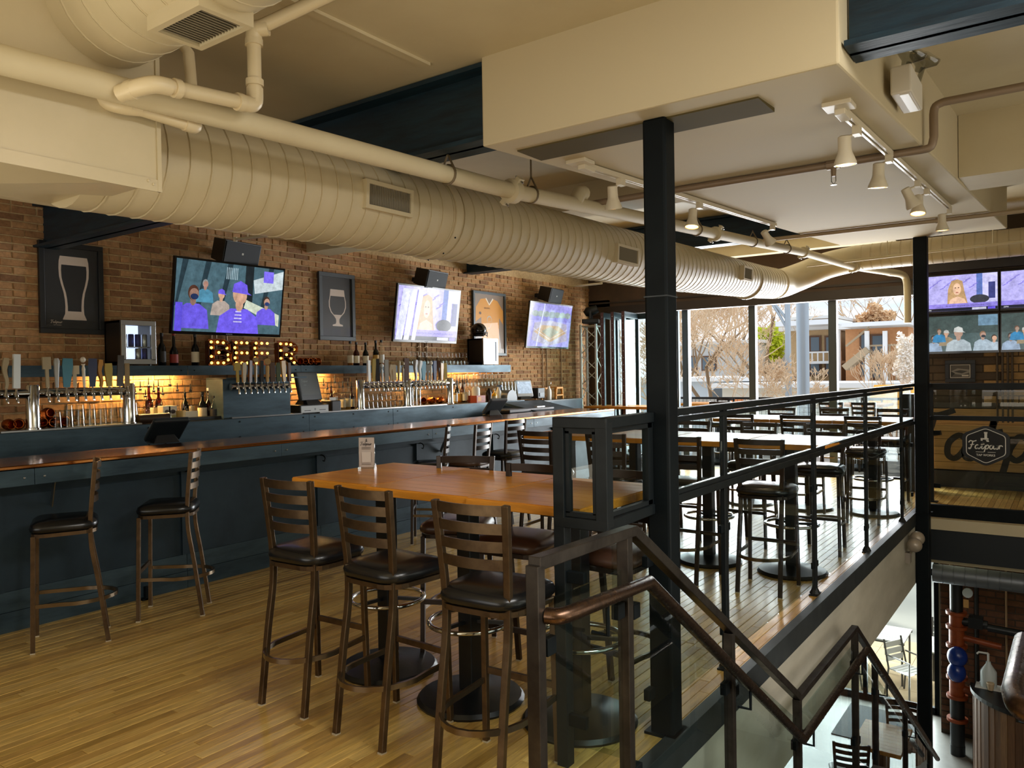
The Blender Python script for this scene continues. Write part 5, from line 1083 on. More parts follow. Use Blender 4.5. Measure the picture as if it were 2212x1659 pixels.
# ------------------------------------------------------------------ the stair and its rails
st = thing('staircase', 'open steel staircase going down beside the guard rail', 'staircase', (-.66, 5.0, -3.45))
b = B()
for xs in (-1.33, -.02):
    b.bar((xs, 1.95, -.12), (xs, 4.55, -1.46), .05, .26); b.bar((xs, 4.5, -1.46), (xs, 6.1, -1.46), .05, .26); b.bar((xs, 6.05, -1.46), (xs, 9.3, -3.44), .05, .26)
b.build('stringer', BLACK, st, world=True)
TREAD = M('tread', '#3c3a38', .6, noise=8, color2='#2e2c2a')
n1, n2 = 8, 12
for i in range(1, n1): b = B(); y = 1.95 + 2.62 * i / n1; z = -1.33 * i / n1; b.b2((-1.3, y, z - .04), (-.05, y + .31, z)); b.build('tread', TREAD, st, world=True)
b = B(); b.b2((-1.3, 4.57, -1.37), (-.05, 6.05, -1.33)); b.build('landing', TREAD, st, world=True)
for i in range(1, n2): b = B(); y = 6.05 + 3.3 * i / n2; z = -1.33 - 2.12 * i / n2; b.b2((-1.3, y, z - .04), (-.05, y + .31, z)); b.build('tread', TREAD, st, world=True)
PATINA = M('patina_tube', '#6a5140', 0.22, 0.95, noise=40, color2='#40332a', rough2=.4)
RAILW = M('worn_rail', '#4a443e', 0.30, 0.75, noise=9, color2='#2c2622', rough2=.42)
def stair_rail(label, x, sgn, hx, panes):
    t = thing('stair_rail', label, 'railing', (x, 4.5, -1.2))
    tp = [(x, 1.90, 1.085), (x, 2.53, 1.075), (x, 4.595, -.255), (x, 6.055, -.255), (x, 9.6, -2.53)]
    b = B(); b.sq(tp, .045, .04, up=(0, 0, 1)); b.build('top_rail', RAILW, t, world=True, bevel=.003)
    for y, zt, zb in ((1.905, 1.08, 0), (2.475, 1.07, -.3), (3.50, .43, -.95), (4.58, -.26, -1.5), (6.05, -.26, -1.5), (6.75, -.72, -1.9), (8.1, -1.58, -2.75), (9.55, -2.5, -3.45)):
        b = B(); b.b2((x - .0225, y - .02, zb), (x + .0225, y + .02, zt)); b.build('post', RAILW, t, world=True, bevel=.003)
    hp_ = [(x + sgn * .02, 1.93, .925), (x + sgn * .06, 1.95, .925), (hx, 2.03, .928)]
    pts = bez([(q[0], q[1], q[2]) for q in hp_], 4) + [Vector((hx, 2.50, .905)), Vector((hx, 4.40, -.405)), Vector((hx, 6.05, -.40)), Vector((hx, 9.6, -2.67))]
    b = B(); b.tube(pts, .025, 14); o = b.build('handrail', PATINA, t, world=True, smooth=50); o['label'] = 'worn bronze tube handrail'
    for y, z in ((2.2, .90), (3.55, .17), (4.62, -.43), (5.9, -.43), (6.80, -.90), (8.15, -1.77)):
        b = B(); b.tube([(x + sgn * .02, y, z - .10), (hx, y, z - .10), (hx, y, z)], .007, 6); b.build('bracket', BLACK, t, world=True)
    if panes:
        def pane(y0, y1, t0, t1, b0, b1):
            b = B(); b.add([(x - .005, y0, b0), (x + .005, y0, b0), (x + .005, y1, b1), (x - .005, y1, b1), (x - .005, y0, t0), (x + .005, y0, t0), (x + .005, y1, t1), (x - .005, y1, t1)], [(3, 2, 1, 0), (4, 5, 6, 7), (0, 1, 5, 4), (1, 2, 6, 5), (2, 3, 7, 6), (3, 0, 4, 7)]); b.build('pane', PANE, t, world=True)
            for yy, za, zb in ((y0 + .02, t0 - .14, b0 + .14), (y1 - .02, t1 - .14, b1 + .14)):
                clip(t, (x, yy, za), (.03, .05, .055)); clip(t, (x, yy, zb), (.03, .05, .055))
        pane(1.95, 2.44, .96, .95, .06, .05); pane(2.52, 3.46, .92, .33, .05, -.50); pane(3.54, 4.54, .28, -.36, -.55, -1.15); pane(4.63, 6.0, -.36, -.36, -1.2, -1.2); pane(6.1, 6.72, -.42, -.80, -1.25, -1.6); pane(6.79, 8.06, -.86, -1.66, -1.65, -2.4); pane(8.14, 9.5, -1.72, -2.58, -2.5, -3.3)
    return t
stair_rail('left stair rail with worn steel top and bronze handrail, nearest the camera', -1.30, 1, -1.22, True)
stair_rail('right stair rail whose bronze handrail enters at the lower right corner', -.03, -1, -.107, False)
# ------------------------------------------------------------------ ducts and pipes under the ceiling
def spiral(pts, radii, pitch, n=28, ridge=.0045):
    """duct with raised seams: dense rings along a centre line"""
    P = [Vector(p) for p in pts]; L_ = [0]
    for i in range(1, len(P)): L_.append(L_[-1] + (P[i] - P[i - 1]).length)
    def at(s):
        for i in range(1, len(P)):
            if s <= L_[i] + 1e-9:
                u = (s - L_[i - 1]) / (L_[i] - L_[i - 1]); return P[i - 1].lerp(P[i], u), radii[i - 1] + (radii[i] - radii[i - 1]) * u
        return P[-1], radii[-1]
    C_, Rr = [], []; s = 0
    st = []
    while s < L_[-1]:
        st += [(s, 0), (s + pitch - .013, 0), (s + pitch - .012, -.8), (s + pitch - .0075, -.8), (s + pitch - .006, .8), (s + pitch - .0015, .8)]; s += pitch
    b = B(); prof = [(math.cos(2 * PI * i / n), math.sin(2 * PI * i / n)) for i in range(n)]
    cs = []; rs = []
    for q, k in st:
        if q > L_[-1]: break
        c, r = at(q); cs.append(c); rs.append(r + ridge * k)
    b.sweep(cs, prof, scale=rs); return b
dc = lambda y: 2.615 + .019 * (y - 2.0)
D = thing('spiral_duct', 'long cream spiral duct running over the bar towards the windows', 'duct', (-3.3, 5.8, 2.62))
b = spiral([(-3.3, 1.5, dc(1.5)), (-3.3, 7.4, dc(7.4)), (-3.3, 10.1, 2.80), (-3.29, 10.75, 2.83)], [.252, .245, .215, .205], .103); b.build('duct_run', CREAMD, D, world=True, smooth=50)
b = B(); n = 24
pts = bez([(-3.29, 10.75, 2.83), (-3.25, 11.05, 2.87), (-3.05, 11.3, 2.98), (-2.75, 11.4, 3.10), (-2.35, 11.4, 3.16)], 4)
b.tube(pts, .195, 24, scale=[1.06 - .16 * i / (len(pts) - 1) for i in range(len(pts))]); b.build('elbow', CREAMD, D, world=True, smooth=50)
b = spiral([(-2.4, 11.4, 3.16), (2.55, 11.4, 3.19)], [.172, .172], .12, ridge=.0045); b.build('cross_run', CREAMD, D, world=True, smooth=50)
for y in (3.70, 9.62):
    b = B(); r = .252 if y < 5 else .222; zz = dc(y) if y < 8 else 2.77
    b.lathe([(r + .004, -.03), (r + .010, -.03), (r + .010, .03), (r + .004, .03)], n=28, M4=frame((-3.3, y, zz), (1, 0, 0), (0, 0, -1)))
    o = b.build('collar', CREAMD, D, world=True, smooth=40); b = B()
    for k in range(6): a = .6 + k * .5; b.ball((-3.3 + (r + .011) * math.cos(a), y, zz - (r + .011) * math.sin(a)), .006, 6, 4)
    b.build('screw', BLACK, o, world=True)
def register(parent, M4, w, h, ns, dirn='v', d=.05):
    b = B(); e = .022
    for q in ((-w / 2 - e, -h / 2 - e, w / 2 + e, -h / 2), (-w / 2 - e, h / 2, w / 2 + e, h / 2 + e), (-w / 2 - e, -h / 2, -w / 2, h / 2), (w / 2, -h / 2, w / 2 + e, h / 2)): b.b2((q[0], q[1], -d), (q[2], q[3], .006), M4)
    o = b.build('register', CREAMD, parent, world=True); b = B(); b.b2((-w / 2, -h / 2, -.03), (w / 2, h / 2, -.024), M4); b.build('register_back', M('register_dark', '#2a2622', .8), o, world=True)
    SL = M('slat_grey', '#7c7462', .5)
    for i in range(ns):
        b = B()
        if dirn == 'v': x = -w / 2 + w * (i + .5) / ns; b.box((x, 0, -.01), (.0035, h, .018), M4 @ Matrix.Translation((x, 0, -.01)) @ Matrix.Rotation(.5, 4, 'Y') @ Matrix.Translation((-x, 0, .01)))
        b.build('slat', SL, o, world=True)
    return o
for y0, y1, zt, zb, ns in ((2.90, 3.28, 2.69, 2.56, 24), (5.72, 6.12, 2.705, 2.575, 16), (8.77, 9.08, 2.84, 2.70, 10)):
    yc, zz = (y0 + y1) / 2, (zt + zb) / 2; register(D, frame((-3.035, yc, zz), (0, 1, 0), (.06, 0, 1)), y1 - y0 - .06, zt - zb - .02, ns)
# sheet-metal plenum at the near end
t = thing('duct_plenum', 'big cream sheet-metal box feeding the spiral duct, upper left', 'duct', (-3.17, .6, 2.36))
b = B(); x0, x1, y0, y1, z0, z1 = -3.54, -2.8, -1.2, 1.62, 2.40, 2.95
b.b2((x0, y0, z0), (x1, y1, z1)); b.build('box', CREAMD, t, world=True, bevel=.004)
b = B(); b.add([(x1, y0, z0), (x1, y1, z0), (x0, y1, z0), (x0, y0, z0), (-3.12, y0, 2.345), (-3.12, 1.1, 2.345), (-3.2, 1.1, 2.345), (-3.2, y0, 2.345)], [(0, 1, 5, 4), (1, 2, 6, 5), (2, 3, 7, 6), (4, 5, 6, 7), (3, 0, 4, 7)]); b.build('folded_pan', CREAMD, t, world=True)
b = B(); b.b2((x1, y0, 2.36), (x1 + .006, y1, 2.405)); b.b2((x1, y1 - .012, 2.36), (x1 + .008, y1 + .004, 2.95)); o = b.build('edge_angle', CREAMD, t, world=True); b = B(); b.b2((x1, y0, 2.4055), (x1 + .003, 1.0, 2.409)); b.build('caulk_gap', M('gap_dark', '#4a3c26', .9), o, world=True)
b = B()
for dy, dz in ((-.03, .01), (-.05, .02)): b.ball((x1 + .008, y1 + dy, 2.375 + dz), .006, 6, 4)
b.build('screw', CREAMD, o, world=True)
# wide duct across the ceiling with a louvred register
t = thing('cross_duct', 'wide cream spiral duct crossing the upper left corner with a louvred grille', 'duct', (-1.6, 1.37, 2.75))
b = spiral([(-2.93, 1.43, 2.99), (0.6, 1.43, 2.99)], [.212, .212], .115, 32, .0035); b.build('duct_run', CREAMD, t, world=True, smooth=50)
b = B(); b.lathe([(.214, -.02), (.220, -.02), (.220, .01), (.214, .01)], n=32, M4=frame((-2.93, 1.43, 2.99), (0, 1, 0), (0, 0, 1))); b.build('end_collar', CREAMD, t, world=True, smooth=40)
register(t, frame((-2.22, 1.43, 2.758), (1, 0, 0), (0, -1, -.0)), .24, .145, 15, 'v', .07)
# main pipe with couplings
t = thing('drain_pipe', 'long cream pipe hung beside the spiral duct with grooved couplings', 'pipe', (-2.7, 5.5, 2.6))
pp = [(-2.7, -1.5, 2.575), (-2.7, 1.049, 2.656), (-2.7, 2.451, 2.701), (-2.7, 3.776, 2.741), (-2.7, 5.455, 2.845), (-2.7, 7.055, 2.935), (-2.7, 10.02, 3.11), (-2.38, 11.3, 3.03), (-2.06, 12.2, 3.01)]
b = B(); b.tube(pp, .047, 16); b.build('pipe_run', CREAM, t, world=True, smooth=50)
b = B(); b.tube(bez([(-2.1, 12.1, 3.01), (-1.98, 12.4, 3.0), (-1.93, 12.48, 2.92), (-1.92, 12.5, 2.7), (-1.92, 12.5, 2.3)], 4), .05, 14); b.build('elbow', CREAM, t, world=True, smooth=50)
def coupling(c, d, r=.068, w=.035):
    b = B(); d = Vector(d).normalized(); M4 = frame(c, d.orthogonal(), d.cross(d.orthogonal())); b.lathe([(.046, -w), (r, -w * .8), (r, w * .8), (.046, w)], n=16, M4=M4)
    for s in (-1, 1): b.box((s * (r + .008), 0, 0), (.03, .03, .05), M4)
    o = b.build('coupling', CREAM, t, world=True, smooth=40)
    for s in (-1, 1): b = B(); b.tube([tuple(M4 @ Vector((s * (r + .01), -.035, 0))), tuple(M4 @ Vector((s * (r + .01), .035, 0)))], .006, 6); b.build('bolt', BRUSHED, o, world=True)
coupling((-2.7, 3.776, 2.741), (0, 1, .05), .072); coupling((-2.7, 7.055, 2.935), (0, 1, .06)); coupling((-2.7, 10.02, 3.11), (.1, 1, .02)); coupling((-2.38, 11.3, 3.03), (.3, 1, 0))
b = B(); b.tube([(-2.7, 4.5, 2.79), (-2.70, 4.56, 2.87), (-2.70, 4.62, 2.88)], .05, 12); b.build('capped_stub', CREAM, t, world=True, smooth=40)
HANG = M('hanger_rod', '#6f6048', .5, .4)
def hanger(y, z, ztop, r=.052):
    b = B(); b.tube([(-2.7, y, z + .11), (-2.7, y, ztop)], .006, 6); b.tube([(-2.7 + r * math.cos(a), y, z + r * math.sin(a)) for a in [2 * PI * i / 16 for i in range(16)]], .006, 5, closed=True)
    for s in (-1, 1): b.tube([(-2.7 + s * r, y, z + .01), (-2.7, y, z + .11)], .006, 5)
    b.build('clevis_hanger', HANG, t, world=True)
for y, z, ztp in ((3.19, 2.723, 2.832), (3.98, 2.755, 3.25), (6.6, 2.91, 3.39), (8.1, 2.996, 3.115), (9.3, 3.067, 3.52)): hanger(y, z, ztp)
# white waste pipes looping by the near duct
PVC = M('painted_waste_pipe', '#cdbd9a', .4)
t = thing('waste_pipe', 'cream waste pipe looping up to the ceiling in front of the drain pipe', 'pipe', (-2.55, 1.7, 2.6))
b = B(); r = .026
b.tube(bez([(-2.66, 1.40, 2.64), (-2.59, 1.43, 2.655), (-2.555, 1.47, 2.668), (-2.55, 1.52, 2.672)], 4), r * 1.15, 12); b.tube([(-2.55, 1.5, 2.672), (-2.55, 1.84, 2.70)], r, 12); b.tube(bez([(-2.55, 1.81, 2.698), (-2.55, 1.85, 2.702), (-2.55, 1.868, 2.72), (-2.55, 1.87, 2.77)], 4), r * 1.2, 12); b.tube([(-2.55, 1.87, 2.74), (-2.55, 1.87, 2.97)], r, 12); b.tube(bez([(-2.55, 1.87, 2.95), (-2.54, 1.87, 2.99), (-2.50, 1.9, 3.0)], 4), r * 1.2, 12); b.tube([(-2.52, 1.88, 3.0), (-2.15, 2.15, 3.205)], r, 12)
b.build('pipe_run', PVC, t, world=True, smooth=50)
for c, d in (((-2.55, 1.545, 2.675), (0, 1, .08)), ((-2.55, 1.80, 2.697), (0, 1, .08)), ((-2.55, 1.87, 2.79), (0, 0, 1)), ((-2.55, 1.87, 2.945), (0, 0, 1)), ((-2.62, 1.42, 2.65), (1, .4, .1))):
    b = B(); d = Vector(d).normalized(); b.lathe([(r, -.012), (r * 1.3, -.012), (r * 1.3, .012), (r, .012)], n=12, M4=frame(c, d.orthogonal(), d.cross(d.orthogonal()))); b.build('joint', PVC, t, world=True, smooth=40)
t = thing('waste_pipe', 'cream waste pipe looping behind the drain pipe', 'pipe', (-2.86, 1.6, 2.6)); b = B(); r = .022
b.tube(bez([(-2.82, 1.40, 2.70), (-2.80, 1.42, 2.65), (-2.76, 1.46, 2.632), (-2.745, 1.52, 2.637)], 4), r * 1.2, 12); b.tube([(-2.745, 1.48, 2.635), (-2.745, 1.72, 2.625)], r, 12); b.tube(bez([(-2.745, 1.69, 2.627), (-2.75, 1.735, 2.628), (-2.76, 1.745, 2.65), (-2.77, 1.75, 2.7)], 4), r * 1.2, 12); b.tube([(-2.77, 1.75, 2.66), (-2.80, 1.75, 2.93), (-2.84, 1.72, 3.0)], r, 12); b.tube([(-2.78, 1.45, 2.69), (-2.785, 1.72, 2.675)], .015, 10)
b.build('pipe_run', PVC, t, world=True, smooth=50)
# ------------------------------------------------------------------ sprinkler pipes
BR = M('brown_pipe', '#8a7763', .5, .2)
def sprinkler(label, pts, heads, r=.022, mat=None, posts=()):
    t = thing('sprinkler_pipe', label, 'pipe', pts[0]); b = B(); b.tube(pts, r, 12); b.build('pipe_run', mat or BR, t, world=True, smooth=50)
    for c in heads:
        b = B(); b.lathe([(r, -.035), (r * 1.35, -.035), (r * 1.35, .035), (r, .035)], n=10, M4=frame(c, (0, 1, 0), (0, 0, 1))); b.lathe([(.014, -.07), (.016, -.03), (.016, 0)], c, 8); o = b.build('tee', mat or BR, t, world=True)
        b = B(); b.tube([(c[0] - .012, c[1], c[2] - .07), (c[0] - .012, c[1], c[2] - .10), (c[0], c[1], c[2] - .115), (c[0] + .012, c[1], c[2] - .10), (c[0] + .012, c[1], c[2] - .07)], .003, 5); b.lathe([(.018, -.12), (.018, -.116)], c, 10); b.build('sprinkler_head', BRUSHED, o, world=True)
    for c, zt in posts: b = B(); b.tube([c, (c[0], c[1], zt)], .006, 6); b.build('hanger', mat or BR, t, world=True)
    return t
z1, yy = 2.845, 4.8
sprinkler('brown sprinkler pipe crossing under the soffit, nearer one', [(-2.75, yy, z1), (-.67, yy, z1)] + [tuple(p) for p in bez([(-.66, yy, z1), (-.615, yy, z1 + .01), (-.60, yy, z1 + .06)], 4)] + [(-.60, yy, 3.03)] + [tuple(p) for p in bez([(-.60, yy, 3.03), (-.59, yy, 3.07), (-.55, yy, 3.085)], 4)] + [(2.5, yy, 3.09)], [(-1.12, yy, z1)], posts=[((-1.2, yy, z1), 2.868)])
z2, yy = 3.015, 8.2
sprinkler('pale sprinkler pipe crossing under the far end of the soffit', [(-2.62, yy, z2), (2.5, yy, z2)], [(-.98, yy, z2)], .02, M('pale_pipe', '#a89478', .5), posts=[((-.7, yy, z2), 3.04)])
yy = 10.9
sprinkler('cream pipe in front of the cross duct by the windows', [(-2.9, yy, 3.05), (-1.0, yy, 3.10), (2.5, yy, 3.16)], [], .016, CREAM, posts=[((-.75, yy, 3.12), 3.5), ((-1.9, yy, 3.07), 3.55)])
t = thing('branch_pipe', 'thin cream pipe bracket above the left television', 'pipe', (-6.6, 4.6, 3.0)); q0, q1 = ax(508, 517, -6.4), ax(590, 508, -5.6)
b = B(); b.tube([q0, q1], .013, 8); b.lathe([(.02, -.02), (.02, .02)], q0, 8); b.tube([q0.lerp(q1, .35), q0.lerp(q1, .35) + Vector((0, 0, .3))], .006, 6); b.build('pipe_run', CREAM, t, world=True)
t = thing('branch_pipe', 'thin cream pipe above the right television', 'pipe', (-6.6, 10.8, 3.1)); q0, q1 = ax(1225, 620, -7.37), ax(1300, 612, -5.6); b = B(); b.tube([q0, q1], .015, 8); b.build('pipe_run', CREAM, t, world=True)
# ------------------------------------------------------------------ track lights on the soffit
def zs(y): return 2.78 + SLOPE * (y - 3.06)
WH = M('white_lamp_paint', '#d4cab4', .4); GLOW = M('warm_bulb', '#ffb45a', .3, emit=7)
def track(label, x, y0, y1, heads, spot):
    t = thing('track_light', label, 'track light', (x, (y0 + y1) / 2, zs((y0 + y1) / 2) - .12))
    b = B(); b.bar((x - .012, y0, zs(y0) - .02), (x - .012, y1, zs(y1) - .02), .012, .028); b.bar((x + .012, y0, zs(y0) - .02), (x + .012, y1, zs(y1) - .02), .012, .028); b.bar((x, y0, zs(y0) - .012), (x, y1, zs(y1) - .012), .03, .012); b.build('track', WH, t, world=True)
    b = B(); b.box((x, y0 - .02, zs(y0) - .012), (.12, .11, .02)); b.box((x, y0 + .05, zs(y0) - .03), (.045, .12, .03)); b.build('canopy', WH, t, world=True, bevel=.003)
    for y, ang, az_ in heads:
        z = zs(y); b = B(); b.box((x, y, z - .05), (.032, .06, .045)); b.tube([(x, y, z - .06), (x - .045, y, z - .075), (x - .05, y, z - .12)], .008, 6); a = b.build('arm', WH, t, world=True)
        M4 = Matrix.Translation((x - .055, y, z - .12)) @ Matrix.Rotation(az_, 4, 'Z') @ Matrix.Rotation(ang, 4, 'X')
        b = B(); b.lathe([(.022, .055), (.03, .05), (.031, -.01), (.034, -.025), (.052, -.072), (.052, -.082), (.047, -.082), (.028, -.02)], n=16, M4=M4); h = b.build('shade', WH, t, world=True, smooth=50)
        b = B(); b.lathe([(.001, -.084), (.03, -.083), (.047, -.077)], n=16, M4=M4); b.build('bulb', GLOW, h, world=True, smooth=50)
        l = bpy.data.lights.new('track_spot', 'SPOT'); l.energy = spot; l.color = (1, .72, .42); l.spot_size = 1.3; l.shadow_soft_size = .04
        lo = bpy.data.objects.new('track_spot', l); COL.objects.link(lo); lo.matrix_world = M4 @ Matrix.Translation((0, 0, -.10))
track('right white track light under the soffit with five bell lamps', -.815, 3.62, 7.42, [(3.95, .1, 0), (4.75, .15, .5), (5.75, .5, -.9), (6.15, -.2, 0), (7.40, .1, 0)], 10)
track('left white track light under the soffit with three bell lamps', -2.17, 3.70, 7.12, [(4.15, .25, .3), (5.36, -.2, 0), (7.05, .7, -.5)], 10)
# emergency light on the soffit side
t = thing('emergency_light', 'white emergency light box with clear lamp heads on the soffit side', 'emergency light', (-.63, 4.1, 2.86)); b = B(); b.b2((-.645, 3.80, 2.86), (-.56, 4.12, 2.985)); b.build('housing', M('white_box', '#cfc8ba', .5), t, world=True, bevel=.008)
b = B(); b.b2((-.61, 3.82, 2.857), (-.575, 4.10, 2.861)); b.build('strip', M('pale_plastic', '#e6e4de', .3), t, world=True)
for k, (x, y, z) in enumerate(((-.585, 3.92, 3.06), (-.55, 4.06, 3.07))):
    b = B(); b.lathe([(.012, -.05), (.02, -.03), (.065, 0), (.07, .02), (.068, .03), (.001, .045)], n=18, M4=frame((x, y, z), (0, 1, .3), (-.8, 0, .5))); b.tube([(x - .02, y, z - .09), (x, y, z - .03)], .012, 8); b.build('lamp_head', glass('lamp_lens', '#cfd0cc', .08, 2.5), t, world=True, smooth=50)
# ------------------------------------------------------------------ wall of screens on the right
def grey_game(A, W_, H): 
    A.rect(0, 0, W_, H, '#4a5c5c'); A.rect(0, H * .5, W_, H, '#3f4e4c'); A.rect(W_ * .74, H * .7, W_, H, '#6a8aa0')
    person(A, W_ * .12, 0, H * .24, '#8b9eb4', None, '#8a7468', '#3a3430', '#2a3038'); person(A, W_ * .3, H * .2, H * .2, '#8a7a60', '#b4b4b0'); person(A, W_ * .2, H * .3, H * .18, '#2c7aa8', None, '#a08878', '#6a4a38')
    person(A, W_ * .8, H * .05, H * .25, '#9fb0bc', None, '#a88878', '#8a6a50', '#2a3038'); person(A, W_ * .95, 0, H * .22, '#a8b8c4'); person(A, W_ * .47, -H * .05, H * .36, '#a2aeb4', '#bdc0bc', '#a88a78')
def wall_screen(label, x0, x1, z0, z1, draw):
    W_, Hh = x1 - x0, z1 - z0; M4 = frame((x0, YT - .07, z0), (1, 0, 0), (0, 0, 1)); t = thing('television', label, 'television', ((x0 + x1) / 2, YT - .05, z0 - .03), 0, 'wall of four screens')
    b = B(); b.b2((-.012, -.03, -.035), (W_ + .012, Hh + .015, 0), M4); b.b2((W_ / 2 - .15, Hh / 2 - .15, -.058), (W_ / 2 + .15, Hh / 2 + .15, -.03), M4); b.build('bezel', M('gloss_bezel', '#0a0b0d', .15), t, world=True)
    A = Art(M4); A.k = 1; A.clip = (W_, Hh); draw(A, W_, Hh); A.build('screen', SCREEN, t, world=True); return t
for c, (x0, nm) in enumerate(((-1.645, 'left'), (-.745, 'right'))):
    wall_screen('top ' + nm + ' wall screen showing a long-haired presenter, right side of the room', x0, x0 + .86, 2.415, 2.90, anchor)
    wall_screen('bottom ' + nm + ' wall screen showing men in caps, right side of the room', x0, x0 + .86, 1.865, 2.345, grey_game)
b = B(); b.b2((-1.70, YT - .11, 2.96), (2.5, YT - .012, 3.16)); b.one('screen_header', M('header_dark', '#241d1a', .5), 'dark header board above the wall of screens', 'board')
t = thing('framed_photograph', 'small black-framed stadium photograph below the wall of screens', 'picture', (-1.235, YT - .04, 1.44)); M4 = frame((-1.41, YT - .02, 1.44), (1, 0, 0), (0, 0, 1)); b = B(); w = .05
for q in (((0, 0), (.36, w)), ((0, .25), (.36, .30)), ((0, w), (w, .25)), ((.31, w), (.36, .25))): b.b2((q[0][0], q[0][1], 0), (q[1][0], q[1][1], .025), M4)
b.build('frame', M('frame#15171a', '#15171a', .4), t, world=True, bevel=.003); A = Art(M4 @ Matrix.Translation((0, 0, .004))); A.rect(.045, .045, .315, .255, '#3a2c22'); A.rect(.06, .06, .30, .24, '#d8d4cc'); A.rect(.068, .068, .292, .232, '#56524e'); A.poly([(.07, .15), (.15, .19), (.29, .17), (.29, .13), (.2, .10), (.08, .12)], '#8c8884'); A.poly([(.1, .145), (.18, .165), (.27, .15), (.2, .12)], '#3c3a38'); A.poly([(.07, .07), (.12, .12), (.07, .15)], '#2a2826'); A.rect(.2, .08, .28, .1, '#c8c4bc'); A.build('print', PRINTG, t, world=True)
for k, x in enumerate((-.80, -.74, -.68, -.63)):
    b = B(); b.tube([(x, YT - .03, .9), (x, YT - .03, 1.86)], .014, 8)
    for zz in (1.1, 1.6): b.b2((x - .02, YT - .03, zz), (x + .02, YT - .001, zz + .015))
    b.one('conduit', M('dark_conduit', '#4c4036', .5), ['first', 'second', 'third', 'fourth'][k] + ' dark conduit from the left below the wall of screens', 'conduit', 'conduits below the wall of screens', smooth=40)
# plank panel with the painted name
PLK = piece_mat('mural_plank', ['#b08c5c', '#bc9664', '#a07e52', '#c6a26e'], .6, 6, stretch=(.6, 8, 8), bump=.2, grain=.3)
t = thing('plank_mural', 'wooden plank panel painted with big black script behind the far rail', 'mural', (.3, YT - .04, .22))
zz = [.24 + .105 * i for i in range(8)]
for i, z in enumerate(zz):
    for x0, x1 in ((-1.74, -.3 + .2 * (i % 3)), (-.3 + .2 * (i % 3), 2.5)): b = B(); b.b2((x0 + .001, YT - .035, z + .002), (x1 - .001, YT - .008 - .002 * (i % 2), z + .103)); b.build('plank', PLK, t, world=True, bevel=.002)
A = Art(frame((-1.80, YT - .0365, .40), (1, 0, 0), (0, 0, 1)), .0003); fatpour(A, -.02, .0, .30, '#231d19'); A.v = [(max(p[0], -1.735), p[1], p[2]) for p in A.v]; A.build('painted_script', PRINT, t, world=True)
b = B(); b.b2((-1.76, YT - .06, 0), (2.5, YT - .012, .225)); b.one('plinth_board', M('plinth_dark', '#2a2420', .5), 'dark plinth board under the plank panel', 'board')
b = B(); b.b2((-1.76, YT - .03, 1.09), (2.5, YT - .012, 1.16)); b.one('rail_board', M('grey_trim', '#4a4540', .6), 'grey board along the top of the plank panel', 'board')
t = thing('speaker_box', 'dark speaker cabinet standing by the window beside the far column', 'loudspeaker', (-1.66, 11.6, 0)); b = B(); b.b2((-1.86, 11.45, .0), (-1.55, 11.75, 1.30)); b.build('cabinet', BLACKP, t, world=True, bevel=.006); b = B(); b.b2((-1.84, 11.44, .1), (-1.57, 11.452, 1.25)); b.build('grille', M('speaker_grille', '#20242a', .7, .2), t, world=True)
# twin flood lights on the fascia
t = thing('flood_light', 'twin round flood lights on the cream fascia below the mezzanine edge', 'flood light', (-1.40, 8.2, -.5)); p = ax(1962, 1200, -1.42)
b = B(); b.box((XE + .03, p.y, p.z - .02), (.05, .10, .11)); b.build('junction_box', M('grey_box', '#8a8175', .5), t, world=True)
for dy, dz in ((-.06, .13), (.12, .17)): b = B(); b.ball((XE + .10, p.y + dy, p.z + dz), .075, 14, 10); b.tube([(XE + .04, p.y, p.z), (XE + .08, p.y + dy, p.z + dz - .05)], .014, 6); b.build('lamp_head', M('grey_head', '#988c7c', .35, .2), t, world=True, smooth=60)
# ------------------------------------------------------------------ lower floor
ZL = -3.45
struct('floor_lower', B().b2((XW, -3, ZL - .2), (2.8, YW + .1, ZL)), CONC)
b = B(); b.b2((XW - .2, -3.2, ZL), (XW, YW, -.2)); b.b2((XW, -3.2, ZL), (2.8, -3.0, -.2)); struct('wall_lower', b, CREAM)
wl = struct('wall_lower_brick', B().b2((-1.50, YT, ZL), (2.6, YT + .4, 0)), M('dark_mortar', '#463b31', .9))
BRL = piece_mat('lower_brick', ['#5e3c26', '#6b4630', '#54351f', '#744d34'], .85, 18, bump=.7, grain=.35)
rnd = random.Random(9); pr = None
me_v = []
for r in range(28):
    z = ZL + .05 + r * .088; x = -1.50 - (.11 if r % 2 else 0)
    while x < .35:
        a, c = max(x, -1.5), x + .22
        if c - a > .06:
            b = B(); p = rnd.uniform(.004, .01); hl, h = (c - a) / 2 - .006, .037; vs = [(-hl, 0, -h), (hl, 0, -h), (hl, 0, h), (-hl, 0, h), (-hl + .004, -p, -h + .004), (hl - .004, -p, -h + .004), (hl - .004, -p, h - .004), (-hl + .004, -p, h - .004)]
            b.add(vs, [(5, 4, 7, 6), (1, 0, 4, 5), (2, 1, 5, 6), (3, 2, 6, 7), (0, 3, 7, 4)]); o = b.build('brick', BRL, wl); o.location = Vector(((a + c) / 2, YT, z + .044)) - wl.location
        x += .22
b = B(); b.b2((-1.45, 10.5, -.70), (2.6, YT, -.63)); struct('ceiling_lower', b, CREAM)
t = thing('lower_duct', 'silver spiral duct under the landing on the lower floor', 'duct', (.5, 10.9, -1.1)); b = spiral([(-1.42, 10.95, -.93), (2.5, 10.95, -.93)], [.115, .115], .12, 20, .004); b.build('duct_run', M('galvanised', '#767a7e', .4, .6), t, world=True, smooth=50)
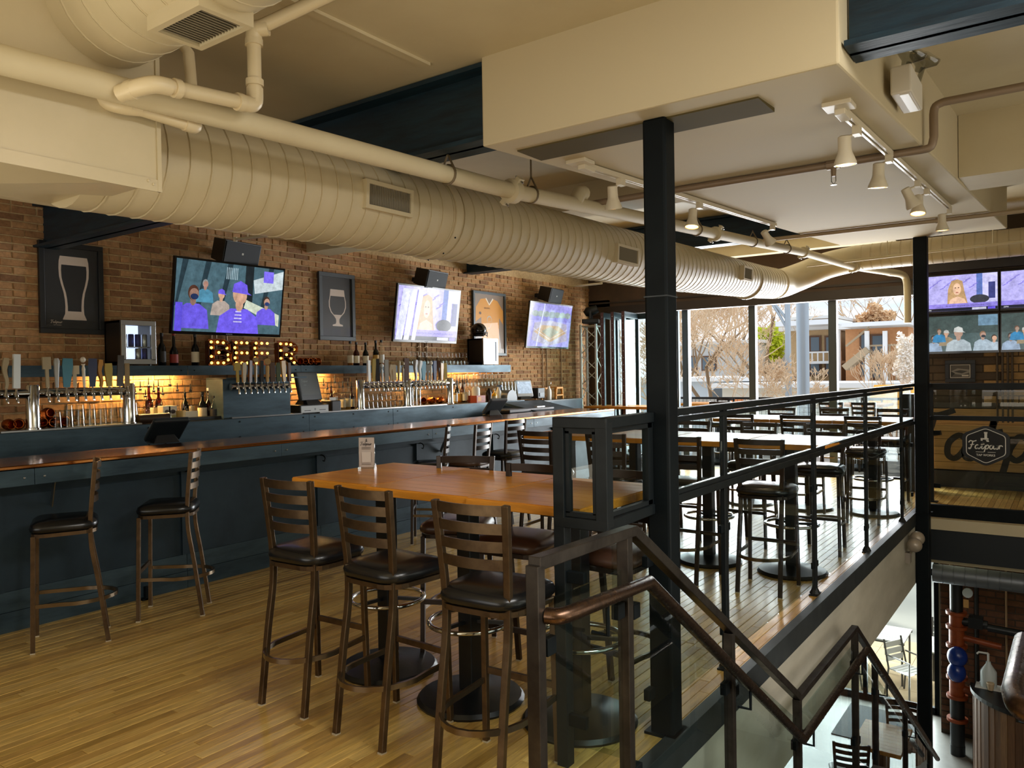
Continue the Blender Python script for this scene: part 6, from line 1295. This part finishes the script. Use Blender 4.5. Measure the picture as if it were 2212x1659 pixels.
# storefront
b = B()
for x in (-6.5, -4.9, -3.3, -2.6, -1.62): b.b2((x - .03, YW - .02, ZL), (x + .03, YW + .05, -.8))
for z in (ZL + .05, -1.35, -.85): b.b2((-6.5, YW - .02, z - .05), (-1.62, YW + .05, z + .05))
struct('window_2', b, BLACK, 'black storefront frame of the lower floor')
b = B(); b.b2((-6.5, YW, ZL), (-1.6, YW + .01, -.8)); struct('window_3', b, PANE, 'storefront glass of the lower floor')
b = B(); b.b2((XW, YW, ZL), (-6.5, YW + .2, -.2)); b.b2((-1.60, YW, ZL), (-1.4, YW + .2, -.2)); b.b2((-6.5, YW, -.8), (-1.6, YW + .2, -.2)); struct('wall_storefront', b, CREAM)
b = B(); b.b2((XE - .28, 4.4, ZL), (XE - .06, 4.62, -.8)); struct('wall_pier', b, M('grey_pier', '#8f8c86', .6))
b = B(); b.b2((-2.75, 11.3, ZL), (-1.75, 12.5, ZL + .012)); b.one('floor_mat', M('mat_grey', '#5a5c5e', .95, noise=60, color2='#4a4c4e'), 'grey entrance mat inside the storefront', 'mat')
# fire riser in the corner
RED = M('riser_orange', '#9c4a1c', .4, .1, noise=12, color2='#7c3412'); DK = M('riser_black', '#15181a', .4)
t = thing('fire_riser', 'orange and black fire sprinkler riser in the lower corner', 'pipe', (-1.22, 11.6, ZL)); X, Yr = -1.24, 11.62
def zr(py): return ay(2030, py, Yr).z
for nm, a, c, r, m_ in (('pipe_section', 1225, 1318, .075, DK), ('valve_body', 1318, 1345, .085, RED), ('valve_body', 1352, 1388, .09, RED), ('pipe_section', 1388, 1455, .07, DK), ('valve_body', 1455, 1495, .09, RED), ('pipe_section', 1497, 1600, .085, DK)):
    b = B(); b.lathe([(r, 0), (r, zr(a) - zr(c))], (X, Yr, zr(c)), 16); o = b.build(nm, m_, t, world=True, smooth=40)
for py in (1318, 1348, 1388, 1455, 1496, 1545): b = B(); b.lathe([(.10, -.02), (.125, -.02), (.125, .02), (.10, .02)], (X, Yr, zr(py)), 16); b.build('flange', RED, t, world=True, smooth=40)
b = B(); b.lathe([(.09, 0), (.09, zr(1600) - ZL)], (X, Yr, ZL), 16); b.build('pipe_section', DK, t, world=True, smooth=40)
b = B(); b.tube([(X, Yr, zr(1335)), (X + .35, Yr, zr(1335))], .055, 12); b.box((X + .22, Yr, zr(1332)), (.16, .15, .14)); b.tube([(X + .35, Yr, zr(1340)), (X + .98, Yr, zr(1345))], .05, 12); b.build('side_pipe', DK, t, world=True, smooth=40)
b = B(); b.tube([(X, Yr, zr(1368)), (X + .5, Yr, zr(1376))], .04, 10); b.tube([(X, Yr, zr(1478)), (X + .55, Yr, zr(1485))], .05, 10); b.tube([(X + .98, Yr, zr(1335)), (X + 1.05, Yr, zr(1365))], .075, 12); b.build('side_pipe', RED, t, world=True, smooth=40)
b = B(); b.lathe([(.06, -.02), (.06, .02)], n=14, M4=frame((X + .14, Yr - .12, zr(1268)), (1, 0, 0), (0, 0, 1))); b.build('gauge', M('gauge_face', '#c0c8cc', .3), t, world=True); b = B(); b.lathe([(.05, -.02), (.05, .02)], n=14, M4=frame((X + .30, Yr - .12, zr(1455)), (1, 0, 0), (0, 0, 1))); b.build('gauge', M('gauge_face', '#c0c8cc', .3), t, world=True)
b = B(); b.b2((X + .09, Yr - .11, zr(1300)), (X + .15, Yr - .105, zr(1283))); b.build('tag', M('tag_tan', '#b88c50', .6), t, world=True)
b = B(); b.ball((X + .02, Yr - .13, zr(1405)), .12, 14, 10, sz=1.1); b.ball((X + .01, Yr - .13, zr(1438)), .11, 14, 10, sz=1.2); b.one('blue_balloon_bag', M('blue_film', '#12307e', .25), 'glossy blue wrapped bell hanging on the fire riser', 'alarm bell', smooth=60)
for k, x in enumerate((-1.36, -1.06)): b = B(); b.tube([(x, YT - .05, ZL), (x, YT - .05, -.72)], .028 if k else .02, 8); b.one('riser_conduit', DK if k else CONDUIT, ['thin pale conduit left of the fire riser', 'black pipe behind the fire riser'][k], 'conduit', smooth=40)
b = B(); b.tube([(-.72, YT - .03, ZL), (-.72, YT - .03, -.72)], .014, 8); b.one('riser_conduit', CONDUIT, 'thin pale conduit on the lower brick wall', 'conduit', smooth=40)
# curved host stand
SL = piece_mat('stand_slat', ['#6a4a30', '#7c5a3c', '#553a26', '#8a6848', '#44301f'], .6, 7, stretch=(8, 8, .8), bump=.2, grain=.35)
hs = thing('host_stand', 'curved wood-slatted host stand with a black top on the lower floor', 'host stand', (-.35, 11.0, ZL)); cxh, cyh, rh = -.28, 11.30, .78; zt = -2.35
arc = [(cxh + rh * math.cos(a), cyh + rh * math.sin(a)) for a in [math.radians(180 + 150 * i / 24) for i in range(25)]]
inn = [(cxh + (rh - .34) * math.cos(a), cyh + (rh - .34) * math.sin(a)) for a in [math.radians(180 + 150 * i / 24) for i in range(25)]]
b = B(); M4 = Matrix.Translation((0, 0, zt - .05))
for i in range(24): b.prism([inn[i], arc[i], arc[i + 1], inn[i + 1]], .05, M4)
b.build('top', M('stand_top', '#181a1c', .35), hs, world=True)
for i in range(24):
    a, c = Vector(arc[i]), Vector(arc[i + 1]); mid = (a + c) / 2; k = 1 - (.035 + .006 * (i % 3)) / rh
    q = [(cxh + (p.x - cxh) * k, cyh + (p.y - cyh) * k) for p in (a.lerp(c, .02), a.lerp(c, .98))]; b = B(); b.bar((q[0][0], q[0][1], 0), (q[1][0], q[1][1], 0), .02, .01)
    b = B(); d = Vector((q[1][0] - q[0][0], q[1][1] - q[0][1], 0)); M4 = frame((q[0][0], q[0][1], ZL), d, (0, 0, 1)); b.b2((0, 0, -.012), (d.length, zt - .05 - ZL, .012), M4); b.build('slat', SL, hs, world=True)
b = B(); M4 = Matrix.Translation((0, 0, zt - .25)); b.prism([(x, y) for x, y in inn[2:23]] , .03, M4); b.build('shelf', M('shelf_tan', '#9c7440', .5), hs, world=True)
b = B(); b.prism([(-.5, 11.0), (-.12, 10.92), (-.08, 11.2), (-.45, 11.25)], .02, Matrix.Translation((0, 0, zt - .215))); o = b.one('menu_folder', PAPER['white'], 'white menu sheet with black edge inside the host stand', 'menu')
t = thing('sanitizer_bottle', 'clear pump sanitizer bottle on the host stand', 'bottle', (cxh + (rh - .2) * math.cos(math.radians(185)), cyh + (rh - .2) * math.sin(math.radians(185)), zt)); b = B(); b.b2((-.14, -.1, 0), (.14, .1, .008)); b.build('tray', PAPER['white'], t); b = B(); b.lathe([(.085, .008), (.09, .02), (.09, .2), (.03, .29), (.025, .32)], n=16); b.build('body', M('frosted_plastic', '#c8d2d6', .35), t, smooth=50); b = B(); b.lathe([(.012, .3), (.012, .42)], n=8); b.tube([(0, 0, .42), (-.10, -.02, .425), (-.12, -.02, .40)], .012, 8); b.build('pump', PAPER['white'], t, smooth=50); b = B(); b.lathe([(.03, .01), (.045, .09), (.04, .1)], (.03, -.12, 0), 12); b.build('cup', M('paper_cup', '#c8b090', .6), t)
# lower table, stool and patio furniture
make_table('pale pub table on the lower floor seen through the stair glass', -1.95, -1.45, 9.15, 9.9, z=.95).location = (-1.75, 9.45, ZL)
dup(SB, (-1.62, 9.95, ZL), PI + .2, 'dark stool on the lower floor beyond the stair glass', 'stools on the lower floor'); dup(SB, (-1.95, 8.8, ZL), .3, 'dark stool on the lower floor at the bottom edge of the view', 'stools on the lower floor')
PAT = M('patio_metal', '#5c5a56', .5, .4); PATS = M('patio_slat', '#d8dadc', .45)
def patio_chair(label, loc, rz):
    t = thing('patio_chair', label, 'chair', loc, rz, 'chairs on the lower patio')
    for sx in (-1, 1):
        b = B(); b.tube([(sx * .22, .2, 0), (sx * .21, .2, .62), (sx * .21, -.2, .64)], .014, 8); b.build('leg', PAT, t); b = B(); b.tube([(sx * .22, -.24, 0), (sx * .2, -.18, .43), (sx * .19, -.27, .86)], .014, 8); b.build('leg', PAT, t)
    for i in range(5): b = B(); b.b2((-.2, -.18 + .075 * i, .42), (.2, -.12 + .075 * i, .435)); b.build('seat_slat', PATS, t)
    for i in range(3): z = .56 + .1 * i; b = B(); b.bar((-.19, -.2 - .02 * i - .03, z), (.19, -.2 - .02 * i - .03, z), .012, .085); b.build('back_slat', PATS, t)
    return t
pc = patio_chair('grey metal patio chair outside the storefront, left of the stair post', (-3.05, 13.35, -3.5), 2.0)
dup(pc, (-2.1, 13.35, -3.5), 4.2, 'white-backed patio chair outside the storefront beside the black column'); dup(pc, (-3.5, 14.2, -3.5), .5, 'patio chair outside, behind the left patio table'); dup(pc, (-1.75, 14.7, -3.5), 3.2, 'patio chair outside, furthest right by the wall')
for k, (x, y) in enumerate(((-2.6, 14.1), (-1.5, 13.9))):
    t = thing('patio_table', ['slatted white patio table between the patio chairs', 'slatted white patio table half behind the black column'][k], 'table', (x, y, -3.5))
    for i in range(8): b = B(); b.b2((-.4, -.4 + .1 * i, .71), (.4, -.31 + .1 * i, .73)); b.build('slat', PATS, t)
    b = B(); b.b2((-.4, -.4, .68), (.4, -.36, .71)); b.b2((-.4, .36, .68), (.4, .4, .71)); b.build('frame', PAT, t)
    for sx in (-1, 1):
        for sy in (-1, 1): b = B(); b.tube([(sx * .36, sy * .36, 0), (sx * .36, sy * .36, .69)], .016, 8); b.build('leg', PAT, t)
# ------------------------------------------------------------------ balcony
dk = struct('floor_balcony', B().b2((XW, YW + .12, -.14), (-1.4, 15.6, -.03)), M('balcony_deck', '#8d8a85', .7, noise=3, color2='#7c7872'))
IRON = M('iron_rail', '#2a2723', .5, .3)
t = thing('balcony_rail', 'black iron balcony railing with wire mesh beyond the windows', 'railing', (-4.4, 15.5, 0)); b = B(); b.bar((XW, 15.5, 1.085), (-1.45, 15.5, 1.085), .05, .045); b.bar((XW, 15.5, .08), (-1.45, 15.5, .08), .03, .03); b.build('top_rail', IRON, t, world=True)
for i in range(8): x = -1.6 - .82 * i; b = B(); b.b2((x - .022, 15.48, -.03), (x + .022, 15.52, 1.08)); b.build('post', IRON, t, world=True)
b = B()
for i in range(72): x = -1.5 - .082 * i; b.box((x, 15.5, .58), (.006, .006, .96))
for i in range(12): b.box((-4.4, 15.5, .14 + .085 * i), (5.9, .006, .006))
b.build('wire_mesh', IRON, t, world=True, kind='stuff')
b = B(); b.b2((-1.42, YW + .1, -3.5), (-1.25, 15.9, 3.4)); struct('wall_neighbour', b, BROWN)
# folded glass doors stacked at the left of the opening
DARKF = M('door_frame', '#2c3a42', .4, .4)
for k, (x0, y0, x1, y1) in enumerate([(ay(p_, 750, 11.98).x - .1, 12.70, ay(p_, 750, 11.98).x, 11.98) for p_ in (1303, 1325, 1348)] + [(ay(1352, 750, 12.7).x, 12.70, -5.55, 12.62)]):
    t = thing('folding_door', ['folded glass door leaf nearest the brick wall', 'second folded glass door leaf from the brick wall', 'third folded glass door leaf from the brick wall', 'folding glass door leaf standing open towards the big column'][k], 'door', ((x0 + x1) / 2, (y0 + y1) / 2, 0), 0, 'folded glass doors'); z1 = 2.70; p, q = Vector((x0, y0, 0)), Vector((x1, y1, 0)); d = (q - p).normalized(); up = Vector((0, 0, 1)); b = B()
    b.bar(p, p + up * z1, .06, .075, d); b.bar(q, q + up * z1, .06, .075, d); b.bar(p + up * .06, q + up * .06, .06, .12); b.bar(p + up * (z1 - .05), q + up * (z1 - .05), .06, .1); b.build('frame', DARKF, t, world=True, bevel=.003)
    b = B(); b.bar(p + d * .03 + up * 1.38, q - d * .03 + up * 1.38, .008, 2.52); b.build('pane', PANE, t, world=True)
    e = q if k < 3 else p; b = B(); b.bar(e - d * (-.035 if k < 3 else .035), e - d * (-.035 if k < 3 else .035) + up * z1, .05, .012, d); o = b.build('edge_strip', M('reddish_strip', '#4c2c26', .5), t, world=True); b = B(); n = d.cross(up)
    for i in range(22): b.ball(e + d * (.043 if k < 3 else -.043) + up * (.1 + .12 * i), .008, 6, 4)
    b.build('rivet', BRUSHED, o, world=True)
# ------------------------------------------------------------------ street
GR = struct('ground', B().b2((-120, YW + .13, -3.7), (80, 160, -3.5)), M('street', '#b8b4ac', .9, noise=.5, color2='#a8a49c'))
PAVE = piece_mat('paving', ['#d0bc9c', '#c4ae8c', '#d8c6a8'], .8, 4, bump=.1, grain=.15)
pvd = thing('patio_paving', 'tan paving slabs of the lower patio', 'paving', (-3, 15, -3.5))
for i in range(9):
    for j in range(5): b = B(); x, y = -6.6 + .62 * i, YW + .2 + .62 * j; b.b2((x + .004, y + .004, -3.502), (x + .616, y + .616, -3.492)); b.build('slab', PAVE, pvd, world=True)
BT = piece_mat('far_brick', ['#c09a6c', '#b89064'], .9, 3, bump=0, grain=.2); OB = M('orange_brick', '#dca474', .9, noise=6, color2='#d09464'); TANB = M('tan_brick', '#c4a880', .9, noise=6, color2='#b69a72'); WIN = M('far_window', '#5c6c78', .2); TRIM = M('far_trim', '#e4e4e2', .7); WOODG = M('porch_wood', '#a89478', .8); ROOFW = M('white_roof', '#e6e8ea', .8)
def Q(px, py, Y): return ay(px, py, Y)
def block(name, label, px0, px1, pyt, pyb, Y, depth, mat, wins=(), roof=True, cat='building', zb=-3.5):
    a, c = Q(px0, pyt, Y), Q(px1, pyt, Y); z1 = a.z; t = thing(name, label, cat, ((a.x + c.x) / 2, Y, zb)); b = B(); b.b2((a.x, Y, zb), (c.x, Y + depth, z1)); b.build('wall', mat, t, world=True)
    if roof: b = B(); b.b2((a.x - .25, Y - .5, z1), (c.x + .25, Y + depth, z1 + .18)); b.build('roof_edge', TRIM, t, world=True)
    for wx0, wx1, wy0, wy1 in wins:
        p, q = Q(wx0, wy0, Y - .05), Q(wx1, wy1, Y - .05); b = B(); b.b2((p.x - .08, Y - .08, q.z - .08), (q.x + .08, Y, p.z + .08)); f = b.build('window', M('far_frame', '#6a4c38', .7), t, world=True); b = B(); b.b2((p.x, Y - .1, q.z), (q.x, Y - .07, p.z)); b.build('pane', WIN, f, world=True)
    return t
def porch(t, px0, px1, pyr, pyf, Y, out=1.8, mat=None):
    a, c = Q(px0, pyr, Y - out), Q(px1, pyf, Y - out); b = B(); b.b2((a.x, Y - out, c.z - .12), (c.x, Y, c.z)); o = b.build('balcony', mat or WOODG, t, world=True); b = B(); n = max(4, int((c.x - a.x) / .22)); b.b2((a.x, Y - out, a.z - .07), (c.x, Y - out + .06, a.z))
    for i in range(n + 1): x = a.x + (c.x - a.x) * i / n; b.box((x, Y - out + .03, (a.z + c.z) / 2), (.06, .05, a.z - c.z))
    b.build('balusters', mat or WOODG, o, world=True)
t = block('brick_flats', 'tan brick apartment house with a white balcony across the street', 1700, 1812, 716, 840, 38, 12, TANB, ((1752, 1770, 729, 758), (1785, 1798, 729, 758), (1752, 1770, 785, 808), (1785, 1798, 785, 808)))
porch(t, 1742, 1816, 760, 779, 38, 1.2, TRIM); b = B(); p = Q(1812, 700, 36.5); b.b2((p.x - .08, 36.4, -3.5), (p.x + .08, 36.55, p.z)); b.build('porch_post', TRIM, t, world=True)
b = B(); a, c = Q(1692, 703, 37), Q(1820, 708, 37); b.b2((a.x, 35.8, a.z - .1), (c.x, 39, a.z + .12)); b.build('porch_roof', ROOFW, t, world=True)
t = block('orange_flats', 'orange brick apartment house with porches and an outside stair', 1826, 1962, 712, 850, 36, 12, OB, ((1861, 1874, 723, 752), (1885, 1912, 726, 762), (1862, 1872, 783, 810), (1886, 1910, 783, 815)))
porch(t, 1878, 1966, 745, 768, 36); porch(t, 1878, 1966, 803, 822, 36)
b = B(); a, c = Q(1828, 795, 34.2), Q(1878, 755, 34.2); b.bar(a, c, .9, .25); b.bar(a + Vector((0, 0, .9)), c + Vector((0, 0, .9)), .08, .08); b.build('outside_stair', WOODG, t, world=True)
for px in (1873, 1912): b = B(); p = Q(px, 715, 34.1); b.b2((p.x - .08, 34.0, -3.5), (p.x + .08, 34.15, p.z)); b.build('porch_post', TRIM, t, world=True)
b = B(); a, c = Q(1820, 707, 34), Q(1966, 707, 34); b.b2((a.x, 33.8, a.z), (c.x, 40, a.z + .16)); b.build('porch_roof', ROOFW, t, world=True)
for k, px in enumerate((1895, 1907, 1918, 1930)): b = B(); p = Q(px, 699, 38); b.b2((p.x - .25, 38, p.z - .6), (p.x + .18, 38.6, p.z)); b.one('roof_unit', TRIM, 'white rooftop unit on the orange apartment house, ' + ORD[k] + ' from the left', 'roof unit', 'rooftop units')
t = block('brown_house', 'brown roofed house behind the tan apartment house', 1715, 1800, 692, 720, 50, 8, M('brown_shingle', '#9c8468', .9))
t = block('grey_store', 'pale grey flat-roofed building behind the bare trees', 1440, 1640, 748, 800, 44, 12, M('pale_grey_wall', '#d0d3d4', .9), ((1482, 1503, 772, 798), (1518, 1545, 772, 798)))
t = block('white_roof_store', 'low shop with a white flat roof in front of the apartments', 1560, 1985, 838, 1000, 30, 5, M('pale_wall', '#d8d2c4', .9))
t = block('low_store', 'low pale shop with a white roof seen between the window posts', 1380, 1640, 825, 980, 33, 8, M('pale_blue_wall', '#c4ccd2', .9))
for k, (px, py, w) in enumerate(((1636, 835, .8), (1664, 832, .8), (1795, 838, .9), (1882, 840, .9), (1560, 832, 1.0))):
    p = Q(px, py, 32); t = thing('air_conditioner', ['white air conditioner on the low roof left of the lamp post', 'white air conditioner on the low roof beside the lamp post', 'grey air conditioner on the low roof before the tan house', 'grey air conditioner on the low roof before the orange house', 'white air conditioner on the low roof behind the bare tree'][k], 'air conditioner', (p.x, 32, p.z - .9)); b = B(); b.b2((-w / 2, -.4, 0), (w / 2, .4, .95)); b.build('case', M('ac_case', '#d0d4d6', .6), t, bevel=.03); b = B(); b.lathe([(.32, 0), (.32, .02)], n=16, M4=frame((0, -.41, .5), (1, 0, 0), (0, 0, 1))); b.build('fan_grille', M('ac_grille', '#5a6064', .7), t)
# signs on the shop front
t = thing('awning', 'orange shop awning below the apartments', 'awning', (-5, 24, -1)); a, c = Q(1868, 862, 22), Q(1960, 848, 22); b = B(); b.add([(a.x, 22, a.z - .35), (c.x + 1, 22, a.z - .35), (c.x + 1, 23.2, a.z + .35), (a.x, 23.2, a.z + .35), (a.x, 22, a.z - .65), (c.x + 1, 22, a.z - .65), (c.x + 1, 23.2, a.z - .65), (a.x, 23.2, a.z - .65)], [(0, 1, 2, 3), (4, 5, 1, 0), (5, 6, 2, 1), (7, 4, 0, 3), (6, 7, 3, 2), (7, 6, 5, 4)]); b.build('canopy', M('awning_orange', '#e8a030', .7), t, world=True)
t = thing('shop_sign', 'grey shop sign with white lettering and an orange patch beyond the balcony', 'sign', (-10, 25, -2)); a, c = Q(1495, 862, 25), Q(1625, 884, 25); b = B(); b.b2((a.x, 25, c.z), (c.x, 25.2, a.z)); b.build('board', M('sign_grey', '#b0aca4', .8), t, world=True); A = Art(frame((a.x, 24.98, c.z), (1, 0, 0), (0, 0, 1)), .004); h = a.z - c.z; A.text('land', .15, h * .15, h * .95, '#f4f4f2'); A.rect((c.x - a.x) * .66, 0, (c.x - a.x) * .86, h, '#e08a50'); A.build('lettering', PRINT, t, world=True)
# street lamp and pole
GALV = M('galv_pole', '#aab4bc', .45, .5)
t = thing('street_lamp', 'tall grey street lamp with two curved arms', 'street lamp', (-7.2, 25, -3.5)); p = Q(1701, 655, 25); b = B(); b.tube([(p.x, 25, -3.5), (p.x, 25, p.z)], .11, 10, scale=[1.2, .8]); b.build('pole', GALV, t, world=True, smooth=40)
for q in ((1690, 710), (1697, 690)): b = B(); e = Q(1645, 622, 25); s_ = Q(1700, q[1], 25); mm = Q(1680, (q[1] + 640) / 2, 25); b.tube(bez([s_, mm, e], 6), .045, 8); b.build('arm', GALV, t, world=True, smooth=40)
b = B(); b.ball(tuple(Q(1640, 620, 25)), .25, 10, 6, sz=.5); b.build('lantern', GALV, t, world=True, smooth=60)
b = B(); p = Q(1733, 640, 18); b.tube([(p.x, 18, -3.5), (p.x, 18, 6)], .14, 12); b.one('utility_pole', GALV, 'thick grey pole in front of the tan apartment house', 'pole', smooth=40)
# ------------------------------------------------------------------ trees
BARK = M('pale_bark', '#8a7458', .9, noise=8, color2='#86715a'); TWIG = M('twig', '#d2b898', .9)
def tree(name, label, px, Y, ztop, spread, seed, mat=TWIG, leaf=None, depth=6, trunk=.22, lean=0, leafn=0, cr=None, crown=None):
    R_ = random.Random(seed); x0 = Q(px, 800, Y).x; t = thing(name, label, 'tree', (x0, Y, -3.5)); tb, tw = B(), B(); tips = []; H = ztop + 3.5
    def grow(p, d, l, r, k):
        q = p + d * l; mid = (p + q) / 2 + Vector((R_.uniform(-1, 1), R_.uniform(-1, 1), 0)) * l * .06
        (tb if k < 3 else tw).tube([p, mid, q], max(r, .012), 6 if k < 2 else (4 if k < 4 else 3), scale=[1, .85, .7], cap=False)
        if k >= depth: tips.append(q); return
        if k >= depth - 2: tips.append(q)
        for i in range(2 if k < 1 else (3 if R_.random() < .55 else 2)):
            v = Vector((R_.uniform(-1, 1), R_.uniform(-1, 1), R_.uniform(-.15, .9))); nd = (d * .75 + v * spread).normalized(); grow(q, nd, l * R_.uniform(.62, .82), r * .62, k + 1)
    grow(Vector((x0, Y, -3.5)), Vector((lean, 0, 1)).normalized(), H * .34, trunk, 0)
    tb.build('trunk', BARK, t, world=True, smooth=60); tw.build('twigs', mat, t, world=True, kind='stuff')
    if leaf:
        b = B()
        for _ in range(leafn):
            s = cr * R_.uniform(.5, 1.2); a_ = R_.uniform(0, 2 * PI); q_ = R_.random() ** .5; cc = Q(crown[0], crown[1], Y); ex = Q(crown[0] + crown[2], crown[1], Y).x - cc.x; ez = cc.z - Q(crown[0], crown[1] + crown[3], Y).z; wob = 1 + .25 * math.sin(a_ * 5 + seed); c = cc + Vector((ex * q_ * wob * math.cos(a_), R_.uniform(-1, 1) * ex, ez * q_ * wob * math.sin(a_))); u = Vector((R_.uniform(-1, 1), R_.uniform(-1, 1), R_.uniform(-1, 1))).normalized(); v = u.orthogonal().normalized()
            b.add([c - u * s, c + v * s * .6, c + u * s, c - v * s * .6], [(0, 1, 2, 3)])
        b.build('leaves', leaf, t, world=True, kind='stuff')
    return t
for k, (px, Y, zt_, sp, sd, tr, lab) in enumerate(((1530, 27, 6.0, .75, 4, .13, 'bare spreading tree left of the second window post'), (1478, 22, 3.4, .9, 8, .09, 'bare tree low behind the big column'), (1650, 40, 8.0, .6, 12, .18, 'bare tall tree beside the street lamp'),
        (1570, 58, 8.5, .7, 15, .18, 'distant bare tree behind the grey building'), (1610, 50, 8.0, .75, 51, .16, 'distant bare tree left of the lime tree'), (1500, 52, 8.0, .75, 53, .16, 'distant bare tree at the left of the window view'), (1540, 42, 6.0, .9, 57, .13, 'bushy bare tree in front of the grey building'), (1470, 38, 6.5, .8, 61, .14, 'bare tree behind the edge of the big column'), (1560, 34, 5.5, .9, 67, .11, 'twiggy bare tree right of the spreading tree'), (1850, 62, 8.0, .8, 19, .18, 'distant bare tree right of the brown house'), (1935, 60, 8.5, .8, 23, .18, 'distant bare tree at the right window edge'), (1590, 24, 2.2, 1.0, 41, .07, 'tangled bare shrub low before the grey building'))):
    tree('bare_tree', lab, px, Y, zt_, sp, sd, depth=8, trunk=tr)
tree('lime_tree', 'yellow-green leafy tree behind the street lamp', 1672, 46, 3.0, .7, 27, leaf=M('lime_leaf', '#c6d22c', .8), leafn=2200, cr=.16, crown=(1668, 738, 30, 34), depth=5, trunk=.14)
tree('russet_tree', 'russet round-crowned tree behind the orange apartment house', 1893, 55, 4.5, .8, 31, leaf=M('russet_leaf', '#d8b48a', .8), leafn=2200, cr=.16, crown=(1893, 694, 34, 32), depth=5, trunk=.16)
tree('blossom_tree', 'white blossoming tree against the right window edge', 1958, 24, 1.5, .5, 35, leaf=M('blossom', '#f4ece0', .8), leafn=1800, cr=.055, crown=(1957, 782, 22, 60), depth=6, trunk=.07)
